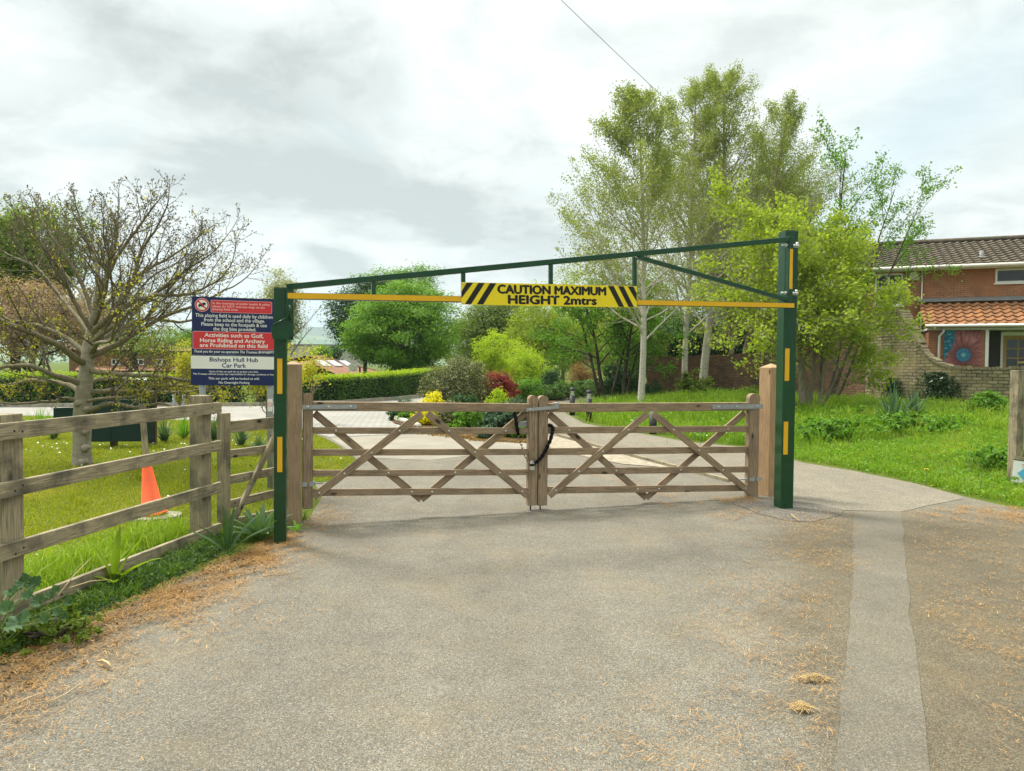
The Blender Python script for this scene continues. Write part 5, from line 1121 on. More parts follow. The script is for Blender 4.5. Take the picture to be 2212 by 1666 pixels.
    limb([(203, 700, 0), (180, 640, .8), (140, 590, 1.3), (110, 520, 1.6)], .035, .009, kids=9)
    limb([(207, 660, 0), (250, 560, -.2), (300, 490, -.3), (325, 455, -.4)], .035, .009, kids=10)
    limb([(206, 680, 0), (290, 600, .5), (360, 560, .8), (420, 520, 1.0)], .036, .009, kids=11)
    limb([(200, 730, 0), (130, 640, .6), (80, 580, .9), (40, 560, 1.1), (0, 540, 1.2)], .036, .009, kids=11)
    limb([(204, 690, 0), (170, 600, .1), (130, 535, .1), (90, 480, .2), (70, 455, .2)], .034, .008, kids=11)
    limb([(198, 740, 0), (290, 670, -.6), (380, 600, -.9), (440, 560, -1.1)], .038, .009, kids=11)
    limb([(195, 760, 0), (215, 740, -1.0), (240, 735, -1.8), (250, 700, -2.2)], .035, .009, kids=9)
    br = branches_mb([x for x in out if x[2] == 0], (7,)); link('twigs', branches_mb([x for x in out if x[2] > 0], (7, 5, 4, 3)), B_FINE, root, None); link('trunk', trunkmb, m_bark('silver_grey_bark', (.26, .225, .175), (.38, .34, .265), 7, 1.6, .6), root, None, True); link('branches', br, B_TWIG, root, None)
    cc = np.concatenate(sites); low = np.clip((3.4-cc[:, 2])/2.2, .06, 1); k = rg.uniform(size=len(cc)) < low*.085
    c2 = np.repeat(cc[k], 3, 0) + rg.normal(0, .022, (k.sum()*3, 3)); n2 = nrm(rg.normal(size=c2.shape)+VR([0, 0, .4])); link('young_leaves', leaf_mesh(rg, c2, n2, .036*rg.uniform(.5, 1.4, len(c2)), .5), L_BUD, root, None)
    tips = np.array([p[-1] for p, r_, l in out if l >= 2]); c3 = tips + rg.normal(0, .004, tips.shape); link('buds', leaf_mesh(rg, np.repeat(c3, 2, 0), nrm(rg.normal(size=(2*len(c3), 3))), .032, .5), m_leaf('bud', (.13, .11, .05), (.22, .19, .07), None, .1), root, None)
bare_tree()

# ================================================================ garden bed
def bed():
    poly = [(-3.42, 20.8), (-3.05, 19.2), (-2.3, 17.7), (-1.8, 16.45), (-.55, 15.0), (.4, 14.75), (.7, 15.9), (.78, 21.5), (1.65, 30), (2.35, 34), (3.4, 36.7), (4, 39), (-2.5, 39), (-2.7, 37), (-3.45, 29)]
    sheet('flower_bed', poly, .02, m_soil('bark_mulch', (.06, .04, .025), (.17, .10, .05)))
bed()
def shrub(label, u, Y, w, h, leaf, seed, n=110, per=45, size=.07, lift=.42, name='shrub', stems=True, shell=.5, amp=.35, group=None, cat='shrub', crad=None):
    rg = np.random.default_rng(seed); b = onbank(GX(u, Y)); r = w/2; root = thing(name, label, cat, b, group=group)
    c = (b.x, b.y, b.z + h*lift); pts, nn, sz = crown(rg, c, (r, r*.9, h*(1-lift)), n, per, crad or min(w, h)*.16, size, shell, amp, 8, .4, 1-lift/(1-lift)*.95 if lift < .5 else 0, b.z + .02)
    link('leaves', leaf_mesh(rg, pts, nn, sz, .6), leaf, root, None)
    mb = MB()
    for i in range(6): a = rg.uniform(0, 6.28); e = (b.x+math.cos(a)*r*.6, b.y+math.sin(a)*r*.6, h*rg.uniform(.5, .8)); e = (e[0], e[1], e[2]+b.z); mb.tube([(b.x, b.y, b.z-.05), ((b.x*.6+e[0]*.4), (b.y*.6+e[1]*.4), b.z+h*.35), e], [.02, .015, .006], 5, False)
    link('stems', mb, B_DARK, root, None); return root
shrub('large dome of cream and green variegated leaves in the garden bed', 985, 25, 1.95, 1.62, L_VAR, 81, 260, 60, .075)
shrub('upright pinkish sprigged shrub joining the variegated dome', 1030, 26, .7, 1.72, L_VAR, 82, 70, 40, .07)
shrub('bright yellow shrub just above the top rail of the left gate leaf', 935, 19.8, .62, .84, L_YEL, 83, 90, 40, .06)
shrub('low yellow shrub seen between the rails of the left gate leaf', 915, 18.6, .62, .42, L_YEL, 84, 70, 40, .055)
shrub('deep red japanese acer with feathery leaves in the bed', 1068, 26.5, 1.05, 1.36, L_RED, 85, 150, 50, .07, .55)
shrub('small red acer at the right end of the bed shrubs', 1106, 29, .5, .95, L_RED, 86, 50, 40, .06, .5)
shrub('dark glossy shrub under the variegated dome', 1000, 21.5, .9, .75, L_DARK, 87, 90, 45, .07)
shrub('dark leaved low shrub at the log edged tip of the bed', 858, 20.2, .6, .36, L_DARK, 88, 60, 40, .05)
shrub('mid green low shrub next to the dark one at the bed tip', 880, 19.6, .5, .34, L_GREEN, 89, 50, 40, .05)
shrub('grey green airy shrub showing just above the left gate rail', 875, 22.5, .8, .55, L_BLUE, 90, 50, 30, .05, shell=.8)
shrub('dark variegated shrub between the yellow shrub and bright hosta leaves', 975, 18.2, .75, .62, L_VAR, 91, 90, 40, .06)
shrub('fresh green mound of leaves below the top rail of the left gate', 1020, 17.2, .85, .52, L_GREEN, 92, 110, 45, .07)
shrub('pale green broad leaved clump beside the gate stiles', 1075, 16.9, .75, .55, L_BLUE, 93, 60, 26, .13, .5)
shrub('dark ivy like ground shrub behind the chain', 1115, 17.5, .6, .62, L_IVY, 94, 70, 40, .08)
shrub('low blue green plant at the front corner of the bed', 1050, 15.4, .45, .25, L_BLUE, 95, 40, 30, .06)
shrub('fresh green low clump at the right front of the bed', 1122, 15.7, .85, .33, L_GREEN, 96, 90, 40, .06)
shrub('small green plant low in the bed seen under the second rail', 960, 16.9, .5, .22, L_GREEN, 97, 40, 30, .05)
shrub('lime green shrub behind the left gate rail near the acer', 1075, 21.8, .75, .72, L_LIME, 98, 70, 36, .06)
shrub('silvery blue low shrub behind the meeting stiles', 1112, 21.5, .7, .62, L_BLUE, 99, 70, 40, .045)
shrub('green shrub filling the back of the bed by the lawn', 1140, 30, 1.3, 1.05, L_GREEN, 100, 120, 40, .08)
shrub('dark glossy rhododendron behind the dark stemmed tree', 1338, 35, 1.9, 1.55, L_DARK, 101, 170, 45, .11)
shrub('dark fern like undergrowth beside the white birch', 1412, 33, 1.2, .8, L_DARK, 102, 90, 40, .09)
shrub('pale leaved rhododendron growing at the foot of the slim birch', 1492, 31.5, 1.55, 1.25, L_OLIVE, 103, 80, 30, .13, .5, shell=.8)
shrub('low dark ground shrub at the foot of the brick wall', 1560, 34, 1.6, .6, L_IVY, 104, 80, 40, .08)
shrub('short green undergrowth near the tan birches', 1625, 31, 1.2, .75, L_OLIVE, 105, 70, 36, .09)
shrub('bushy green nettle clump against the wall near the right edge', 2135, 17.8, .8, .6, L_GREEN, 106, 130, 42, .08, .5)
shrub('low leafy weeds mounded around the strap leaved clumps', 1975, 15.3, 2.4, .40, L_GREEN, 107, 150, 42, .075)
shrub('nettle patch under the maple stems by the barrier post', 1778, 15.0, 1.5, .42, L_GREEN, 108, 150, 40, .07)
shrub('leafy weed clump overlapping the foot of the right edge post', 2185, 11.0, 1.1, .28, L_GREEN, 109, 90, 40, .06)
for i, (u, Y, w, h) in enumerate(((1135, 31.5, 1.5, .62), (1172, 32.5, 1.6, .66), (1208, 33.5, 1.7, .72), (1246, 35.5, 1.8, .80), (1284, 37.5, 1.9, .9))):
    shrub(('low spreading juniper nearest the meeting stiles', 'low spreading juniper second along the path edge', 'low spreading juniper in the middle of the row', 'low spreading juniper behind the shorter bollards', 'low spreading juniper at the far end by the dark tree')[i], u, Y, w*1.25, h, L_JUN, 120+i, 110, 46, .09, .45, 'juniper_bush', group='junipers along the footpath')
def spiky(label, u, Y, n, L, w, mat, seed, ang=(10, 85), z0=.1, name='strap_leaved_plant', cat='plant', droop=.5, trunk=0):
    rg = np.random.default_rng(seed); b = onbank(GX(u, Y)); z0 = z0 + b.z; mb = MB(); root = thing(name, label, cat, b)
    for i in range(n):
        a = rg.uniform(0, 6.28); e = R(rg.uniform(*ang)); l = L*rg.uniform(.6, 1.15); d = Vector((math.cos(a)*math.cos(e), math.sin(a)*math.cos(e), math.sin(e))); s = Vector((-math.sin(a), math.cos(a), 0)); p = Vector((b.x, b.y, z0)) + Vector((rg.uniform(-.06, .06)*L, rg.uniform(-.06, .06)*L, 0)); pts = []
        for k in range(6):
            ww = w*(1-(k/5.2)**2)/2; pts += [p - s*ww, p + s*ww]; d = (d + Vector((0, 0, -droop*.22*(k+1)/3))).normalized(); p = p + d*l/5
        mb.add(pts, [(2*k, 2*k+1, 2*k+3, 2*k+2) for k in range(5)])
    link('leaves', mb, mat, root, None)
    if trunk: t = MB(); t.tube([(b.x, b.y, -.05), (b.x, b.y, z0+.05)], trunk, 8); link('stem', t, B_DARK, root, None)
spiky('purple spiky cordyline behind the red acer', 1095, 29, 90, .36, .03, L_PURP, 131, (-30, 85), .95, 'cordyline', trunk=.04)
spiky('dark fern like spiky plant under the red acer', 1012, 22, 60, .5, .06, L_DARK, 132, (5, 60), .2, 'fern')
spiky('taller strap leaved clump in the rough grass before the wall', 1930, 15.8, 55, .95, .05, L_BLUE, 133, (45, 88), .0)
spiky('second strap leaved clump with upright leaves right of the taller one', 1975, 16.0, 38, .85, .05, L_BLUE, 134, (60, 89), .0)
for i, (u, Y, L_) in enumerate(((355, 14.2, .5), (398, 14.8, .55), (462, 14.6, .5), (330, 18.5, .5), (520, 13.6, .45), (85, 15.5, .6), (560, 12.2, .4), (115, 14.6, .6), (430, 11.6, .38))):
    spiky(('daffodil leaf clump right of the green noticeboard', 'daffodil leaf clump further right of the noticeboard', 'daffodil leaf clump left of the car park sign', 'daffodil leaf clump far back by the hedge', 'daffodil leaf clump under the car park sign', 'daffodil leaf clump left of the bare tree trunk', 'daffodil leaf clump beside the right sign post', 'daffodil leaf clump just behind the bare tree', 'small daffodil leaf clump left of the small gate')[i], u, Y, 130, L_, .016, L_GREEN if i % 2 else L_BLUE, 140+i, (45, 88), 0, 'daffodil_clump', droop=.7)
# birch log edging
for i, (u0, v0, u1, v1, r) in enumerate(((845, 905, 868, 914, .075), (862, 912, 886, 918, .07), (884, 917, 906, 925, .065))):
    p, q = G(u0, v0), G(u1, v1); p.z = q.z = r*.8; mb = MB(); mb.tube([p, p.lerp(q, .5)+Vector((0, 0, .01)), q], [r, r*1.05, r*.95], 12)
    tag(link('birch_log', mb, B_BIRCH, None, None, True), ('birch log with a dark cut end at the tip of the garden bed', 'middle birch log edging the garden bed', 'last birch log edging the bed, next to the yellow shrub')[i], 'log', 'birch logs edging the garden bed')
# ivy on the wall
def ivy(label, ua, ub, va, vb, seed, n=1500):
    rg = np.random.default_rng(seed); C = []; fine = WALLPTS
    us = rg.normal((ua+ub)/2, (ub-ua)*.2, n); vs = rg.uniform(va, vb, n); tt = (vs-va)/(vb-va); us = (ua+ub)/2 + (us-(ua+ub)/2)*(.7+.8*np.sin(np.pi*np.clip(tt*.9+.05, 0, 1))) + (tt-.5)*(ub-ua)*.2
    pts = []
    for u, v in zip(us, vs):
        d = ray(u, v); best = None
        for (a, ha), (b, hb) in zip(fine[:-1], fine[1:]):
            e = b-a; den = d.x*e.y-d.y*e.x
            if abs(den) < 1e-9: continue
            t = ((a.x-EYE.x)*e.y-(a.y-EYE.y)*e.x)/den; s = ((a.x-EYE.x)*d.y-(a.y-EYE.y)*d.x)/den
            if t > 0 and 0 <= s <= 1: best = EYE + d*t*(1-.002) ; nv = Vector((e.y, -e.x, 0)).normalized(); break
        if best and best.z > -.1: q = best + nv*abs(rg.normal(.05, .035)); pts.append((q, nv))
    c = np.array([tuple(p) for p, _ in pts]); nn = nrm(np.array([tuple(m) for _, m in pts]) + VR([0, 0, .3]) + rg.normal(size=c.shape)*.4)
    tag(link('ivy', leaf_mesh(rg, c, nn, .10*rg.uniform(.6, 1.3, len(c)), .8), L_IVY, None, None), label, 'ivy')
ivy('dark ivy patch hanging on the low part of the wall', 1998, 2064, 806, 890, 151, 1500); ivy('small ivy clump at the foot of the wall bend', 1914, 1948, 818, 880, 152, 800)

# ================================================================ bollards
def bollard(label, u, Y, h, group):
    b = GX(u, Y); root = thing('bollard', label, 'bollard', b, group=group); M = Matrix.Translation(b); mb = MB(); r = .085
    mb.lathe([(r, -.1), (r, h-.26)], 18, M); link('shaft', mb, M_BOL, root, None, True); mb = MB(); mb.lathe([(r*.55, h-.26), (r*.9, h-.25), (r*.55, h-.14), (r*.95, h-.10)], 18, M); link('lamp_lens', mb, M_LENS, root, None, True)
    mb = MB(); mb.lathe([(r*1.08, h-.10), (r*1.08, h-.07), (r*.8, h-.02), (r*.3, h)], 18, M); link('cap', mb, M_BOL, root, None, True)
M_BOL = m_plain('black_bollard', (.012, .013, .014), .5, 0, .15); M_LENS = m_plain('clear_lens', (.62, .66, .64), .25, 0, .05)
bollard('black lamp bollard left of the path beyond the gate', 1236, 23.0, .86, 'lamp bollards along the footpath'); bollard('black lamp bollard on the grass edge right of the path', 1272, 20.6, .87, 'lamp bollards along the footpath')
bollard('short black bollard hidden by the right gate top rail', 1411, 16.9, .70, 'lamp bollards along the footpath'); bollard('distant lamp bollard beside the dark stemmed tree', 1288, 36, .95, 'lamp bollards along the footpath')

# ================================================================ far buildings
def roofprism(f, s0, s1, D, ze, zr, hip=0.0, ov=.3):
    mb = MB(); a = f.w(s0-ov, ze, ov); b = f.w(s1+ov, ze, ov); c = f.w(s1+ov, ze, -D-ov); d = f.w(s0-ov, ze, -D-ov); e = f.w(s0-ov+hip, zr, -D/2); g = f.w(s1+ov-hip, zr, -D/2)
    L = s1-s0; mb.add([a, b, g, e], [(0, 1, 2, 3)], [(0, 0), (L, 0), (L-hip, D*.6), (hip, D*.6)]); mb.add([c, d, e, g], [(0, 1, 2, 3)], [(0, 0), (L, 0), (L-hip, D*.6), (hip, D*.6)])
    mb.add([d, a, e], [(0, 1, 2)], [(0, 0), (D, 0), (D/2, D*.6)]); mb.add([b, c, g], [(0, 1, 2)], [(0, 0), (D, 0), (D/2, D*.6)]); mb.add([a, d, c, b], [(0, 1, 2, 3)], [(0, 0), (D, 0), (D, L), (0, L)]); return mb
M_RTILE = m_brick('red_roof_tile', (.31, .165, .105), (.25, .13, .085), (.20, .10, .07), .33, .30, .02, dirt=(.25, .16, .11), dirtk=.3, bump=.5)
def school():
    A, B = GX(640, 60), GX(835, 66); f = Frame((A.x, A.y), (B.x, B.y)); L = f.L; zr = f.sz(721, 769, -5)[1]; ze = f.sz(760, 809)[1]
    root = thing('school_building', 'low school with red tiled hipped roof and skylights beyond the hedge', 'building', f.w(L/2, -3.2)); mw = m_brick('school_brick', (.24, .17, .11), (.19, .135, .09), (.2, .17, .13), .225, .075, .01)
    link('roof', roofprism(f, 0, L, 10, ze, zr, 5.5), M_RTILE, root, None); mb = MB(); wall_uv(mb, f, 0, L, -3.4, ze, -.1); mb.box((0.1, .2, -3.4), (L-.1, 9.9, ze-.05), f.M()) if False else None; link('wall', mb, mw, root, None)
    sl = math.atan2(zr-ze, 5.0+.3)
    for u0, u1 in ((690, 707), (715, 732), (742, 756)):
        s0 = f.sz(u0, 781, -2.5)[0]; s1 = f.sz(u1, 781, -2.5)[0]; M = f.M(s0, ze+2.1*math.tan(sl), -1.8) @ Matrix.Rotation(sl, 4, 'X'); mb = MB(); mb.box((0, 0, 0), (s1-s0, 1.6, .1), M); link('skylight', mb, m_plain('skylight_glass', (.42, .46, .48), .15, 0, .05), root, None)
    # front gable
    A2, B2 = GX(646, 54), GX(714, 55); g = Frame((A2.x, A2.y), (B2.x, B2.y)); zp = g.sz(676, 790.5)[1]; zg = g.sz(713, 808)[1]; W = g.L; sp = g.sz(676, 790)[0]
    mb = MB(); mb.add([g.w(0, -3.4), g.w(W, -3.4), g.w(W, zg), g.w(sp, zp), g.w(0, zg+.1)], [(0, 1, 2, 3, 4)], [(0, -3), (W, -3), (W, zg), (sp, zp), (0, zg)]); link('gable_wall', mb, mw, root, None)
    mb = MB(); e = .35; pts = [(-.3, zg-.05), (sp, zp+.12), (W+.5, zg-.12)]
    for (a, b_) in zip(pts[:-1], pts[1:]): mb.add([g.w(*a, e), g.w(*b_, e), g.w(*b_, -5), g.w(*a, -5)], [(0, 1, 2, 3)], [(0, 0), (0, 4), (6, 4), (6, 0)])
    link('gable_roof', mb, M_RTILE, root, None); mb = MB()
    for (a, b_) in zip(pts[:-1], pts[1:]): m_ = axes(g.w(*a, e+.02), g.w(*b_, e+.02), (0, 0, 1)); mb.box((0, -.03, -.2), ((g.w(*b_)-g.w(*a)).length, .03, .02), m_)
    link('barge_board', mb, m_plain('dark_barge_board', (.04, .03, .025), .8), root, None)
school()
def hoop():
    b = P(763, 795, 46); f = Frame((b.x, b.y), (b.x+1, b.y+.1)); root = thing('basketball_hoop', 'white basketball backboard on a dark post in front of the red roof', 'hoop', (b.x, b.y, 0)); a, c = f.sz(753, 802), f.sz(772, 787)
    mb = MB(); mb.box((a[0], -.02, a[1]), (c[0], .03, c[1])); bd = link('backboard', mb, M_WHITE, root, f.M()); sc = (a[0]+c[0])/2
    mb = MB()
    for p in (((sc-.14, a[1]+.06), (sc+.14, a[1]+.08)), ((sc-.14, a[1]+.26), (sc+.14, a[1]+.28)), ((sc-.14, a[1]+.08), (sc-.12, a[1]+.26)), ((sc+.12, a[1]+.08), (sc+.14, a[1]+.26))): mb.box((p[0][0], -.026, p[0][1]), (p[1][0], -.021, p[1][1]))
    link('target_square', mb, M_GREYPAINT, bd, f.M()); mb = MB(); n = 18; mb.tube([f.w(sc+.2*math.cos(2*math.pi*i/n), a[1]+.03, .24+.2*math.sin(2*math.pi*i/n)) for i in range(n+1)], .012, 6, False); link('rim', mb, M_GREYPAINT, root, None)
    mb = MB(); mb.tube([f.w(c[0]+.1, -4, -.5), f.w(c[0]+.1, a[1]+.25, -.5), f.w(sc, a[1]+.25, -.04)], .06, 8); link('post', mb, M_BLACK, root, None)
hoop()
def left_school():
    A, B = GX(150, 46), GX(418, 49); f = Frame((A.x, A.y), (B.x, B.y)); L = f.L; ze = f.sz(300, 757)[1]; zr = f.sz(300, 735, -3)[1]; root = thing('school_building', 'brown brick school block with white windows behind the bare tree', 'building', f.w(L/2, 0)); mw = m_brick('brown_brick', (.30, .17, .09), (.24, .13, .07), (.24, .18, .12), .225, .075, .01)
    holes = []
    for u0, u1 in ((240, 260), (287, 311), (337, 363)): holes.append((f.sz(u0, 780)[0], f.sz(u1, 780)[0], f.sz(u0, 789)[1], f.sz(u0, 775)[1]))
    mb = MB(); wall_uv(mb, f, 0, L, -.4, ze, 0, holes); link('wall', mb, mw, root, None); link('roof', roofprism(f, 0, L, 8, ze, zr), m_tile('brown_roof', (.16, .11, .075), (.12, .085, .06), (.15, .13, .08)), root, None)
    for a, b, c, d in holes:
        mb = MB(); t = .07
        for s in (a, (a+b)/2-t/2, b-t): mb.box((s, .03, c), (s+t, .08, d))
        mb.box((a+t, .031, c), (b-t, .079, c+t)); mb.box((a+t, .031, d-t), (b-t, .079, d)); w_ = link('window', mb, M_UPVC, root, f.M()); g = MB(); g.box((a, .05, c), (b, .06, d)); link('pane', g, M_GLASS, w_, f.M())
    zc = f.sz(300, 800)[1]; zt = f.sz(300, 791)[1]; mb = MB(); mb.add([f.w(.5, zc, 1.8), f.w(L-.5, zc, 1.8), f.w(L-.5, zt, 0.02), f.w(.5, zt, .02)], [(0, 1, 2, 3)], [(0, 0), (L, 0), (L, 2), (0, 2)]); link('canopy_roof', mb, M_RTILE, root, None)
    p, q = GX(212, 30), GX(333, 31); g = Frame((p.x, p.y), (q.x, q.y)); z0, z1 = g.sz(270, 833)[1], g.sz(270, 806)[1]; sh = thing('shelter', 'low shelter with a sloping white roof behind the bare tree', 'shelter', g.w(g.L/2, 0))
    mb = MB(); d = 1.6; v = [g.w(0, z0, 0), g.w(g.L, z0, 0), g.w(g.L-.3, z1, -d), g.w(.9, z1, -d)]; v += [x - Vector((0, 0, .07)) for x in v]; mb.add(v, [(0, 1, 2, 3), (7, 6, 5, 4), (0, 4, 5, 1), (1, 5, 6, 2), (2, 6, 7, 3), (3, 7, 4, 0)]); link('roof', mb, M_WHITE, sh, None)
    for s, o in ((.15, -.1), (g.L-.15, -.1), (1.1, -1.5), (g.L-.5, -1.5)): beam('post', g.w(s, -.1, o), g.w(s, (z0 if o > -1 else z1)-.08, o), .09, .09, B_DARK, sh, g.d)
    for u in (376, 397): b = GX(u, 23.5); mb = MB(); mb.tube([b - Vector((0, 0, .1)), b + Vector((0, 0, .52 if u < 380 else .5))], .05, 10); tag(link('steel_post', mb, M_GREYPAINT, None, None, True), 'short grey steel post before the hedge, ' + ('left one of the pair' if u < 380 else 'right one of the pair'), 'post', 'steel posts by the hedge')
left_school()
def far_things():
    A, B = P(655, 750, 260), P(735, 750, 262); f = Frame((A.x, A.y), (B.x, B.y)); zt, zb = f.sz(690, 747)[1], f.sz(690, 753)[1]; mb = MB(); mb.box((-6, 0, -8), (f.L+6, 20, zt)); root = thing('distant_building', 'long flat pale building far off below the hills', 'building', f.w(f.L/2, 0)); link('wall', mb, m_plain('pale_concrete', (.42, .38, .34), .9), root, f.M())
    mb = MB(); mb.box((-6.2, -.3, zt), (f.L+6.2, 20.3, zt+.5)); link('roof', mb, m_plain('grey_roof', (.2, .19, .19), .9), root, f.M())
    p = P(677, 777, 120); root = thing('white_house', 'tiny white gabled house between distant trees above the red roof', 'house', (p.x, p.y, -4)); f = Frame((p.x-.5, p.y), (p.x+.5, p.y)); zt, ze = f.sz(677, 764)[1], f.sz(677, 771)[1]
    mb = MB(); mb.prism([(-.9, -4), (1.9, -4), (1.9, ze), (.5, zt), (-.9, ze)], 0, 6); link('wall', mb, M_WHITE, root, f.M()); mb = MB()
    for a, b in (((-1.05, ze-.12), (.5, zt+.08)), ((.5, zt+.08), (2.05, ze-.12))): mb.add([f.w(*a, .15), f.w(*b, .15), f.w(*b, -6.2), f.w(*a, -6.2)], [(0, 1, 2, 3)])
    link('roof', mb, m_plain('slate', (.14, .13, .13), .8), root, None)
    p = P(1165, 802, 58); mb = MB(); mb.prism([(-.85, -.6), (.85, -.6), (.6, .25), (0, .42), (-.6, .2)], 0, 1.2); tag(link('green_tarpaulin', mb, m_plain('teal_sheet', (.02, .42, .25), .6), None, Matrix.Translation(Vector((p.x, p.y, p.z)))), 'small bright teal tarpaulin in the park beyond the junipers', 'tarpaulin')
    rg = np.random.default_rng(160); C = []
    for i in range(120): x = rg.uniform(-260, 60); y = rg.uniform(380, 520); h = rg.uniform(5, 11); d = nrm(rg.normal(size=(90, 3)))*VR([4, 4, h*.55])*rg.uniform(.5, 1, (90, 1)); C.append(d + VR([x, y, h*.5+1]))
    c = np.concatenate(C); o = link('distant_wood', leaf_mesh(rg, c, nrm(rg.normal(size=c.shape)+VR([0, -.3, .6])), rg.uniform(1.2, 2.6, len(c)), .8), L_OLIVE, None, None); o['kind'] = 'stuff'; o['label'] = 'line of distant trees below the hills'
    xs = np.linspace(-3600, 3600, 120); ys = np.linspace(1900, 4600, 40); X, Y = np.meshgrid(xs, ys); t = np.clip((Y-2000)/1300, 0, 1); t = t*t*(3-2*t); fall = np.clip(1-np.maximum(0, Y-3300)/1500, 0, 1)
    H = (175 + 22*np.sin(X/420+.6) + 12*np.sin(X/170+1) + 7*np.sin(X/75))*np.exp(-((X+700)/1700)**4); Z = H*t*fall - 8 + 4*np.sin(X/130)*np.sin(Y/160)*t
    idx = np.arange(X.size).reshape(X.shape); q = np.stack([idx[:-1, :-1], idx[:-1, 1:], idx[1:, 1:], idx[1:, :-1]], -1).reshape(-1, 4); me = mesh_np(np.stack([X, Y, Z], -1).reshape(-1, 3), q.ravel(), np.full(len(q), 4), None, True)
    m, nt = new_mat('hill_fields'); tn = NT(nt); o_ = tn.obj(); v = tn.n('ShaderNodeTexVoronoi', {'Vector': o_, 'Scale': .0045}); col = tn.ramp(tn.n('ShaderNodeSeparateColor', {0: v.outputs['Color']}).outputs[0], [(0, (.05, .09, .03)), (.4, (.10, .19, .04)), (.7, (.16, .24, .06)), (1, (.20, .24, .10))])
    zz = tn.n('ShaderNodeSeparateXYZ', {0: o_}).outputs[2]; col = tn.mix(tn.ramp(tn.math('ADD', tn.math('DIVIDE', zz, 160.0), tn.math('MULTIPLY', tn.noise(o_, .01, 4), .35)), [(.72, (0,)*3), (.85, (.8,)*3)]), col, (.03, .055, .025)); tn.out(col, .95, 0, None, .1)
    link('hills', me, m, None, Matrix())['kind'] = 'structure'
far_things()
def cable():
    a, b = P(1130, -80, 14), P(1846, 552, 33); n = 24; pts = [a.lerp(b, i/n) - Vector((0, 0, .35*4*(i/n)*(1-i/n))) for i in range(n+1)]; mb = MB(); mb.tube(pts, .006, 5); tag(link('overhead_cable', mb, m_plain('cable_grey', (.12, .12, .12), .6), None, None), 'thin overhead cable crossing the sky above the birches', 'cable')
cable()
# ================================================================ grass, weeds, litter
G_LAWN = m_leaf('lawn_blade', (.20, .25, .012), (.32, .35, .018), (.44, .42, .08), .4, .6, (.42, .37, .06)); G_ROUGH = m_leaf('rough_blade', (.12, .24, .012), (.23, .37, .02), (.38, .46, .07), .42, .6, (.33, .40, .05))
G_VERGE = m_leaf('verge_blade', (.05, .12, .012), (.11, .21, .02), (.25, .32, .06), .38, .6); L_WEED = m_leaf('weed_leaf', (.08, .20, .012), (.17, .33, .018), (.28, .43, .035), .4)
G_LONG = m_leaf('long_blade', (.15, .27, .015), (.27, .40, .03), (.42, .48, .11), .42, .6)
rg = np.random.default_rng(200)
def grass(name, polys, mat, label, seed):
    rg = np.random.default_rng(seed); V = []; Fl = []; C = []; n0 = 0
    for poly, n, h, w, lean, clump in polys:
        xy = scatter(rg, poly, n)
        if clump:
            cc = scatter(rg, poly, max(3, int(n/clump))); xy = np.repeat(cc, clump, 0)[:n]; xy = xy + rg.normal(0, h*.28, xy.shape); hh = h*np.repeat(rg.uniform(.45, 1.3, len(cc)), clump)[:n]
        else: hh = h*(.75 + .5*rg.uniform(size=len(xy)))
        v, f, c = blades(rg, xy, hh, w, lean, z=(bank_z(xy) - .01) if 'rough' in name else -.01); V.append(v); Fl.append(f+n0); C.append(c); n0 += len(v)
    o = link(name, mesh_np(np.concatenate(V), np.concatenate(Fl), np.concatenate(C)), mat, None, None); o['kind'] = 'stuff'; o['label'] = label; return o
LE = LEFT_EDGE
lawn_near = [(-2.95, 3.2), (-2.75, 5.2), (-2.62, 6.6), (-2.35, 7.4), (-2.3, 8.6), (-2.55, 9.4), (-4.5, 9.4), (-7.2, 9.4), (-5, 5)]
lawn_mid = [(-2.6, 9.4), (-2.30, 10.1), (-2.33, 11.1), (-2.62, 12.1), (-3.25, 13.8), (-4.0, 15.5), (-12, 15.5), (-8, 9.4)]
lawn_far = [(-4.0, 15.5), (-5, 17.3), (-8, 19.3), (-12, 20.3), (-19, 20.8), (-14, 15.5)]
grass('lawn_grass', [(lawn_near, 60000, .042, .006, .8, 0), (lawn_mid, 60000, .05, .010, .8, 0), (lawn_far, 30000, .07, .018, .7, 0), (lawn_near, 4000, .10, .007, .6, 20), (lawn_mid, 3000, .11, .012, .6, 25)], G_LAWN, 'mown lawn grass in the field behind the fence', 201)
behind = [(-3.45, 1.4), (-3.17, 3.4), (-2.99, 5.0), (-2.82, 6.3), (-2.75, 6.75), (-3.05, 6.6), (-3.45, 5.3), (-3.75, 3.6), (-3.9, 1.5)]
verge = [(-3.15, 1.0), (-3.02, 3.3), (-2.85, 5.2), (-2.66, 6.5), (-2.35, 6.35), (-2.38, 5.8), (-2.46, 5.2), (-2.56, 4.5), (-2.66, 3.8), (-2.80, 3.1), (-2.95, 2.2), (-3.1, 1.4)]
grass('long_grass', [(behind, 9000, .25, .0075, .8, 26), (behind, 5000, .13, .006, .9, 0)], G_LONG, 'long bright grass growing just behind the timber fence', 202)
grass('verge_grass', [(verge, 6500, .095, .006, 1.1, 24), (verge, 7000, .055, .006, 1.1, 0), ([(-2.66, 6.5), (-2.2, 7.6), (-2.0, 7.5), (-2.12, 6.5), (-2.36, 6.3)], 1200, .12, .006, .9, 18)], G_VERGE, 'dark verge grass along the foot of the timber fence', 203)
grass('grass_tuft', [([(-2.98, 2.75), (-2.72, 2.75), (-2.66, 3.15), (-2.80, 3.25), (-3.0, 3.1)], 1500, .26, .006, 1.1, 60)], G_ROUGH, 'thick grass tuft at the lower left corner of the verge', 204)
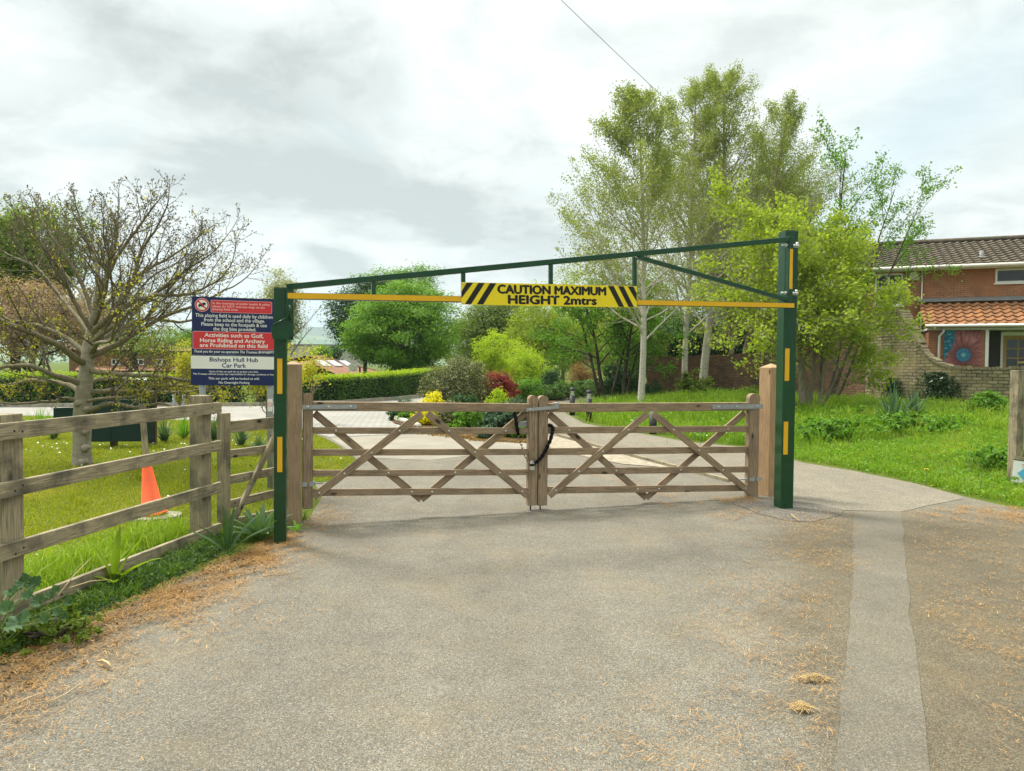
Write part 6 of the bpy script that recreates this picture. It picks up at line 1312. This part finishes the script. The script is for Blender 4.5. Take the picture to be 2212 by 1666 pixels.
def bank():
    xs = np.linspace(3.2, 34, 90); ys = np.linspace(5, 34, 110); X, Y = np.meshgrid(xs, ys); xy = np.stack([X, Y], -1).reshape(-1, 2); inside = in_poly(xy, RIGHT_EDGE + [(34, -3), (60, 20)])
    Z = np.where(inside, bank_z(xy), -.4).reshape(X.shape) - .012; idx = np.arange(X.size).reshape(X.shape); q = np.stack([idx[:-1, :-1], idx[:-1, 1:], idx[1:, 1:], idx[1:, :-1]], -1).reshape(-1, 4)
    k = inside[q].all(1); q = q[k]; me = mesh_np(np.stack([X, Y, Z], -1).reshape(-1, 3), q.ravel(), np.full(len(q), 4), None, True); o = link('grass_bank', me, M_GROUND, None, Matrix()); o['kind'] = 'structure'
bank()
r_near = [(4.85, 12.6), (5.3, 11.1), (5.55, 10.0), (5.6, 9.0), (5.75, 8.35), (6.3, 6.6), (9, 6.5), (12, 9), (12, 14), (5, 14)]
r_far = [(4.5, 14.4), (5, 14), (12, 14), (16, 17), (19, 20), (17, 22), (13.5, 24), (10, 29), (5, 33), (4, 33), (2.6, 28), (2.05, 24), (2.2, 20), (2.8, 18.2), (3.35, 16.7), (3.85, 15.3)]
grass('rough_grass', [(r_near, 36000, .11, .008, .9, 0), (r_near, 14000, .16, .009, .9, 24), (r_far, 50000, .15, .014, .9, 0), (r_far, 30000, .36, .016, .8, 24)], G_ROUGH, 'rough bright grass between the path and the garden wall', 205)
def weeds(name, label, poly, n, hmax, size, seed, mat):
    rg = np.random.default_rng(seed); cc = scatter(rg, poly, max(1, n//14)); xy = np.repeat(cc, 14, 0) + rg.normal(0, .09, (len(cc)*14, 2)); z = rg.uniform(.02, 1, len(xy))*hmax*np.repeat(rg.uniform(.3, 1, len(cc)), 14)
    z = z + (bank_z(xy) if name == 'ground_weeds' else 0); c = np.concatenate([xy, z[:, None]], 1); o = link(name, leaf_mesh(rg, c, nrm(rg.normal(size=c.shape)*.6 + VR([0, -.1, .9])), size*rg.uniform(.5, 1.4, len(c)), .65), mat, None, None); o['kind'] = 'stuff'; o['label'] = label
weeds('ground_weeds', 'leafy weeds spreading through the rough grass on the right', r_near, 16000, .14, .055, 206, L_WEED)
weeds('ground_weeds', 'broad leaved weeds in the far rough grass by the wall', r_far, 12000, .28, .10, 207, L_WEED)
weeds('verge_weeds', 'small dark leaves carpeting the verge under the fence', verge, 5200, .075, .03, 208, m_leaf('verge_leaf', (.02, .06, .016), (.05, .115, .025), (.11, .19, .04), .25))
mid_edge = [(-.6, 14.95), (.4, 14.7), (.72, 15.9), (.2, 16.6), (-1.4, 16.6), (-1.75, 16.4)]
weeds('bed_litter', 'dry brown leaves along the front edge of the garden bed', [(-1.9, 16.3), (-.6, 14.8), (.5, 14.5), (.7, 15.2), (-.4, 15.4), (-1.6, 16.7)], 1500, .02, .07, 209, L_RUST)
# daisies
def daisies():
    rg = np.random.default_rng(210); xy = np.concatenate([scatter(rg, lawn_near, 14), scatter(rg, lawn_mid, 60), scatter(rg, [(-9, 12), (-5, 12), (-4.6, 13.6), (-9, 13.6)], 90), scatter(rg, r_near, 22), scatter(rg, r_far, 150), scatter(rg, [(3.7, 15.4), (5, 14.3), (5.2, 16), (4, 16.6)], 60)]); mb = MB()
    for x, y in xy:
        r = .008*(1 + y/16); z = .055 + rg.uniform(0, .05)*(1 if x < 0 else 2.5); z += float(bank_z([[x, y]])[0]) if x > 0 else 0; t = rg.normal(0, .25, 2); mb.add([(x + r*math.cos(a), y + r*math.sin(a), z + r*(t[0]*math.cos(a)+t[1]*math.sin(a))) for a in np.arange(7)*2*math.pi/7], [tuple(range(7))])
    o = link('daisies', mb, M_WHITE, None, None); o['kind'] = 'stuff'; o['label'] = 'tiny white daisies scattered over the grass'
daisies()
M_DAND = m_plain('dandelion_yellow', (.82, .55, .01), .7, 0, .12, 60); M_STEM = m_plain('flower_stem', (.14, .20, .05), .7)
def dandelion(p, label, group, proto=[None]):
    zb = float(bank_z([[p.x, p.y]])[0])
    if proto[0] is None:
        t = thing('dandelion', label, 'flower', (p.x, p.y, 0), group=group); mb = MB(); q = Vector((p.x, p.y, .21)); rg = np.random.default_rng(4)
        for k in range(3):
            n = 14 - 3*k
            for i in range(n): a = 2*math.pi*(i+.5*k)/n; r = .030 - .008*k; s = .006; d = Vector((math.cos(a), math.sin(a), .12+.25*k)); w_ = Vector((-math.sin(a), math.cos(a), 0)); mb.add([q - w_*s*.4, q + w_*s*.4, q + d*r + w_*s, q + d*r - w_*s], [(0, 1, 2, 3)])
        link('flower_head', mb, M_DAND, t, None); mb = MB(); mb.tube([(p.x, p.y, -.01), (p.x+.006, p.y, .11), (p.x, p.y, .21)], .0028, 6); link('stem', mb, M_STEM, t, None); proto[0] = t
    else:
        M = Matrix.Translation(Vector((p.x, p.y, zb))) @ Matrix.Rotation(p.x*31, 4, 'Z') @ Matrix.Scale(.85 + .4*((p.x*7) % 1), 4); t = copy_tree(proto[0], None, M); t['label'] = label; t['group'] = group
for zx, zy in ((1180, 732), (1415, 758), (1475, 762), (1528, 738), (1610, 732), (1760, 560), (1758, 648), (1775, 660), (1790, 700), (1843, 735), (1860, 820), (1455, 350), (1030, 288), (1770, 508)):
    z = .21
    for _ in range(4): q = G(1626.6+zx*.2647, 813.3+zy*.2647, z); z = .21 + float(bank_z([[q.x, q.y]])[0])
    if not in_poly(np.array([[q.x, q.y]]), [(p_[0]+.05, p_[1]) for p_ in RIGHT_EDGE] + [(34, -3), (60, 20)])[0]: continue
    dandelion(q, 'yellow dandelion in the rough grass between path and garden wall', 'dandelions right of the barrier')
for u, v in ((1500, 941), (1513, 949), (1441, 946)): dandelion(G(u, v, .15), 'yellow dandelion in the grass seen between the right gate rails', 'dandelions behind the gate')

# ---- verge plants
def mallow():
    rg = np.random.default_rng(220); root = thing('mallow_plant', 'broad crinkled leaved mallow sprawling at the foot of the nearest fence post', 'plant', (-2.75, 3.85, 0)); ml = m_leaf('mallow_leaf', (.05, .12, .05), (.10, .19, .085), (.15, .24, .11), .25, .5)
    spots = [(54, 1258, 4.05, .09), (75, 1262, 4.1, .085), (43, 1346, 3.65, .12), (136, 1332, 3.95, .055), (128, 1325, 3.9, .05), (86, 1300, 3.9, .075), (108, 1290, 4.1, .07), (60, 1290, 3.8, .06), (28, 1282, 3.8, .07), (150, 1300, 4.1, .05), (120, 1275, 4.3, .05), (15, 1315, 3.5, .07), (98, 1340, 3.75, .05)]; st = MB()
    for u, v, Y, r in spots:
        p = P(u, v, Y); p.z = max(p.z, .04); mb = MB(); n = 26; tilt = Matrix.Rotation(R(rg.uniform(25, 60)), 4, 'X') @ Matrix.Rotation(R(rg.uniform(-25, 25)), 4, 'Y') @ Matrix.Rotation(rg.uniform(0, 6.28), 4, 'Z'); ring = [Vector((0, 0, -.012))]
        for k, f in ((1, .5), (2, 1.0)):
            for i in range(n): a = 2*math.pi*i/n; lob = 1 + .10*math.cos(5*a)*(f); rr = .5*r*f*lob*(.35 if abs(i-n/2) < .6 and k == 2 else 1); ring.append(Vector((rr*math.cos(a), rr*math.sin(a), .014*math.cos(10*a)*f*(r/.09) + .02*f*f)))
        fs = [(0, 1+i, 1+(i+1) % n) for i in range(n)] + [(1+i, 1+n+i, 1+n+(i+1) % n, 1+(i+1) % n) for i in range(n)]
        mb.add([Matrix.Translation(p) @ tilt @ q for q in ring], fs); link('leaf', mb, ml, root, None, True); st.tube([(-2.75+rg.uniform(-.1, .1), 3.85+rg.uniform(-.15, .15), 0), ((p.x-2.75)/2, (p.y+3.85)/2, p.z*.6+.03), p], .0035, 5)
    link('stems', st, M_STEM, root, None)
mallow()
def dock(label, base, leaves, mat, seed, name='dock_plant'):
    rg = np.random.default_rng(seed); root = thing(name, label, 'plant', base); 
    for L_, w, az, el in leaves:
        mb = MB(); a = R(az); e = R(el); d = Vector((math.cos(a)*math.cos(e), math.sin(a)*math.cos(e), math.sin(e))); s = Vector((-math.sin(a), math.cos(a), 0)); p = Vector(base); pts = []
        for k in range(9):
            x = k/8; ww = w*(math.sin(math.pi*min(1, x**.8))**.8)*(1+.12*math.sin(k*2.3)) if k > 1 else .006; up = s.cross(d)*-.18*ww; pts += [p - s*ww/2 + up, p.copy(), p + s*ww/2 + up]; d = (d + Vector((0, 0, -.09))).normalized(); p = p + d*L_/8
        mb.add(pts, [(3*k, 3*k+1, 3*k+4, 3*k+3) for k in range(8)] + [(3*k+1, 3*k+2, 3*k+5, 3*k+4) for k in range(8)]); link('leaf', mb, mat, root, None, True)
    return root
ML = m_leaf('dock_leaf', (.16, .26, .012), (.26, .38, .02), None, .45)
q = G(208, 1290, 0); dock('yellow green dock with upright lance leaves at the lowest fence rail', (q.x-.02, q.y+.25, 0), [(.42, .06, 95, 80), (.40, .07, 20, 70), (.34, .06, 200, 74), (.45, .065, -10, 48), (.30, .05, 150, 60), (.26, .05, -60, 40), (.2, .05, 240, 50)], ML, 230)
q = G(262, 1262, 0); dock('single broad bright dock leaf leaning over the lowest rail', (q.x-.1, q.y+.02, .05), [(.30, .075, 25, 62), (.2, .05, -30, 30)], ML, 231)
q = G(545, 1178, 0); dock('dark leaved foxglove rosette between small gate and left barrier post', (q.x, q.y+.2, 0), [(.36, .06, 20*i*1.0, 40+14*(i % 3)) for i in range(0, 18, 1)], m_leaf('foxglove_leaf', (.05, .12, .05), (.12, .21, .09), None, .3), 232, 'foxglove')
q = G(492, 1200, 0); dock('tall dark weed at the foot of the second fence post', (q.x, q.y, 0), [(.42, .045, 47*i, 50+11*(i % 4)) for i in range(9)], m_leaf('dark_weed_leaf', (.03, .075, .03), (.06, .13, .05), None, .25), 233, 'weed')
q = G(640, 1150, 0); dock('small weed at the foot of the greyed gate post', (q.x, q.y, 0), [(.14, .03, 60*i, 40+10*(i % 3)) for i in range(8)], L_GREEN, 234, 'weed')
shrub('dark undergrowth of small leaves below the lowest fence rail', 105, 4.05, .55, .15, L_OLIVE, 235, 60, 26, .032, name='undergrowth', cat='undergrowth')
# dry stalks
M_STRAW = m_leaf('straw', (.26, .13, .04), (.43, .235, .07), (.60, .43, .21), .15, .7); M_STALK = m_plain('dry_stalk', (.50, .38, .22), .8, 0, .2, 20)
for i, ((u0, v0, z0), (u1, v1, z1)) in enumerate((((125, 1287, .12), (198, 1205, .36)), ((150, 1270, .14), (240, 1252, .20)), ((5, 1300, .25), (70, 1232, .3)))):
    mb = MB(); a, b = P(u0, v0, 4.25 - .25*(i == 2)), P(u1, v1, 4.55 - .3*(i == 2)); mb.tube([a, a.lerp(b, .5) + Vector((0, 0, .015)), b], [.004, .0035, .0015], 5); tag(link('dry_stalk', mb, M_STALK, None, None), ('pale dry stalk slanting up across the lowest fence rail', 'short dry stalk lying along the lowest fence rail', 'dry stalk against the nearest fence post')[i], 'stalk')
# ---- needle litter on the tarmac
def litter(name, label, polys, seed, L0=.03, w=.0022):
    rg = np.random.default_rng(seed); P_ = []
    for pts, sd, n in polys:
        pts = VR(pts, float); i = rg.integers(0, len(pts)-1, n); k = rg.uniform(size=n); q = pts[i] + (pts[i+1]-pts[i])*k[:, None]; o = np.abs(rg.normal(0, 1, n)); o = o*VR(sd)[np.minimum(i, len(sd)-1)]
        d = pts[i+1]-pts[i]; d /= np.linalg.norm(d, axis=1)[:, None] + 1e-9; nn = np.stack([d[:, 1], -d[:, 0]], 1); q = q + nn*o[:, None] + rg.normal(0, .04, (n, 2))
        # clump with smooth noise
        f = np.sin(q[:, 0]*5.1 + 1.3*np.sin(q[:, 1]*3.3)) + np.sin(q[:, 1]*4.3 + 1.7*np.sin(q[:, 0]*2.9)) + .9*np.sin(q[:, 0]*13+q[:, 1]*9) + .9*np.sin(q[:, 0]*23-q[:, 1]*17); P_.append(q[rg.uniform(-1.8, 2.6, n) < f])
    q = np.concatenate(P_); N = len(q); a = rg.uniform(0, np.pi*2, N); L = L0*rg.uniform(.4, 1.4, N); d = np.stack([np.cos(a), np.sin(a)], 1); s = np.stack([-d[:, 1], d[:, 0]], 1); ww = w*rg.uniform(.7, 1.5, N); z = .014 + rg.uniform(0, .008, N); tz = rg.uniform(-.004, .006, N)
    V = np.zeros((N, 4, 3))
    for k, (x, y) in enumerate(((-.5, -.5), (.5, -.5), (.5, .5), (-.5, .5))): V[:, k, :2] = q + d*(L*x)[:, None] + s*(ww*y)[:, None]; V[:, k, 2] = z + tz*x*2
    o = link(name, mesh_np(V.reshape(-1, 3), np.arange(N*4), np.full(N, 4)), M_STRAW if name != 'grit' else None, None, None); o['kind'] = 'stuff'; o['label'] = label
Lp = [(-3.05, 1.4), (-2.85, 2.6), (-2.66, 3.5), (-2.52, 4.3), (-2.42, 4.9), (-2.32, 5.5), (-2.15, 6.05), (-2.05, 6.7)]
litter('needle_litter', 'orange brown needle litter along the left edge of the tarmac', [(Lp, [.35, .40, .42, .42, .38, .3, .2], 40000), ([(-2.2, 5.6), (-2.0, 6.6), (-2.0, 7.8), (-2.2, 8.8)], [.25, .3, .3], 5000)], 240)
litter('needle_litter', 'dry straw coloured needles scattered over the right of the tarmac', [([(6.0, 8.2), (5.6, 8.35), (5.0, 8.25), (4.3, 7.9)][::-1], [.35, .5, .6], 9000), ([(5.6, 8.2), (4.6, 6), (3.4, 4), (2.2, 2)], [.25, .25, .25], 7000), ([(2.75, 4.9), (4.3, 7.9)], [1.2, 1.2], 7000), ([(2.75, 4.9), (1.7, 2.2)][::-1], [.9, .9], 4500), ([(1.0, 2.2), (2.15, 4.9), (3.5, 7.9)][::-1], [.5, .5, .6], 9000), ([(2.35, 4.9), (3.65, 7.8)][::-1], [.15], 900)], 241)
litter('needle_litter', 'orange needles drifted under the right gate leaf', [([(1.6, 8.35), (2.3, 8.6), (2.8, 8.75)], [.25, .2], 3500), ([(2.9, 9.6), (1.9, 8.6), (1.4, 9.6), (.8, 11)], [.2, .2, .2], 3000), ([(2.75, 8.0), (2.4, 7.6), (2.2, 7.4)], [.15, .15], 900)], 242)
litter('needle_litter', 'sparse pale needles sprinkled over the middle of the road', [([(-2.4, 5), (-2.2, 3.5), (-2.4, 1.5)], [2.4, 2.4], 4500), ([(-2.2, 6), (-2.0, 8)], [2.4], 1500)], 243)
# leaf flakes and sticks near the verge
weeds('leaf_flakes', 'dry leaf flakes mixed into the litter along the verge', [(-3.0, 1.8), (-2.7, 3.2), (-2.45, 4.6), (-2.1, 6), (-1.95, 5.8), (-2.2, 4.4), (-2.35, 3.2), (-2.5, 1.8)], 1400, .022, .028, 244, m_leaf('dry_flake', (.14, .09, .045), (.30, .19, .09), (.48, .33, .17), .1, .8))
for i, (pp, r, lb) in enumerate((([(212, 1428), (222, 1427), (233, 1432), (240, 1441)], .007, 'curled pale strip of bark on the needle litter at the left'), ([(375, 1395), (384, 1383), (402, 1376)], .003, 'thin bent pale twig on the tarmac at the left'), ([(28, 1524), (60, 1508), (100, 1494)], .0035, 'long straight dry stem on the litter at lower left'), ([(95, 1520), (140, 1500), (185, 1470)], .003, 'second long dry stem further right on the litter'), ([(1708, 1109), (1716, 1117), (1728, 1125)], .005, 'short forked twig on the dark tarmac patch by the right post'))):
    mb = MB(); pts = [G(u, v, .022 + (.01 if 0 < k < len(pp)-1 else 0)) for k, (u, v) in enumerate(pp)]; mb.tube(pts, [r*.7] + [r]*(len(pts)-2) + [r*.5], 6); tag(link('twig', mb, M_STALK, None, None, True), lb, 'twig')
M_CLUMP = m_leaf('pale_straw', (.45, .31, .13), (.62, .45, .21), (.72, .56, .30), .1, .7)
def straw(u, v, w, h, label, seed):
    rg = np.random.default_rng(seed); c = G(u, v, 0); n = 130; mb = MB()
    for i in range(n):
        x, y = rg.normal(0, w*.34), rg.normal(0, h*.34); a = rg.uniform(0, 6.28); L = rg.uniform(.02, .06); z = .014 + .022*math.exp(-(x/w)**2*6-(y/h)**2*6)*rg.uniform(0, 1.3); p = Vector((c.x+x, c.y+y, z)); d = Vector((math.cos(a), math.sin(a), rg.uniform(-.1, .25))); mb.tube([p - d*L/2, p + Vector((0, 0, .004)), p + d*L/2], .0011, 3, False)
    tag(link('straw_clump', mb, M_CLUMP, None, None), label, 'straw', 'straw clumps on the tarmac')
straw(1757, 1472, .12, .035, 'long straw clump on the tarmac, the farther of two', 250); straw(1731, 1536, .075, .055, 'round straw clump on the tarmac, the nearer of two', 251)
# ---------------------------------------------------------------- camera, light, sky
cam = bpy.data.cameras.new('camera'); co = bpy.data.objects.new('camera', cam); COL.objects.link(co)
m = Matrix((_r, _u, -_f)).transposed().to_4x4(); m.translation = EYE; co.matrix_world = m
cam.sensor_fit = 'HORIZONTAL'; cam.sensor_width = 36; cam.lens = 36 * F / 2212; cam.clip_start = .05; cam.clip_end = 20000
SC.camera = co
SUN_EL, SUN_AZ = R(56), R(-52)   # azimuth from +Y, negative to the left
sd = Vector((math.sin(SUN_AZ)*math.cos(SUN_EL), math.cos(SUN_AZ)*math.cos(SUN_EL), math.sin(SUN_EL)))
sun = bpy.data.lights.new('sun', 'SUN'); sun.energy = 3.2; sun.angle = R(12); sun.color = (1, .94, .82)
so = bpy.data.objects.new('sun', sun); COL.objects.link(so); so.rotation_euler = (-sd).to_track_quat('-Z', 'Y').to_euler(); so.location = (0, 0, 40)
def world():
    w = bpy.data.worlds.new('World'); SC.world = w; w.use_nodes = True; nt = w.node_tree; nt.nodes.clear(); t = NT(nt)
    sky = t.n('ShaderNodeTexSky', sky_type='NISHITA', sun_disc=False, sun_elevation=SUN_EL, sun_rotation=SUN_AZ, air_density=1.0, dust_density=1.5, ozone_density=1.0)
    g = t.n('ShaderNodeTexCoord').outputs['Generated']; xyz = t.n('ShaderNodeSeparateXYZ', {0: g})
    zz = t.math('ADD', t.math('MAXIMUM', xyz.outputs[2], 0.0), .22)
    pl = t.n('ShaderNodeCombineXYZ', {0: t.math('DIVIDE', xyz.outputs[0], zz), 1: t.math('DIVIDE', xyz.outputs[1], zz), 2: 0.0}).outputs[0]
    wp = t.n('ShaderNodeTexNoise', {'Vector': pl, 'Scale': 1.1, 'Detail': 3.0}).outputs['Color']
    wv = t.n('ShaderNodeVectorMath', {0: wp, 3: .55}, operation='SCALE').outputs[0]
    pv = t.n('ShaderNodeVectorMath', {0: pl, 1: wv}, operation='ADD').outputs[0]
    n1 = t.noise(t.mapv(pv, (1, 1, 1), (3.1, 1.7, 0)), 1.15, 8, .56)
    n2 = t.noise(t.mapv(pv, (1.2, 1, 1), (9.2, 4.4, 0)), 3.0, 8, .58)
    def blob(u, v, su, sv, ang=0):
        """soft bank of cloud around one compass direction of the sky"""
        d = ray(u, v).normalized(); k = Vector((0, 0, 1)); ex = d.cross(k).normalized(); ey = ex.cross(d); c, s = math.cos(R(ang)), math.sin(R(ang))
        a = (ex*c + ey*s)/su*F; b = (ey*c - ex*s)/sv*F
        gw = t.n('ShaderNodeVectorMath', {0: g, 1: t.n('ShaderNodeVectorMath', {0: t.n('ShaderNodeVectorMath', {0: wp, 1: (.5, .5, .5)}, operation='SUBTRACT').outputs[0], 3: .14}, operation='SCALE').outputs[0]}, operation='ADD').outputs[0]
        def dot(x): return t.math('SUBTRACT', t.n('ShaderNodeVectorMath', {0: gw, 1: tuple(x)}, operation='DOT_PRODUCT').outputs['Value'], x.dot(d))
        r2 = t.math('ADD', t.math('POWER', t.math('ABSOLUTE', dot(a)), 2.0), t.math('POWER', t.math('ABSOLUTE', dot(b)), 2.0))
        return t.math('EXPONENT', t.math('MULTIPLY', r2, -1.0))
    grey = t.math('ADD', t.ramp(n1, [(.46, (0,)*3), (.59, (1,)*3)]), t.math('MULTIPLY', t.ramp(n2, [(.46, (0,)*3), (.60, (1,)*3)]), .55))
    dk = t.math('MULTIPLY', grey, .62)
    for u, v, su, sv, ang, k in ((300, 90, 330, 90, -24, .75), (800, 440, 330, 70, -8, .6), (735, 562, 60, 22, 0, 1.0), (1400, 60, 260, 40, 0, .25), (60, 300, 200, 60, 20, .35), (2050, 300, 120, 60, 40, .3)):
        dk = t.math('ADD', dk, t.math('MULTIPLY', blob(u, v, su, sv, ang), k))
    cl = t.mix(t.math('MINIMUM', dk, 1.0), (.92, .955, .91), (.49, .53, .50))
    gap = t.math('ADD', blob(1950, 330, 300, 90, 40), t.math('MULTIPLY', blob(690, 690, 130, 60, 0), 1.0))
    gap = t.math('MINIMUM', t.math('ADD', gap, t.math('MULTIPLY', t.ramp(n2, [(.3, (1,)*3), (.46, (0,)*3)]), .35)), 1.0)
    base = t.mix(t.math('MULTIPLY', gap, .55), cl, (.56, .72, .80))
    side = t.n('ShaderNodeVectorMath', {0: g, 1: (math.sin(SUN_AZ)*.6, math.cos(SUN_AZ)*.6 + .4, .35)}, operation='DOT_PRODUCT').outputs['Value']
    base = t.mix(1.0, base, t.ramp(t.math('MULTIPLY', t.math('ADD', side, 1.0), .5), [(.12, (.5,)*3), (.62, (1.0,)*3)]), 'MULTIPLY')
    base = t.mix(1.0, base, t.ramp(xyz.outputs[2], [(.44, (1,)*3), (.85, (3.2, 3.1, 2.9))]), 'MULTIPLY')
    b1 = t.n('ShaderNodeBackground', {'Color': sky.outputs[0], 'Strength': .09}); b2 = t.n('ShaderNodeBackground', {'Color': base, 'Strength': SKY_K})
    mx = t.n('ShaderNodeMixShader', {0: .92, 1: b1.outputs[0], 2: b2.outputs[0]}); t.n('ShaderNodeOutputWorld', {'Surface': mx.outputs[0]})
SKY_K = .80
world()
SC.view_settings.view_transform = 'Standard'; SC.view_settings.look = 'None'; SC.view_settings.exposure = .62; SC.view_settings.gamma = 1
def haze():
    bm = bmesh.new(); bmesh.ops.create_cube(bm, size=1)
    for v in bm.verts: v.co = Vector((v.co.x*12100, v.co.y*12100, -9.5 if v.co.z < 0 else 230))
    me = bpy.data.meshes.new('haze'); bm.to_mesh(me); bm.free(); m, nt = new_mat('air'); t = NT(nt)
    v = t.n('ShaderNodeVolumePrincipled', {'Color': (.72, .88, 1.0), 'Density': HAZE, 'Anisotropy': .2}); t.n('ShaderNodeOutputMaterial', {'Volume': v.outputs[0]})
    o = link('haze', me, m, None, Matrix()); o['kind'] = 'stuff'; o['label'] = 'thin pale haze over the far hills'
HAZE = .00026
if HAZE: haze()
SC.cycles.max_bounces = 6; SC.cycles.diffuse_bounces = 3; SC.cycles.glossy_bounces = 2; SC.cycles.transmission_bounces = 3; SC.cycles.transparent_max_bounces = 4; SC.cycles.use_denoising = True
SC.cycles.caustics_reflective = False; SC.cycles.caustics_refractive = False; SC.cycles.sample_clamp_indirect = 6
